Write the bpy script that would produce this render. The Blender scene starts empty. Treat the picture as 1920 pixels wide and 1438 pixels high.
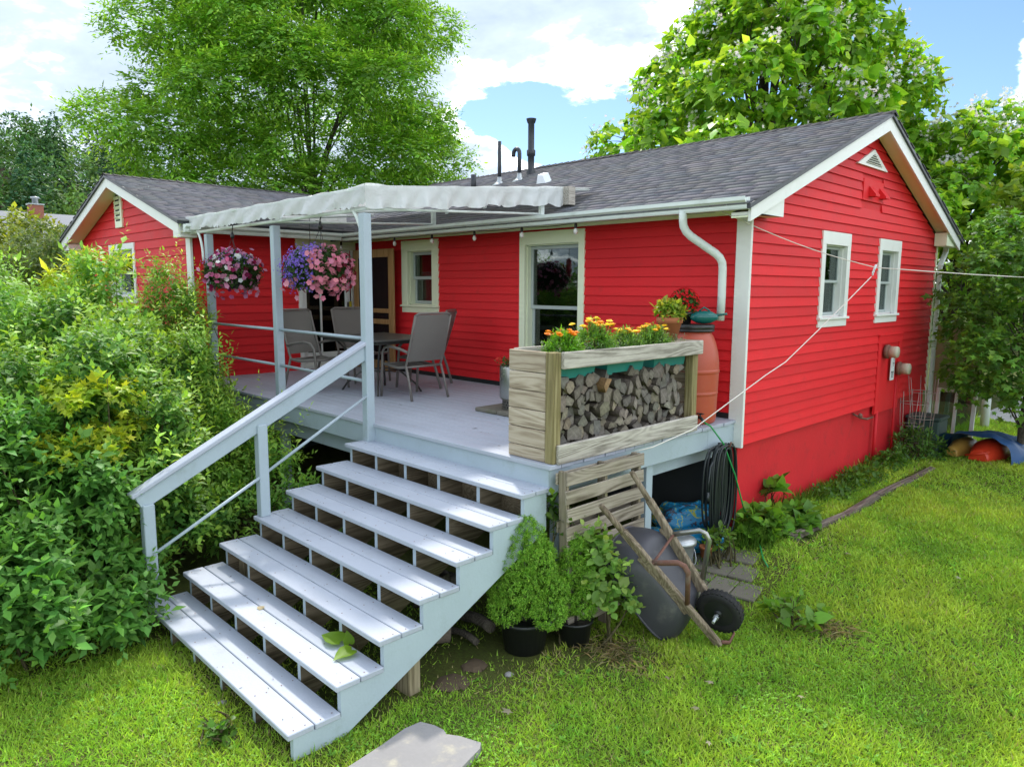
import bpy, math, random
import numpy as np
from mathutils import Vector, Matrix, Euler

random.seed(7)
rng = np.random.default_rng(11)
SC = bpy.context.scene
COL = SC.collection
PI = math.pi

# ---------------------------------------------------------------- camera
cam_d = bpy.data.cameras.new('camera')
cam = bpy.data.objects.new('camera', cam_d)
COL.objects.link(cam)
_yaw, _pit, _rol = 2.36607749, -0.1319005, 0.00496590
_F = Vector((math.cos(_pit) * math.cos(_yaw), math.cos(_pit) * math.sin(_yaw), math.sin(_pit)))
_R = Vector((math.sin(_yaw), -math.cos(_yaw), 0))
_U = _R.cross(_F)
_R2 = math.cos(_rol) * _R + math.sin(_rol) * _U
_U2 = -math.sin(_rol) * _R + math.cos(_rol) * _U
CAMP = Vector((3.6132, -6.9192, 2.7732))
cam.matrix_world = Matrix(((_R2.x, _U2.x, -_F.x, CAMP.x), (_R2.y, _U2.y, -_F.y, CAMP.y), (_R2.z, _U2.z, -_F.z, CAMP.z), (0, 0, 0, 1)))
cam_d.sensor_width = 36
cam_d.lens = 1348.577 / 1920 * 36
cam_d.clip_start = 0.05
cam_d.clip_end = 3000
SC.camera = cam

# ---------------------------------------------------------------- sun, sky, exposure
SUN = Vector((-0.68, 0.47, 1.0)).normalized()
sun_d = bpy.data.lights.new('sun', 'SUN')
sun_d.energy = 2.0
sun_d.angle = math.radians(3.5)
sun_d.color = (1.0, 0.95, 0.86)
sun = bpy.data.objects.new('sun', sun_d)
COL.objects.link(sun)
sun.rotation_euler = SUN.to_track_quat('Z', 'Y').to_euler()
SC.view_settings.view_transform = 'Standard'
SC.view_settings.look = 'None'
SC.view_settings.gamma = 1
SC.view_settings.use_curve_mapping = False
SC.view_settings.exposure = 0.95
SC.render.engine = 'CYCLES'
SC.cycles.use_denoising = True
SC.cycles.max_bounces = 6
SC.cycles.diffuse_bounces = 3
SC.cycles.glossy_bounces = 2
SC.cycles.transmission_bounces = 4
SC.cycles.transparent_max_bounces = 8
SC.cycles.caustics_reflective = False
SC.cycles.caustics_refractive = False


def lin(r, g, b):
    f = lambda c: (c / 255 / 12.92) if c / 255 <= 0.04045 else ((c / 255 + 0.055) / 1.055) ** 2.4
    return (f(r), f(g), f(b))


class NT:
    """Short hand for building node trees."""
    def __init__(s, tree):
        s.t = tree

    def n(s, typ, _o=None, **kw):
        nd = s.t.nodes.new(typ)
        for k, v in kw.items():
            if k.startswith('i_'):
                key = k[2:]
                key = int(key) if key.isdigit() else key.replace('_', ' ')
                s.set(nd.inputs[key], v)
            else:
                setattr(nd, k, v)
        return nd

    def set(s, sock, v):
        if isinstance(v, bpy.types.NodeSocket):
            s.t.links.new(v, sock)
        elif isinstance(v, bpy.types.Node):
            s.t.links.new(v.outputs[0], sock)
        else:
            if isinstance(v, tuple) and len(v) == 3 and sock.type == 'RGBA':
                v = (*v, 1)
            sock.default_value = v

    def math(s, op, a, b=0.0, c=0.0, clamp=False):
        nd = s.t.nodes.new('ShaderNodeMath')
        nd.operation = op
        nd.use_clamp = clamp
        s.set(nd.inputs[0], a)
        s.set(nd.inputs[1], b)
        s.set(nd.inputs[2], c)
        return nd.outputs[0]

    def vmath(s, op, a, b=(0, 0, 0)):
        nd = s.t.nodes.new('ShaderNodeVectorMath')
        nd.operation = op
        s.set(nd.inputs[0], a)
        s.set(nd.inputs[1], b)
        return nd.outputs['Value'] if op in ('DOT_PRODUCT', 'LENGTH') else nd.outputs[0]

    def noise(s, vec, scale, detail=4.0, rough=0.55, dist=0.0, out='Fac'):
        nd = s.t.nodes.new('ShaderNodeTexNoise')
        if vec is not None:
            s.set(nd.inputs['Vector'], vec)
        nd.inputs['Scale'].default_value = scale
        nd.inputs['Detail'].default_value = detail
        nd.inputs['Roughness'].default_value = rough
        nd.inputs['Distortion'].default_value = dist
        return nd.outputs[out]

    def ramp(s, fac, stops, interp='LINEAR'):
        nd = s.t.nodes.new('ShaderNodeValToRGB')
        nd.color_ramp.interpolation = interp
        el = nd.color_ramp.elements
        while len(el) > 1:
            el.remove(el[-1])
        for i, (p, col) in enumerate(stops):
            if not isinstance(col, tuple):
                col = (col, col, col)
            if i == 0:
                el[0].position = p
                el[0].color = (*col, 1)
            else:
                e = el.new(p)
                e.color = (*col, 1)
        s.set(nd.inputs[0], fac)
        return nd.outputs[0]

    def mix(s, fac, a, b, blend='MIX'):
        nd = s.t.nodes.new('ShaderNodeMix')
        nd.data_type = 'RGBA'
        nd.blend_type = blend
        s.set(nd.inputs[0], fac)
        s.set(nd.inputs[6], a)
        s.set(nd.inputs[7], b)
        return nd.outputs[2]

    def maprange(s, v, a, b, c=0.0, d=1.0, smooth=True):
        nd = s.t.nodes.new('ShaderNodeMapRange')
        if smooth:
            nd.interpolation_type = 'SMOOTHSTEP'
        s.set(nd.inputs[0], v)
        for i, x in enumerate((a, b, c, d)):
            nd.inputs[1 + i].default_value = x
        return nd.outputs[0]


world = bpy.data.worlds.new('World')
SC.world = world
world.use_nodes = True
wt = world.node_tree
wt.nodes.clear()
W = NT(wt)
sky = W.n('ShaderNodeTexSky', sky_type='NISHITA', sun_disc=False)
sky.sun_elevation = math.asin(SUN.z)
sky.sun_rotation = math.atan2(SUN.x, SUN.y)
sky.air_density = 1.0
sky.dust_density = 0.3
sky.ozone_density = 2.2
tc = W.n('ShaderNodeTexCoord')
dirv = W.vmath('NORMALIZE', tc.outputs['Generated'])
sep = W.n('ShaderNodeSeparateXYZ', i_0=dirv)
# clouds: a cloud deck seen in perspective (noise on the direction flattened on to a plane) plus large cumulus masses
den = W.math('ADD', W.math('MAXIMUM', sep.outputs['Z'], 0.0), 0.28)
pl = W.n('ShaderNodeCombineXYZ', i_0=W.math('DIVIDE', sep.outputs['X'], den), i_1=W.math('DIVIDE', sep.outputs['Y'], den), i_2=W.math('MULTIPLY', sep.outputs['Z'], 1.2))
n1 = W.noise(pl.outputs[0], 1.9, 10, 0.52, 0.25)
n2 = W.noise(W.vmath('ADD', pl.outputs[0], (3.7, 1.3, 0.4)), 4.6, 9, 0.6, 0.2)


def blob(az, el, r0, r1, amp):
    a, e = math.radians(az), math.radians(el)
    d = (math.cos(e) * math.cos(a), math.cos(e) * math.sin(a), math.sin(e))
    dt = W.vmath('DOT_PRODUCT', dirv, d)
    return W.maprange(dt, math.cos(math.radians(r1)), math.cos(math.radians(r0)), 0.0, amp)


n4 = W.noise(W.vmath('ADD', pl.outputs[0], (1.7, 5.3, 0.9)), 13.0, 6, 0.62, 0.3)
field = W.math('MULTIPLY', W.math('SUBTRACT', n1, 0.5), 1.8)
field = W.math('ADD', field, W.math('MULTIPLY', W.math('SUBTRACT', n2, 0.5), 1.5))
field = W.math('ADD', field, W.math('MULTIPLY', W.math('SUBTRACT', n4, 0.5), 0.75))
# large masses and gaps: azimuth, elevation, inner and outer radius in degrees, amount
BL = [(168, 14, 4, 34, 0.62), (150, 27, 2, 24, 0.40), (129.5, 22.5, 1, 11, 0.50), (134.5, 21.0, 1, 9, 0.42), (138.0, 8.6, 0.4, 3.6, 0.85), (134.2, 7.0, 0.3, 3.2, 0.55), (97.2, 14.5, 1.0, 6.5, 0.95), (99.5, 23, 0.5, 4.5, 0.55), (103, 21.3, .4, 3.6, .85), (106, 23.5, .4, 3, .6), (60, 22, 2, 32, 0.30), (-60, 42, 5, 85, 0.34), (240, 42, 5, 75, 0.34), (20, 50, 5, 62, 0.26)]
HOLES = [(112, 18, 2, 14, -0.55), (105, 17, 1, 7, -0.35), (136, 13.0, 0.5, 4.5, -0.55), (130.5, 12.5, 1, 7, -0.58), (127, 9.5, 1, 5, -.4), (143, 26, 0.5, 4, -0.15)]
for b in BL + HOLES:
    field = W.math('ADD', field, blob(*b))
cov = W.maprange(field, -0.10, 0.30)
# light rims and grey, lumpy bodies
n3 = W.noise(W.vmath('ADD', pl.outputs[0], (-0.10, 0.07, 0.14)), 3.2, 8, 0.58, 0.35)
dens = W.math('ADD', W.math('MULTIPLY', W.math('SUBTRACT', n3, 0.5), 1.7), W.math('MULTIPLY', W.maprange(field, 0.02, 0.62), 0.62))
dens = W.math('ADD', dens, W.math('MULTIPLY', W.math('SUBTRACT', n4, 0.5), 0.35))
ccol = W.ramp(dens, [(0.0, (1.0, 1.0, 1.0)), (0.18, (0.66, 0.675, 0.70)), (0.36, (0.29, 0.325, 0.37)), (0.56, (0.165, 0.195, 0.235)), (0.95, (0.125, 0.152, 0.19))])
SKY_K, CLOUD_K = 0.092, 2.75
skyc = W.n('ShaderNodeVectorMath', operation='SCALE')
W.set(skyc.inputs[0], W.vmath('MULTIPLY', sky.outputs[0], (0.80, 0.90, 1.04)))
skyc.inputs['Scale'].default_value = SKY_K
clc = W.n('ShaderNodeVectorMath', operation='SCALE')
W.set(clc.inputs[0], ccol)
clc.inputs['Scale'].default_value = CLOUD_K
lowfade = W.maprange(sep.outputs['Z'], -0.05, 0.02)
mixc = W.mix(W.math('MULTIPLY', W.math('MULTIPLY', cov, 0.97), lowfade), skyc.outputs[0], clc.outputs[0])
bg = W.n('ShaderNodeBackground', i_0=mixc, i_1=1.0)
wo = W.n('ShaderNodeOutputWorld', i_0=bg.outputs[0])

# ---------------------------------------------------------------- mesh helpers


class MB:
    """Collects shapes; obj() links them as ONE mesh object."""
    def __init__(s):
        s.v, s.f, s.sm, s.mi = [], [], [], []
        s.cm = 0

    def add(s, vs, fs, smooth=False):
        o = len(s.v)
        s.v.extend([tuple(p) for p in vs])
        for f in fs:
            s.f.append(tuple(i + o for i in f))
            s.sm.append(smooth)
            s.mi.append(s.cm)
        return s

    def box(s, x0, y0, z0, x1, y1, z1, c=0.0, M=None):
        x0, x1 = min(x0, x1), max(x0, x1)
        y0, y1 = min(y0, y1), max(y0, y1)
        z0, z1 = min(z0, z1), max(z0, z1)
        if c <= 0:
            vs = [(x, y, z) for z in (z0, z1) for y in (y0, y1) for x in (x0, x1)]
            fs = [(0, 2, 3, 1), (4, 5, 7, 6), (0, 1, 5, 4), (2, 6, 7, 3), (0, 4, 6, 2), (1, 3, 7, 5)]
        else:
            c = min(c, (x1 - x0) * .45, (y1 - y0) * .45, (z1 - z0) * .45)
            lo, hi = (x0, y0, z0), (x1, y1, z1)
            vs, ix = [], {}
            for k in range(8):
                b = (k & 1, k >> 1 & 1, k >> 2 & 1)
                cor = [hi[a] if b[a] else lo[a] for a in range(3)]
                for ax in range(3):   # vertex lying on the face whose normal is ax
                    p = [cor[a] + (0 if a == ax else (-c if b[a] else c)) for a in range(3)]
                    ix[(b, ax)] = len(vs)
                    vs.append(tuple(p))
            fs = []
            for ax in range(3):
                a1, a2 = (ax + 1) % 3, (ax + 2) % 3
                for sd in (0, 1):
                    q = []
                    for (u, w) in ((0, 0), (1, 0), (1, 1), (0, 1)):
                        b = [0, 0, 0]
                        b[ax], b[a1], b[a2] = sd, u, w
                        q.append(ix[(tuple(b), ax)])
                    fs.append(tuple(q if sd else q[::-1]))
                for u in (0, 1):
                    for w in (0, 1):
                        b0, b1 = [0, 0, 0], [0, 0, 0]
                        b0[a1] = b1[a1] = u
                        b0[a2] = b1[a2] = w
                        b1[ax] = 1
                        q = [ix[(tuple(b0), a1)], ix[(tuple(b1), a1)], ix[(tuple(b1), a2)], ix[(tuple(b0), a2)]]
                        fs.append(tuple(q if u ^ w else q[::-1]))
            for k in range(8):
                b = (k & 1, k >> 1 & 1, k >> 2 & 1)
                q = [ix[(b, a)] for a in range(3)]
                fs.append(tuple(q if (sum(b) % 2) else q[::-1]))
        if M is not None:
            vs = [tuple(M @ Vector(p)) for p in vs]
        return s.add(vs, fs)

    def prism(s, pts, ext, smooth=False):
        """Closed prism over the 3-D polygon pts, extruded along ext."""
        n = len(pts)
        e = Vector(ext)
        vs = [Vector(p) for p in pts] + [Vector(p) + e for p in pts]
        nrm = Vector((0, 0, 0))
        for i in range(n):
            nrm += vs[i].cross(vs[(i + 1) % n])
        flip = nrm.dot(e) > 0
        b, t = tuple(range(n)), tuple(range(n, 2 * n))
        fs = [b[::-1] if flip else b, t if flip else t[::-1]]
        for i in range(n):
            j = (i + 1) % n
            q = (i, j, n + j, n + i)
            fs.append(q if flip else q[::-1])
        return s.add(vs, fs, smooth)

    def tube(s, pts, r, n=8, cap=True, smooth=True, flat=1.0):
        pts = [Vector(p) for p in pts]
        m = len(pts)
        rs = r if isinstance(r, (list, tuple)) else [r] * m
        vs, fs = [], []
        prev = None
        for i, p in enumerate(pts):
            d = (pts[min(i + 1, m - 1)] - pts[max(i - 1, 0)])
            d = d.normalized() if d.length > 1e-9 else Vector((0, 0, 1))
            if prev is None:
                a = Vector((0, 0, 1)) if abs(d.z) < 0.9 else Vector((1, 0, 0))
                a = (a - d * a.dot(d)).normalized()
            else:
                a = (prev - d * prev.dot(d))
                a = a.normalized() if a.length > 1e-6 else d.orthogonal().normalized()
            prev = a
            b = d.cross(a)
            for k in range(n):
                t = 2 * PI * k / n
                vs.append(p + (a * math.cos(t) * flat + b * math.sin(t)) * rs[i])
        for i in range(m - 1):
            for k in range(n):
                k2 = (k + 1) % n
                fs.append((i * n + k, i * n + k2, (i + 1) * n + k2, (i + 1) * n + k))
        s.add(vs, fs, smooth)
        if cap:
            o = len(s.v) - len(vs)
            s.f.append(tuple(o + k for k in range(n))[::-1]); s.sm.append(False); s.mi.append(s.cm)
            s.f.append(tuple(o + (m - 1) * n + k for k in range(n))); s.sm.append(False); s.mi.append(s.cm)
        return s

    def lathe(s, prof, n=20, c=(0, 0, 0), M=None, smooth=True, cap=True):
        vs, fs = [], []
        for (r, z) in prof:
            for k in range(n):
                t = 2 * PI * k / n
                p = Vector((c[0] + r * math.cos(t), c[1] + r * math.sin(t), c[2] + z))
                vs.append(M @ p if M is not None else p)
        m = len(prof)
        for i in range(m - 1):
            for k in range(n):
                k2 = (k + 1) % n
                fs.append((i * n + k, i * n + k2, (i + 1) * n + k2, (i + 1) * n + k))
        s.add(vs, fs, smooth)
        if cap:
            o = len(s.v) - len(vs)
            if prof[0][0] > 1e-4:
                s.f.append(tuple(o + k for k in range(n))[::-1]); s.sm.append(False); s.mi.append(s.cm)
            if prof[-1][0] > 1e-4:
                s.f.append(tuple(o + (m - 1) * n + k for k in range(n))); s.sm.append(False); s.mi.append(s.cm)
        return s

    def grid(s, fn, nu, nv, smooth=True):
        vs = [fn(i / nu, j / nv) for i in range(nu + 1) for j in range(nv + 1)]
        w = nv + 1
        fs = [(i * w + j, (i + 1) * w + j, (i + 1) * w + j + 1, i * w + j + 1) for i in range(nu) for j in range(nv)]
        return s.add(vs, fs, smooth)

    def obj(s, name, mat, parent=None, **props):
        me = bpy.data.meshes.new(name)
        o = bpy.data.objects.new(name, me)
        org = Vector((0, 0, 0))
        if parent is not None:
            root = parent
            while root.parent is not None:
                root = root.parent
            org = root.location.copy()
        elif 'at' in props:
            org = Vector(props.pop('at'))
            o.location = org
        me.from_pydata([(p[0] - org.x, p[1] - org.y, p[2] - org.z) for p in s.v], [], s.f)
        mats = mat if isinstance(mat, (list, tuple)) else [mat]
        for m in mats:
            me.materials.append(m)
        me.polygons.foreach_set('use_smooth', s.sm)
        if len(mats) > 1:
            me.polygons.foreach_set('material_index', s.mi)
        me.update()
        COL.objects.link(o)
        if parent is not None:
            o.parent = parent
        for k, v in props.items():
            o[k] = v
        return o


def thing(name, label, cat, loc=(0, 0, 0), group=None):
    o = bpy.data.objects.new(name, None)
    o.empty_display_size = 0.1
    COL.objects.link(o)
    o.location = loc
    o['label'] = label
    o['category'] = cat
    if group:
        o['group'] = group
    return o


def tag(o, label, cat, group=None):
    o['label'] = label
    o['category'] = cat
    if group:
        o['group'] = group
    return o


def copy_tree(o, parent=None):
    c = o.copy()
    COL.objects.link(c)
    if parent is not None:
        c.parent = parent
    for ch in list(o.children):
        copy_tree(ch, c)
    return c


def npmesh(name, V, F, mat, parent=None, col=None, smooth=False, mi=None, **props):
    """Mesh object from numpy arrays (triangles), optional colour per vertex."""
    me = bpy.data.meshes.new(name)
    o = bpy.data.objects.new(name, me)
    org = np.zeros(3)
    if parent is not None:
        root = parent
        while root.parent is not None:
            root = root.parent
        org = np.array(root.location)
    V = np.asarray(V, dtype=np.float32) - org.astype(np.float32)
    F = np.asarray(F, dtype=np.int32)
    me.vertices.add(len(V))
    me.vertices.foreach_set('co', V.ravel())
    me.loops.add(F.size)
    me.loops.foreach_set('vertex_index', F.ravel())
    me.polygons.add(len(F))
    k = F.shape[1]
    me.polygons.foreach_set('loop_start', np.arange(0, F.size, k, dtype=np.int32))
    me.polygons.foreach_set('loop_total', np.full(len(F), k, dtype=np.int32))
    if smooth:
        me.polygons.foreach_set('use_smooth', np.ones(len(F), dtype=bool))
    for m in (mat if isinstance(mat, (list, tuple)) else [mat]):
        me.materials.append(m)
    if mi is not None:
        me.polygons.foreach_set('material_index', np.asarray(mi, dtype=np.int32))
    if col is not None:
        a = me.color_attributes.new('col', 'FLOAT_COLOR', 'POINT')
        c4 = np.ones((len(V), 4), dtype=np.float32)
        c4[:, :3] = col
        a.data.foreach_set('color', c4.ravel())
    me.update(calc_edges=True)
    COL.objects.link(o)
    if parent is not None:
        o.parent = parent
    for kk, vv in props.items():
        o[kk] = vv
    return o


# ---------------------------------------------------------------- materials


def newmat(name):
    m = bpy.data.materials.new(name)
    m.use_nodes = True
    m.node_tree.nodes.clear()
    return m, NT(m.node_tree)


def finish(N, bsdf, bump=None, strength=0.3, dist=0.01):
    if bump is not None:
        b = N.n('ShaderNodeBump', i_Strength=strength, i_Distance=dist, i_Height=bump)
        N.set(bsdf.inputs['Normal'], b.outputs[0])
    N.n('ShaderNodeOutputMaterial', i_0=bsdf.outputs[0])


def objcoord(N):
    """Object coordinates shifted by a random amount per object, so no two pieces show the same grain."""
    t = N.n('ShaderNodeTexCoord')
    oi = N.n('ShaderNodeObjectInfo')
    sc = N.n('ShaderNodeVectorMath', operation='SCALE')
    cmb = N.n('ShaderNodeCombineXYZ', i_0=oi.outputs['Random'], i_1=N.math('MULTIPLY', oi.outputs['Random'], 3.7), i_2=N.math('MULTIPLY', oi.outputs['Random'], 7.1))
    N.set(sc.inputs[0], cmb.outputs[0])
    sc.inputs['Scale'].default_value = 23.0
    return N.vmath('ADD', t.outputs['Object'], sc.outputs[0]), oi.outputs['Random'], t.outputs['Object']


def paint(name, col, rough=0.45, var=0.10, dirt=None, dirt_amt=0.25, bump=0.25, bscale=60.0, spec=0.5, metal=0.0, rnd=0.04):
    m, N = newmat(name)
    v, r, raw = objcoord(N)
    a = N.noise(v, 2.2, 5)
    fine = N.noise(v, bscale, 3)
    k = N.math('ADD', N.math('MULTIPLY', N.math('SUBTRACT', a, 0.5), 2 * var), 1.0)
    k = N.math('ADD', k, N.math('MULTIPLY', N.math('SUBTRACT', r, 0.5), 2 * rnd))
    k = N.math('ADD', k, N.math('MULTIPLY', N.math('SUBTRACT', fine, 0.5), var * 0.6))
    sc = N.n('ShaderNodeVectorMath', operation='SCALE')
    sc.inputs[0].default_value = col
    N.set(sc.inputs['Scale'], k)
    c = sc.outputs[0]
    if dirt is not None:
        d = N.maprange(N.noise(v, 5.5, 7, 0.65), 0.52, 0.78, 0.0, dirt_amt)
        c = N.mix(d, c, dirt)
    b = N.n('ShaderNodeBsdfPrincipled', i_Base_Color=c, i_Roughness=rough, i_Metallic=metal)
    b.inputs['Specular IOR Level'].default_value = spec
    rr = N.math('ADD', N.math('MULTIPLY', a, 0.16), rough - 0.08)
    N.set(b.inputs['Roughness'], rr)
    finish(N, b, fine, bump, 0.003)
    return m


def wood(name, axis, light, mid, dark, scale=1.0, stretch=0.07, knots=True, rough=0.8, bump=0.5, green=0.0):
    m, N = newmat(name)
    v, r, raw = objcoord(N)
    mp = N.n('ShaderNodeMapping', i_0=v)
    sv = [scale, scale, scale]
    sv['xyz'.index(axis)] = scale * stretch
    mp.inputs['Scale'].default_value = sv
    warp = N.noise(mp.outputs[0], 7.0, 3, 0.5, 0.0)
    g = N.n('ShaderNodeMath', operation='SINE')
    ring = N.noise(mp.outputs[0], 5.0, 2, 0.5, 0.6)
    N.set(g.inputs[0], N.math('MULTIPLY', ring, 95.0))
    rg = N.math('ADD', N.math('MULTIPLY', g.outputs[0], 0.5), 0.5)
    fib = N.noise(mp.outputs[0], 70.0, 4, 0.7)
    f = N.math('ADD', N.math('MULTIPLY', rg, 0.34), N.math('MULTIPLY', fib, 0.70))
    f = N.math('ADD', f, N.math('MULTIPLY', N.math('SUBTRACT', warp, 0.5), 0.7))
    c = N.ramp(f, [(0.18, dark), (0.5, mid), (0.85, light)])
    c = N.mix(N.maprange(N.noise(v, 2.4, 4), 0.5, 0.75, 0.0, 0.35), c, mid)
    c = N.mix(N.math('MULTIPLY', r, 0.22), c, dark)
    if green:
        c = N.mix(N.maprange(N.noise(v, 3.3, 5), 0.42, 0.72, 0.0, green), c, (0.16, 0.17, 0.05))
    b = N.n('ShaderNodeBsdfPrincipled', i_Base_Color=c, i_Roughness=rough)
    b.inputs['Specular IOR Level'].default_value = 0.25
    finish(N, b, f, bump, 0.004)
    return m


def leafmat(name, trans=0.38, rough=0.42, spec=0.4, tint=(1.25, 1.2, 0.55), noise=0.25):
    m, N = newmat(name)
    at = N.n('ShaderNodeAttribute', attribute_name='col')
    t = N.n('ShaderNodeTexCoord')
    k = N.math('ADD', N.math('MULTIPLY', N.math('SUBTRACT', N.noise(t.outputs['Object'], 3.0, 3), 0.5), 2 * noise), 1.0)
    sc = N.n('ShaderNodeVectorMath', operation='SCALE')
    N.set(sc.inputs[0], at.outputs['Color'])
    N.set(sc.inputs['Scale'], k)
    b = N.n('ShaderNodeBsdfPrincipled', i_Base_Color=sc.outputs[0], i_Roughness=rough)
    b.inputs['Specular IOR Level'].default_value = spec
    tr = N.n('ShaderNodeBsdfTranslucent', i_0=N.vmath('MULTIPLY', sc.outputs[0], tint))
    mx = N.n('ShaderNodeMixShader', i_0=trans, i_1=b.outputs[0], i_2=tr.outputs[0])
    N.n('ShaderNodeOutputMaterial', i_0=mx.outputs[0])
    return m


def colmat(name, rough=0.6, spec=0.3, var=0.15, bscale=40.0, bump=0.3, metal=0.0):
    """Colour from the 'col' attribute with grain; for shingles, stones, petals."""
    m, N = newmat(name)
    at = N.n('ShaderNodeAttribute', attribute_name='col')
    v, r, raw = objcoord(N)
    fine = N.noise(raw, bscale, 4, 0.7)
    k = N.math('ADD', N.math('MULTIPLY', N.math('SUBTRACT', fine, 0.5), 4 * var), 1.0)
    sc = N.n('ShaderNodeVectorMath', operation='SCALE')
    N.set(sc.inputs[0], at.outputs['Color'])
    N.set(sc.inputs['Scale'], k)
    b = N.n('ShaderNodeBsdfPrincipled', i_Base_Color=sc.outputs[0], i_Roughness=rough, i_Metallic=metal)
    b.inputs['Specular IOR Level'].default_value = spec
    finish(N, b, fine, bump, 0.003)
    return m


M = {}
RED = (0.70, 0.022, 0.028)
M['red'] = paint('red_paint', RED, 0.58, 0.10, (0.42, 0.035, 0.03), 0.35, 0.4, 45, 0.2, 0, 0.09)
M['redwall'] = paint('red_masonry_paint', (0.58, 0.018, 0.026), 0.6, 0.16, (0.22, 0.03, 0.03), 0.5, 0.6, 30, 0.3)
M['cream'] = paint('cream_trim_paint', (0.82, 0.88, 0.64), 0.4, 0.05, (0.4, 0.38, 0.28), 0.15, 0.15)
M['white'] = paint('white_trim_paint', (0.78, 0.80, 0.76), 0.4, 0.05, (0.45, 0.43, 0.36), 0.18, 0.15)
M['gutter'] = paint('white_metal_gutter', (0.70, 0.76, 0.72), 0.32, 0.07, (0.30, 0.34, 0.28), 0.4, 0.1)
M['deck'] = paint('deck_grey_paint', (0.405, 0.44, 0.51), 0.5, 0.12, (0.33, 0.34, 0.36), 0.4, 0.5, 50, 0.35)
M['deckside'] = paint('stair_grey_paint', (0.38, 0.46, 0.51), 0.5, 0.10, (0.24, 0.30, 0.27), 0.45, 0.35, 50)
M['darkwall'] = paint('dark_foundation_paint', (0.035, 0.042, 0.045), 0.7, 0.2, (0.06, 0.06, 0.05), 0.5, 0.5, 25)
M['black'] = paint('black_plastic', (0.016, 0.018, 0.018), 0.4, 0.2, (0.06, 0.055, 0.04), 0.35, 0.2)
M['blackpipe'] = paint('black_vent_pipe', (0.022, 0.026, 0.032), 0.42, 0.15, (0.06, 0.06, 0.06), 0.3, 0.1)
M['galv'] = paint('galvanised_steel', (0.45, 0.48, 0.49), 0.38, 0.18, (0.25, 0.26, 0.25), 0.4, 0.15, 25, 0.5, 0.75)
M['steel'] = paint('brushed_steel', (0.36, 0.36, 0.34), 0.3, 0.1, (0.2, 0.19, 0.16), 0.3, 0.1, 80, 0.5, 0.85)
M['teal'] = paint('teal_plastic', (0.012, 0.19, 0.17), 0.45, 0.12, (0.05, 0.12, 0.10), 0.4, 0.15)
M['teal2'] = paint('dark_teal_plastic', (0.006, 0.12, 0.11), 0.22, 0.08, None, 0, 0.05)
M['barrel'] = paint('terracotta_plastic', (0.44, 0.075, 0.035), 0.42, 0.07, (0.36, 0.13, 0.09), 0.4, 0.1, 40)
M['terra'] = paint('terracotta_clay', (0.42, 0.15, 0.07), 0.8, 0.15, (0.3, 0.2, 0.14), 0.5, 0.4, 60, 0.2)
M['tan'] = paint('meter_tan', (0.50, 0.46, 0.35), 0.5, 0.1, (0.3, 0.27, 0.2), 0.4, 0.2)
M['chairframe'] = paint('bronze_chair_frame', (0.17, 0.155, 0.14), 0.42, 0.1, None, 0, 0.1)
M['sling'] = paint('grey_sling_mesh', (0.175, 0.168, 0.152), 0.75, 0.08, None, 0, 0.6, 300, 0.2)
M['tabletop'] = paint('table_top', (0.045, 0.045, 0.042), 0.35, 0.15, (0.1, 0.09, 0.07), 0.3, 0.2)
M['rope'] = paint('white_rope', (0.72, 0.68, 0.62), 0.8, 0.1, None, 0, 0.3, 200)
M['hose'] = paint('black_hose', (0.018, 0.024, 0.026), 0.35, 0.15, (0.07, 0.07, 0.06), 0.35, 0.1)
M['greenhose'] = paint('green_hose', (0.02, 0.28, 0.07), 0.4, 0.1, None, 0, 0.1)
M['tray'] = paint('grey_barrow_tray', (0.055, 0.055, 0.066), 0.45, 0.16, (0.2, 0.19, 0.17), 0.4, 0.3, 25)
M['rust'] = paint('rusty_steel', (0.20, 0.10, 0.075), 0.7, 0.3, (0.32, 0.30, 0.28), 0.6, 0.4, 40, 0.3, 0.3)
M['rubber'] = paint('tyre_rubber', (0.02, 0.02, 0.02), 0.75, 0.25, (0.10, 0.09, 0.07), 0.4, 0.4, 60, 0.3)
M['stone'] = paint('pale_flagstone', (0.27, 0.26, 0.255), 0.85, 0.22, (0.46, 0.42, 0.31), 0.8, 0.6, 35, 0.2)
M['paver'] = paint('grey_paver', (0.17, 0.155, 0.125), 0.9, 0.25, (0.10, 0.12, 0.05), 0.8, 0.7, 35, 0.2, 0, 0.15)
M['brick'] = paint('brick_red', (0.30, 0.11, 0.07), 0.85, 0.25, (0.35, 0.3, 0.26), 0.4, 0.4)
M['bluetarp'] = paint('blue_tarp', (0.018, 0.085, 0.25), 0.5, 0.3, (0.03, 0.05, 0.10), 0.6, 0.5, 12)
M['kayak'] = paint('orange_red_kayak', (0.62, 0.05, 0.018), 0.35, 0.06)
M['kayak2'] = paint('yellow_kayak', (0.40, 0.24, 0.05), 0.4, 0.2, (0.2, 0.12, 0.04), 0.5)
M['utility'] = paint('green_utility_box', (0.03, 0.065, 0.055), 0.55, 0.2, (0.1, 0.12, 0.09), 0.4)
M['wire'] = paint('cage_wire', (0.42, 0.36, 0.33), 0.5, 0.2, (0.25, 0.12, 0.07), 0.6, 0.1, 60, 0.5, 0.5)
M['olive'] = paint('pale_olive_panel', (0.30, 0.34, 0.20), 0.7, 0.12)
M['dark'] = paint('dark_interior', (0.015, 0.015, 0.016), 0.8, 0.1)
M['soil'] = paint('potting_soil', (0.035, 0.024, 0.016), 0.95, 0.4, None, 0, 1.0, 60, 0.1)
M['blind'] = paint('grey_blind', (0.20, 0.23, 0.24), 0.7, 0.1)
M['curtain'] = paint('pale_curtain', (0.30, 0.31, 0.32), 0.8, 0.1)
M['brass'] = paint('yellow_tag', (0.5, 0.42, 0.03), 0.5, 0.05)
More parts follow.
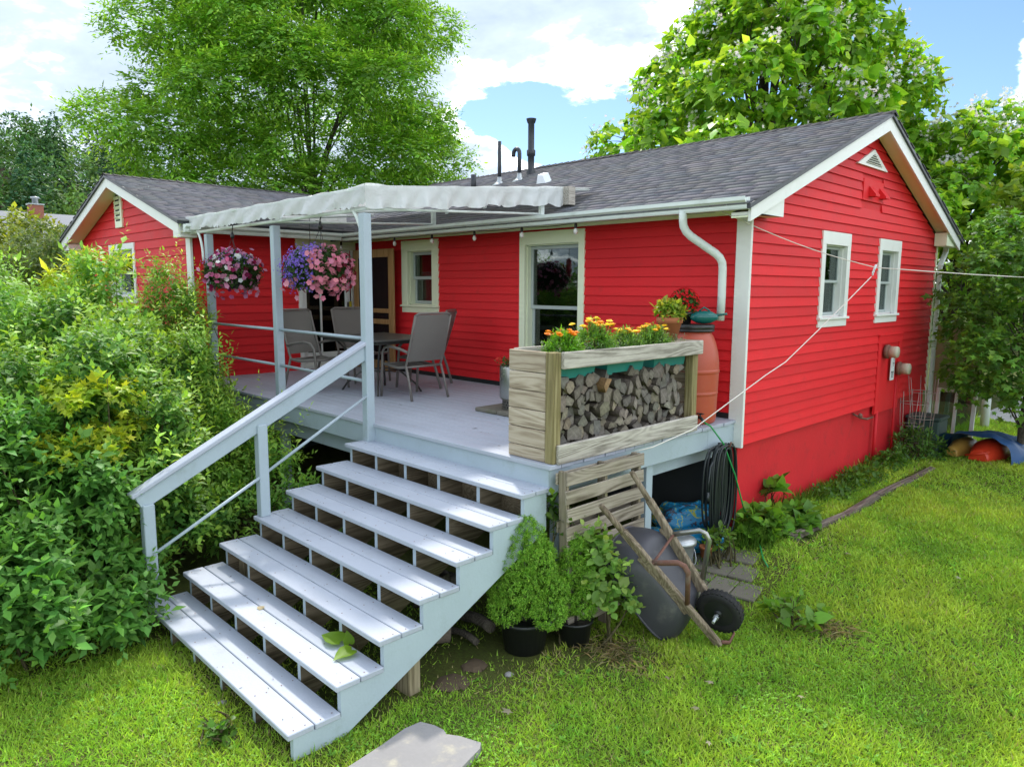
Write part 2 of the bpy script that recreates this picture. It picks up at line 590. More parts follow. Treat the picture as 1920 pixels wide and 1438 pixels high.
M['sash'] = paint('grey_sash', (0.42, 0.48, 0.46), 0.4, 0.05)
M['whitepl'] = paint('white_plate', (0.72, 0.76, 0.78), 0.4, 0.05)
M['asphalt'] = paint('neighbour_roof', (0.17, 0.18, 0.20), 0.8, 0.12)
M['socket'] = paint('bulb_socket', (0.012, 0.012, 0.012), 0.4, 0.1)
M['gravel'] = paint('pale_gravel', (0.42, 0.41, 0.40), 0.95, 0.2, (0.25, 0.24, 0.22), 0.5, 1.0, 9)

GW = dict(light=(0.57, 0.49, 0.38), mid=(0.43, 0.355, 0.26), dark=(0.22, 0.165, 0.11))
M['rack_x'] = wood('weathered_rack_board_x', 'x', **GW, scale=1.0, stretch=0.09)
M['rack_y'] = wood('weathered_rack_board_y', 'y', light=(0.60, 0.56, 0.49), mid=(0.44, 0.405, 0.35), dark=(0.19, 0.17, 0.14), stretch=0.10)
M['rack_z'] = wood('weathered_rack_post', 'z', light=(0.42, 0.36, 0.20), mid=(0.27, 0.22, 0.10), dark=(0.12, 0.10, 0.045), stretch=0.06, green=0.3)
M['pallet'] = wood('weathered_pallet_board', 'y', light=(0.46, 0.405, 0.33), mid=(0.32, 0.275, 0.215), dark=(0.13, 0.105, 0.075), stretch=0.08, green=0.1)
M['pallet_z'] = wood('weathered_pallet_stringer', 'z', light=(0.33, 0.28, 0.21), mid=(0.2, 0.165, 0.115), dark=(0.08, 0.065, 0.045), stretch=0.06, green=0.3)
M['barwood'] = wood('weathered_handle', 'z', light=(0.34, 0.28, 0.20), mid=(0.22, 0.175, 0.12), dark=(0.10, 0.075, 0.05), scale=1.2, stretch=0.1)
M['pine'] = wood('clear_pine', 'z', light=(0.48, 0.30, 0.13), mid=(0.39, 0.23, 0.095), dark=(0.27, 0.15, 0.055), stretch=0.05, rough=0.45, bump=0.15)
M['raw'] = wood('raw_joist', 'y', light=(0.25, 0.205, 0.135), mid=(0.17, 0.135, 0.085), dark=(0.075, 0.058, 0.035), stretch=0.06)
M['postz'] = wood('raw_post', 'z', light=(0.42, 0.36, 0.24), mid=(0.28, 0.235, 0.145), dark=(0.12, 0.095, 0.055), stretch=0.05)
M['tie'] = wood('old_rail_tie', 'y', light=(0.28, 0.235, 0.19), mid=(0.15, 0.125, 0.10), dark=(0.05, 0.04, 0.032), stretch=0.05, bump=1.0)
M['bark'] = wood('tree_bark', 'z', light=(0.14, 0.125, 0.10), mid=(0.075, 0.065, 0.05), dark=(0.02, 0.017, 0.013), scale=2.0, stretch=0.25, rough=0.95, bump=1.0)
M['stem'] = wood('shrub_stem', 'z', light=(0.16, 0.14, 0.07), mid=(0.09, 0.08, 0.035), dark=(0.03, 0.025, 0.012), scale=2.0, stretch=0.25, rough=0.9)
M['log'] = colmat('firewood', 0.9, 0.15, 0.35, 38, 0.9)
M['shingle'] = colmat('asphalt_shingle', 0.9, 0.2, 0.16, 70, 0.6)
M['petal'] = leafmat('flower_petal', 0.35, 0.6, 0.2, (1.0, 1.0, 1.0), 0.12)
M['leaf'] = leafmat('leaf', 0.36, 0.5, 0.28, noise=0.3)
M['leafthin'] = leafmat('thin_leaf', 0.46, 0.45, 0.35, (1.25, 1.2, 0.45), 0.3)
M['needle'] = leafmat('needle', 0.25, 0.5, 0.3)
M['grass'] = leafmat('grass_blade', 0.40, 0.5, 0.25, (1.2, 1.15, 0.5), 0.3)
M['farleaf'] = leafmat('far_leaf', 0.25, 0.6, 0.15, (1.15, 1.1, 0.6), 0.35)


def canvas():
    m, N = newmat('awning_canvas')
    t = N.n('ShaderNodeTexCoord')
    o = t.outputs['Object']
    st = N.maprange(N.noise(o, 3.0, 6, 0.65), 0.5, 0.8, 0.0, 0.35)
    c = N.mix(st, (0.72, 0.745, 0.74), (0.52, 0.51, 0.46))
    b = N.n('ShaderNodeBsdfPrincipled', i_Base_Color=c, i_Roughness=0.55)
    b.inputs['Specular IOR Level'].default_value = 0.3
    tr = N.n('ShaderNodeBsdfTranslucent', i_0=c)
    bp = N.n('ShaderNodeBump', i_Strength=0.8, i_Distance=0.03, i_Height=N.noise(o, 5.0, 6, 0.6, 0.8))
    N.set(b.inputs['Normal'], bp.outputs[0])
    mx = N.n('ShaderNodeMixShader', i_0=0.30, i_1=b.outputs[0], i_2=tr.outputs[0])
    N.n('ShaderNodeOutputMaterial', i_0=mx.outputs[0])
    return m


M['canvas'] = canvas()


def glassmat():
    m, N = newmat('window_glass')
    fr = N.n('ShaderNodeLayerWeight', i_0=0.25)
    tr = N.n('ShaderNodeBsdfTransparent', i_0=(0.62, 0.68, 0.66))
    t = N.n('ShaderNodeTexCoord')
    bp = N.n('ShaderNodeBump', i_Strength=0.06, i_Distance=0.02, i_Height=N.noise(t.outputs['Object'], 2.0, 2))
    gl = N.n('ShaderNodeBsdfGlossy', i_0=(0.85, 0.9, 0.9), i_Roughness=0.02)
    N.set(gl.inputs['Normal'], bp.outputs[0])
    k = N.math('ADD', N.math('MULTIPLY', fr.outputs['Fresnel'], 0.6), 0.045)
    mx = N.n('ShaderNodeMixShader', i_0=k, i_1=tr.outputs[0], i_2=gl.outputs[0])
    N.n('ShaderNodeOutputMaterial', i_0=mx.outputs[0])
    return m


M['glass'] = glassmat()


def redglass():
    m, N = newmat('red_glass')
    b = N.n('ShaderNodeBsdfPrincipled', i_Base_Color=(0.55, 0.05, 0.07), i_Roughness=0.12)
    b.inputs['Transmission Weight'].default_value = 0.4
    N.n('ShaderNodeOutputMaterial', i_0=b.outputs[0])
    return m


M['redglass'] = redglass()


def screenmat():
    m, N = newmat('insect_screen')
    d = N.n('ShaderNodeBsdfDiffuse', i_0=(0.02, 0.018, 0.018))
    t = N.n('ShaderNodeBsdfTransparent')
    mx = N.n('ShaderNodeMixShader', i_0=0.72, i_1=t.outputs[0], i_2=d.outputs[0])
    N.n('ShaderNodeOutputMaterial', i_0=mx.outputs[0])
    return m


M['screen'] = screenmat()


def groundmat():
    m, N = newmat('lawn_soil')
    t = N.n('ShaderNodeTexCoord')
    o = t.outputs['Object']
    big = N.noise(o, 0.55, 5)
    fine = N.noise(o, 38.0, 5, 0.75)
    g = N.mix(N.maprange(big, 0.35, 0.65), (0.08, 0.12, 0.022), (0.14, 0.155, 0.04))
    c = N.mix(N.maprange(fine, 0.35, 0.7), N.mix(0.6, g, (0.05, 0.04, 0.022)), g)
    b = N.n('ShaderNodeBsdfPrincipled', i_Base_Color=c, i_Roughness=0.95)
    b.inputs['Specular IOR Level'].default_value = 0.1
    finish(N, b, fine, 0.8, 0.02)
    return m


M['ground'] = groundmat()
M['dirt'] = paint('bare_dirt', (0.10, 0.075, 0.05), 0.97, 0.35, (0.2, 0.16, 0.10), 0.6, 1.0, 30, 0.1)

# ================================================================ GROUND


def sstep(a, b, x):
    t = np.clip((np.asarray(x, float) - a) / (b - a), 0, 1)
    return t * t * (3 - 2 * t)


def gz(x, y):
    """Height of the ground: the lawn rises a little towards the house."""
    x = np.asarray(x, float)
    y = np.asarray(y, float)
    return 0.25 * sstep(-2.0, 0.6, y) + 0.018 * np.sin(2.1 * x + 0.7) * np.cos(1.7 * y) + 0.010 * np.sin(5.3 * x) * np.sin(4.1 * y + 1)


def axis_pts(lo, hi, step, far):
    a = list(np.arange(lo, hi + 1e-6, step))
    k = step
    while a[0] > -far:
        k *= 1.5
        a.insert(0, a[0] - k)
    k = step
    while a[-1] < far:
        k *= 1.5
        a.append(a[-1] + k)
    return np.array(a)


gx, gy = axis_pts(-9, 9, 0.15, 900), axis_pts(-9, 11, 0.15, 900)
GX, GY = np.meshgrid(gx, gy, indexing='ij')
GV = np.stack([GX, GY, gz(GX, GY)], -1).reshape(-1, 3)
nx_, ny_ = len(gx), len(gy)
ii, jj = np.meshgrid(np.arange(nx_ - 1), np.arange(ny_ - 1), indexing='ij')
q = (ii * ny_ + jj).ravel()
npmesh('ground', GV, np.stack([q, q + ny_, q + ny_ + 1, q + 1], 1), M['ground'], smooth=True, kind='structure')

# ================================================================ HOUSE
EAVE_Z, EAVE_Y, RIDGE_Y, RIDGE_Z = 3.55, -0.46, 3.03, 4.925
SLOPE = (RIDGE_Z - EAVE_Z) / (RIDGE_Y - EAVE_Y)
WX, WRX, WLX = -7.3, -10.13, -13.3          # wing right wall, wing ridge, wing left eave
WFY = -2.79                                  # wing front wall
WRZ, WEZ = 4.587, 3.655
WSL = (WRZ - WEZ) / (WRX - WLX)
house = thing('house', 'red clapboard house with grey shingle roof and white trim', 'house', (-4.0, 3.0, 0.25))

T_FRONT = lambda u, n, z: (u, -n, z)
T_GABLE = lambda u, n, z: (n, u, z)
T_WSIDE = lambda u, n, z: (WX + n, u, z)
T_WFRONT = lambda u, n, z: (u, WFY - n, z)


def fbox(mb, T, u0, u1, n0, n1, z0, z1, c=0.0):
    a, b = T(u0, n0, z0), T(u1, n1, z1)
    return mb.box(a[0], a[1], a[2], b[0], b[1], b[2], c)


def clapboards(T, u0, u1, z0, ztop, rh, holes, lim=None):
    """Courses of bevel siding; lim(z) gives the run of u at a height, holes are (ua, ub, za, zb)."""
    k = 0
    z = z0
    while z < ztop - 0.02:
        zb = min(z + rh + 0.012, ztop)
        a0, b0 = (u0, u1)
        a1, b1 = (u0, u1)
        if lim:
            la, lb = lim(z), lim(zb)
            a0, b0, a1, b1 = max(u0, la[0]), min(u1, la[1]), max(u0, lb[0]), min(u1, lb[1])
        segs = [(a0, b0, a1, b1)]
        for (ha, hb, hza, hzb) in holes:
            ha, hb = ha - 0.012, hb + 0.012
            if zb - 0.02 <= hza or z + 0.02 >= hzb:
                continue
            out = []
            for (p0, p1, r0, r1) in segs:
                if hb <= p0 or ha >= p1:
                    out.append((p0, p1, r0, r1))
                    continue
                if ha > p0:
                    out.append((p0, ha, r0, min(ha, r1)))
                if hb < p1:
                    out.append((hb, p1, max(hb, r0), r1))
            segs = out
        for (p0, p1, r0, r1) in segs:
            if p1 - p0 < 0.03:
                continue
            r1 = max(r1, r0 + 0.01)
            # long courses are made of butted boards
            cuts = [0.0, 1.0]
            if p1 - p0 > 99:
                cuts = [0.0, random.uniform(.35, .65), 1.0]
            for ci in range(len(cuts) - 1):
                A0, A1 = p0 + (p1 - p0) * cuts[ci], p0 + (p1 - p0) * cuts[ci + 1] - (0.0015 if ci < len(cuts) - 2 else 0)
                B0 = r0 if ci == 0 else A0
                B1 = r1 if ci == len(cuts) - 2 else A1
                B0, B1 = (min(B0, B1 - 0.005), B1)
                j = random.uniform(-.0015, .0015)
                nb, nt = 0.026 + j, 0.004 + j
                zj = z + random.uniform(-.0015, .0015)
                mb = MB()
                vs = [T(A0, 0, zj), T(A1, 0, zj), T(A1, nb, zj), T(A0, nb, zj), T(B0, 0, zb), T(B1, 0, zb), T(B1, nt, zb), T(B0, nt, zb)]
                fs = [(0, 1, 2, 3), (4, 7, 6, 5), (3, 2, 6, 7), (0, 4, 5, 1), (0, 3, 7, 4), (1, 5, 6, 2)]
                mb.add(vs, fs)
                mb.obj('clapboard', M['red'], house)
        z += rh
        k += 1


WIN = dict(B=(-3.19, -2.25, 1.92, 3.34), A=(-5.80, -5.17, 2.50, 3.34), G1=(1.79, 2.44, 2.44, 3.31), G2=(3.65, 4.30, 2.44, 3.31), F=(-11.07, -9.87, 2.6, 3.41), D=(-1.05, -0.13, 1.44, 3.40))
RH = 0.1105
# front wall (porch)
clapboards(T_FRONT, WX, -0.10, 1.475, 3.53, RH, [WIN['B'], WIN['A'], (-7.2, -7.0, 1.4, 3.4)])
# right gable
glim = lambda z: (0.0, 6.06) if z < 3.62 else (RIDGE_Y - (RIDGE_Z - 0.13 - z) / SLOPE, RIDGE_Y + (RIDGE_Z - 0.13 - z) / SLOPE)
PANEL = (3.80, 4.74, 1.0, 2.13)
clapboards(T_GABLE, 0.0, 6.06, 1.15, 4.76, RH, [WIN['G1'], WIN['G2'], PANEL, (2.84, 3.56, 3.90, 4.19)], glim)
# wing: right wall and front gable
clapboards(T_WSIDE, WFY + 0.02, -0.02, 1.25, 3.56, 0.125, [WIN['D']])
wlim = lambda z: (-13.1, WX) if z < 3.64 else (WRX - (WRZ - 0.10 - z) / WSL, WRX + (WRZ - 0.10 - z) / WSL)
clapboards(T_WFRONT, -13.1, WX - 0.02, 1.25, 4.44, 0.142, [WIN['F']], wlim)

# sheathing behind the boards and the foundation
mb = MB()
D0, D1 = 0.16, 0.004
for (T, u0, u1, z0, z1, hs) in ((T_FRONT, WX, 0.0, 1.42, 3.60, [WIN['B'], WIN['A']]), (T_GABLE, 0.0, 6.06, 1.15, 3.62, [WIN['G1'], WIN['G2']]), (T_WSIDE, WFY, 0.0, 1.2, 3.62, [WIN['D']]), (T_WFRONT, -13.1, WX, 1.2, 3.62, [WIN['F']])):
    cur = u0
    for (a, b, za, zb) in sorted(hs):
        fbox(mb, T, cur, a, -D0, -D1, z0, z1)
        fbox(mb, T, a, b, -D0, -D1, z0, za)
        fbox(mb, T, a, b, -D0, -D1, zb, z1)
        cur = b
    fbox(mb, T, cur, u1, -D0, -D1, z0, z1)
mb.prism([(-D1, 0.0, 3.62), (-D1, 6.06, 3.62), (-D1, RIDGE_Y, RIDGE_Z - .13)], (-0.15, 0, 0))
mb.prism([(-13.1, WFY + D1, 3.62), (WX, WFY + D1, 3.62), (WRX, WFY + D1, WRZ - .10)], (0, 0.15, 0))
mb.box(-13.1, 5.95, 0.2, -0.004, 6.05, 3.6)
mb.box(-13.1, WFY + .15, 1.2, -12.95, 6.0, 3.6)
mb.obj('wall_sheathing', M['red'], house)
mb = MB()
mb.box(-0.25, 0.02, -0.3, -0.045, 6.02, 1.16)
mb.obj('foundation', M['redwall'], house)
mb = MB()
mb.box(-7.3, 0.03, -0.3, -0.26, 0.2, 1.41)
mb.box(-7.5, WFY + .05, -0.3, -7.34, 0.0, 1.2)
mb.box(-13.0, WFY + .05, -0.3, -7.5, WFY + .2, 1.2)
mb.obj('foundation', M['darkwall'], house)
mb = MB()
mb.box(-7.2, -0.03, 1.41, -0.11, 0.0, 1.473)
mb.obj('base_flashing', M['black'], house)
# dark rooms behind the panes
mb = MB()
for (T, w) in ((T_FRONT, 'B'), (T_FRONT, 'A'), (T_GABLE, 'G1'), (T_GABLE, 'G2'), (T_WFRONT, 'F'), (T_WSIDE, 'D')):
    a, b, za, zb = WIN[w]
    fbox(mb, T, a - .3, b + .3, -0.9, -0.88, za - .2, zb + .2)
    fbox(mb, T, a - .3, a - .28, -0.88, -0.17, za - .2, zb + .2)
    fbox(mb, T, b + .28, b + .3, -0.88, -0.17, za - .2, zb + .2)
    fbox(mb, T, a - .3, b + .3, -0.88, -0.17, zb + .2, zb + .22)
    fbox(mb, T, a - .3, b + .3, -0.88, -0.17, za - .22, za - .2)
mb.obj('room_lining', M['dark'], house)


def window(T, w, trim, mat, head=0.0, apron=0.09, inset=0.075, mid=0.5, blind=None, curtain=False, s=0.042):
    a, b, za, zb = WIN[w]
    mb = MB()
    t = trim
    fbox(mb, T, a - t, a + .004, -0.02, 0.036, za, zb, .003)
    fbox(mb, T, b - .004, b + t, -0.02, 0.036, za, zb, .003)
    fbox(mb, T, a - t, b + t, -0.02, 0.037, zb - .004, zb + (head or t), .003)
    fr = mb.obj('window', mat, house)
    mb = MB()
    fbox(mb, T, a - t - .02, b + t + .02, -0.02, 0.062, za - 0.03, za, .004)
    fbox(mb, T, a - t, b + t, -0.02, 0.034, za - .03 - apron, za - .03, .004)
    mb.obj('sill', mat, fr)
    mb = MB()
    for (p, q2) in ((a, a + .018), (b - .018, b)):
        fbox(mb, T, p, q2, -0.16, -0.02, za, zb)
    fbox(mb, T, a, b, -0.16, -0.02, zb - .018, zb)
    fbox(mb, T, a, b, -0.16, -0.02, za, za + .018)
    mb.obj('jamb', mat, fr)
    a2, b2, z2, z3 = a + .02, b - .02, za + .02, zb - .02
    zm = z2 + (z3 - z2) * mid
    for (lo, hi, n) in ((zm - .02, z3, -inset), (z2, zm + .02, -inset - .032)):
        mb = MB()
        fbox(mb, T, a2, a2 + s, n - .03, n, lo, hi, .003)
        fbox(mb, T, b2 - s, b2, n - .03, n, lo, hi, .003)
        fbox(mb, T, a2 + s, b2 - s, n - .03, n - .001, hi - s, hi, .003)
        fbox(mb, T, a2 + s, b2 - s, n - .03, n - .001, lo, lo + s * 1.1, .003)
        mb.obj('sash', M['sash'], fr)
        mb = MB()
        fbox(mb, T, a2 + s - .005, b2 - s + .005, n - .018, n - .014, lo + s - .005, hi - s + .005)
        mb.obj('pane', M['glass'], fr)
    if blind:
        mb = MB()
        k = int(blind / 0.022)
        for i in range(k):
            z = z3 - i * 0.022
            fbox(mb, T, a2 + .01, b2 - .01, -inset - .11, -inset - .095, z - .019, z)
        mb.obj('blind', M['blind'], fr)
    if curtain:
        mb = MB()
        A, B = (a2, a2 + (b2 - a2) * .9)
        mb.grid(lambda i, j: T(A + (B - A) * i, -inset - .16 - .012 * math.sin(i * 38), z2 + (zm - z2 + .1) * j), 60, 1)
        mb.obj('curtain', M['curtain'], fr)
    return fr


window(T_FRONT, 'B', 0.092, M['cream'], 0.16, blind=0.16, mid=0.42)
window(T_FRONT, 'A', 0.15, M['cream'], 0.16, mid=0.5, curtain=True)
window(T_GABLE, 'G1', 0.10, M['white'], 0.15, mid=0.5, inset=0.055, curtain=True, s=.03)
window(T_GABLE, 'G2', 0.10, M['white'], 0.15, mid=0.5, inset=0.055, curtain=True, s=.03)
window(T_WFRONT, 'F', 0.10, M['white'], 0.10, mid=0.5)

# trim: corner boards, friezes, rakes, soffits
mb = MB(); mb.box(-0.135, -0.040, 1.12, 0.028, 0.0, 3.56, .004); mb.obj('corner_board', M['white'], house)
mb = MB(); mb.box(-0.10, 6.06, 1.15, 0.036, 6.10, 3.6, .004); mb.obj('corner_board', M['cream'], house)
mb = MB(); mb.box(WX - .13, WFY - .038, 0.9, WX + .036, WFY + .0, 3.56, .004); mb.obj('corner_board', M['white'], house)
mb = MB(); mb.box(WX - 5.95, WFY - .036, 0.9, WX - 5.80, WFY + .0, 3.6, .004); mb.obj('corner_board', M['white'], house)
mb = MB(); mb.box(WX + .002, -0.045, 3.525, -0.137, 0.0, 3.62, .004); mb.obj('frieze_board', M['cream'], house)
mb = MB(); mb.box(WX + .002, -1.16, 3.40, WX + .040, -0.047, 3.60, .004); mb.obj('door_header', M['cream'], house)
mb = MB(); mb.box(-6.9, -0.46, 3.575, 0.20, -0.05, 3.59); mb.obj('soffit', M['cream'], house)
mb = MB(); mb.box(WX + .04, WFY, 3.575, WX + .33, -0.46, 3.59); mb.obj('soffit', M['cream'], house)


def rakes(px0, px1, ridge, eave_lo, eave_hi, mat, T, deep=0.17, pad=0.0):
    """Barge boards at the outer end of a gable, from px0 to px1 in depth, and their sloping soffits."""
    for (e, nm) in ((eave_lo, 'rake_board'), (eave_hi, 'rake_board')):
        (u0, z0), (u1, z1) = e, ridge
        sgn = 1
        mb = MB()
        mb.prism([T(u0, px1, z0 - deep), T(u0, px1, z0 - 0.0), T(u1, px1, z1 - 0.0), T(u1, px1, z1 - deep)], Vector(T(0, px1 - .03, 0)) - Vector(T(0, px1, 0)))
        mb.obj(nm, mat, house)
        mb = MB()
        mb.prism([T(u0, px0, z0 - 0.13), T(u0, px0, z0 - 0.115), T(u1, px0, z1 - 0.115), T(u1, px0, z1 - 0.13)], Vector(T(0, px1 - .031, 0)) - Vector(T(0, px0, 0)))
        mb.obj('rake_soffit', M['cream'], house)


rakes(0.03, 0.235, (RIDGE_Y, RIDGE_Z), (EAVE_Y, EAVE_Z + .03), (2 * RIDGE_Y - EAVE_Y, EAVE_Z + .03), M['white'], T_GABLE)
rakes(0.03, 0.30, (WRX, WRZ), (WLX, WEZ), (2 * WRX - WLX, WEZ), M['white'], T_WFRONT, 0.16)
# boxed eave returns at the gable ends
mb = MB(); mb.prism([(0.030, EAVE_Y + .0, 3.50), (0.030, 0.28, 3.50), (0.030, 0.28, 3.73), (0.030, EAVE_Y, 3.47)], (0.172, 0, 0)); mb.obj('eave_return', M['white'], house)
mb = MB(); mb.prism([(0.030, 6.52, 3.46), (0.030, 5.9, 3.46), (0.030, 5.9, 3.66), (0.030, 6.52, 3.46)][:3], (0.172, 0, 0)); mb.obj('eave_return', M['cream'], house)
mb = MB(); mb.box(-7.28, WFY - .26, 3.46, -6.98, WFY - .035, 3.66, .004); mb.obj('eave_return', M['white'], house)
mb = MB(); mb.box(-13.3, WFY - .26, 3.47, -12.98, WFY - .035, 3.60, .004); mb.obj('eave_return', M['white'], house)

# gable vents
mb = MB()
tri = [(0.036, 2.56, 4.33), (0.036, 3.62, 4.33), (0.036, 3.10, 4.56)]
mb.prism([(0.002, p[1], p[2]) for p in tri], (0.04, 0, 0))
gv = mb.obj('gable_vent', M['white'], house)
mb = MB(); mb.prism([(0.043, 2.82, 4.365), (0.043, 3.38, 4.365), (0.043, 3.10, 4.50)], (0.003, 0, 0)); mb.obj('vent_opening', M['dark'], gv)
for i in range(5):
    z = 4.373 + i * 0.027
    hw = 0.27 * (1 - i / 5.2)
    mb = MB(); mb.box(-hw, -0.003, -0.006, hw, 0.003, 0.006, 0, Matrix.Translation((0.052, 3.10, z)) @ Matrix.Rotation(PI / 2, 4, 'Z') @ Matrix.Rotation(0.6, 4, 'X')); mb.obj('louvre', M['white'], gv)
mb = MB(); fbox(mb, T_WFRONT, -10.66, -10.28, 0.0, 0.045, 3.79, 4.42, .004); wv = mb.obj('gable_vent', M['cream'], house)
for i in range(6):
    z = 3.93 + i * 0.085
    mb = MB(); fbox(mb, T_WFRONT, -10.58, -10.36, 0.047, 0.05, z - .025, z + .02); mb.obj('vent_opening', M['dark'], wv)
    mb = MB(); mb.box(-.11, -0.005, -0.025, .11, 0.005, 0.025, 0, Matrix.Translation((-10.47, WFY - .06, z + .02)) @ Matrix.Rotation(0.7, 4, 'X')); mb.obj('louvre', M['cream'], wv)

# red plate with two exhaust hoods, service panel
mb = MB(); fbox(mb, T_GABLE, 2.85, 3.55, 0.0, 0.026, 3.91, 4.18, .003); mb.obj('vent_plate', M['red'], house)
for u in (3.10, 3.47):
    mb = MB()
    mb.prism([(0.027, u - .075, 3.965), (0.027, u - .075, 4.10), (0.115, u - .075, 3.99), (0.115, u - .075, 3.965)], (0, 0.15, 0))
    hd = mb.obj('exhaust_hood', M['red'], house)
mb = MB(); fbox(mb, T_GABLE, PANEL[0], PANEL[1], -0.01, 0.012, 1.02, PANEL[3], .003)
sp = mb.obj('service_panel', M['red'], house)
mb = MB()
fbox(mb, T_GABLE, PANEL[0] + .0, PANEL[0] + .10, 0.013, 0.030, 1.02, PANEL[3] - .12, .003)
fbox(mb, T_GABLE, PANEL[1] - .10, PANEL[1], 0.013, 0.030, 1.02, PANEL[3] - .12, .003)
fbox(mb, T_GABLE, PANEL[0] - .01, PANEL[1] + .01, 0.013, 0.032, PANEL[3] - .12, PANEL[3], .003)
fbox(mb, T_GABLE, PANEL[0] - .02, PANEL[1] + .02, 0.013, 0.045, PANEL[3], PANEL[3] + .015, .003)
mb.obj('panel_frame', M['red'], sp)
mb = MB()
mb.tube([(0.02, 3.90, 1.05), (0.02, 3.90, 0.3)], 0.025, 8)
mb.obj('conduit', M['redwall'], house)
mb = MB()
mb.tube([(0.02, 4.62, 1.5), (0.025, 4.62, 0.3)], 0.017, 8)
mb.obj('conduit', M['redwall'], house)
mb = MB(); mb.tube([(-0.03, 3.15, 1.10), (0.05, 3.2, 1.05), (0.05, 3.45, 1.0), (0.01, 3.8, 0.98)], 0.014, 7); mb.lathe([(0.03, 0), (0.03, .03), (.012, .05)], 10, (0.05, 3.2, 1.06)); mb.obj('hose_bib', M['rust'], house)

# roof decks
mb = MB()
RT = 0.03
mb.prism([(0.262, EAVE_Y - .07, EAVE_Z - .03), (0.262, RIDGE_Y, RIDGE_Z), (0.262, 2 * RIDGE_Y - EAVE_Y + .07, EAVE_Z - .03), (0.262, 2 * RIDGE_Y - EAVE_Y + .07, EAVE_Z + .01), (0.262, RIDGE_Y, RIDGE_Z + .045), (0.262, EAVE_Y - .07, EAVE_Z + .015)], (-9.3, 0, 0))
mb.prism([(WLX - .06, WFY - .33, WEZ - .02), (WRX, WFY - .33, WRZ), (2 * WRX - WLX + .06, WFY - .33, WEZ - .02), (2 * WRX - WLX + .06, WFY - .33, WEZ + .02), (WRX, WFY - .33, WRZ + .045), (WLX - .06, WFY - .33, WEZ + .02)], (0, 6.6, 0))
roof = mb.obj('roof', M['blackpipe'], house)


def shingle_rows(P0, along, up, nrm, length, height, expo, tab, seed, near=None):
    """Asphalt shingle tabs on a roof plane; near(p) true -> an object of its own."""
    r = np.random.default_rng(seed)
    rows = int(height / expo)
    V, F, C = [], [], []
    singles = []
    for j in range(rows):
        off = (j % 2) * tab * .5 + r.uniform(-.04, .04)
        x = -off
        while x < length:
            w = tab * r.uniform(.55, 1.35)
            a, b = max(x, 0), min(x + w - 0.006, length)
            x += w
            if b - a < 0.03:
                continue
            y0 = j * expo + r.uniform(-.002, .002)
            y1 = min(j * expo + expo * 1.12, height)
            t0, t1 = 0.015 + r.uniform(-.002, .003), 0.004
            g = r.normal(0, .07) + (0.14 if r.random() < .08 else 0) - (0.12 if r.random() < .08 else 0)
            base = np.array((0.152, 0.149, 0.158)) * math.exp(g) * np.array((1 + r.uniform(-.06, .06), 1, 1 + r.uniform(-.07, .07)))
            vs = []
            for (u, v, h) in ((a, y0, 0), (b, y0, 0), (b, y0, t0), (a, y0, t0), (a, y1, 0), (b, y1, 0), (b, y1, t1), (a, y1, t1)):
                vs.append(P0 + along * u + up * v + nrm * h)
            mid = P0 + along * (a + b) / 2 + up * y0
            if near is not None and near(mid):
                singles.append((vs, base))
            else:
                o = len(V) * 8
                V.append(vs)
                C.append(np.repeat(base[None], 8, 0))
                F.append(np.array([(3, 2, 6), (3, 6, 7), (0, 1, 2), (0, 2, 3), (0, 3, 7), (0, 7, 4), (1, 5, 6), (1, 6, 2)]) + o)
    return singles, (np.array(V).reshape(-1, 3), np.concatenate(F), np.concatenate(C)) if V else None


upv = np.array((0, RIDGE_Y - EAVE_Y + .07, RIDGE_Z - EAVE_Z + .03)); hgt = np.linalg.norm(upv); upv = upv / hgt
nv = np.cross((1, 0, 0), upv)
P0 = np.array((0.272, EAVE_Y - .085, EAVE_Z + .012))
camv = np.array(CAMP)
allm, rest = shingle_rows(P0, np.array((-1., 0, 0)), upv, nv, 9.3, hgt + .02, 0.132, 0.30, 3, near=lambda p: np.linalg.norm(p - camv) < 8.35 and p[0] > -3.6)
allm.sort(key=lambda s: np.linalg.norm(s[0][0] - camv))
SF = [(3, 2, 6), (3, 6, 7), (0, 1, 2), (0, 2, 3), (0, 3, 7), (0, 7, 4), (1, 5, 6), (1, 6, 2)]
for (vs, c) in allm[:295]:
    npmesh('shingle', np.array(vs), np.array(SF), M['shingle'], house, col=np.repeat(c[None], 8, 0))
V, F, C = rest
ex = allm[295:]
if ex:
    V = np.concatenate([V] + [np.array(e[0]) for e in ex]); n0 = len(rest[0])
    F = np.concatenate([F] + [np.array(SF) + n0 + 8 * i for i in range(len(ex))])
    C = np.concatenate([C] + [np.repeat(e[1][None], 8, 0) for e in ex])
Vs, Fs, Cs = [V], [F], [C]
# wing slopes and the rear slope
wup = np.array((WRX - (2 * WRX - WLX) - .06, 0, WRZ - WEZ + .02)); wh = np.linalg.norm(wup); wup = wup / wh
_, r2 = shingle_rows(np.array((2 * WRX - WLX + .075, WFY - .34, WEZ + .02)), np.array((0, 1., 0)), wup, np.cross(np.array((0, 1., 0)), wup), 6.5, wh + .02, 0.135, 0.30, 5)
_, r3 = shingle_rows(np.array((0.272, 2 * RIDGE_Y - EAVE_Y + .085, EAVE_Z + .012)), np.array((-1., 0, 0)), upv * np.array((1, -1, 1)), nv * np.array((1, -1, 1)), 9.3, hgt, 0.14, 0.6, 6)
wup2 = wup * np.array((-1, 1, 1))
_, r4 = shingle_rows(np.array((WLX - .075, WFY - .34, WEZ + .02)), np.array((0, 1., 0)), wup2, np.cross(np.array((0, 1., 0)), wup) * np.array((-1, 1, 1)), 6.5, wh, 0.14, 0.6, 8)
off = len(V)
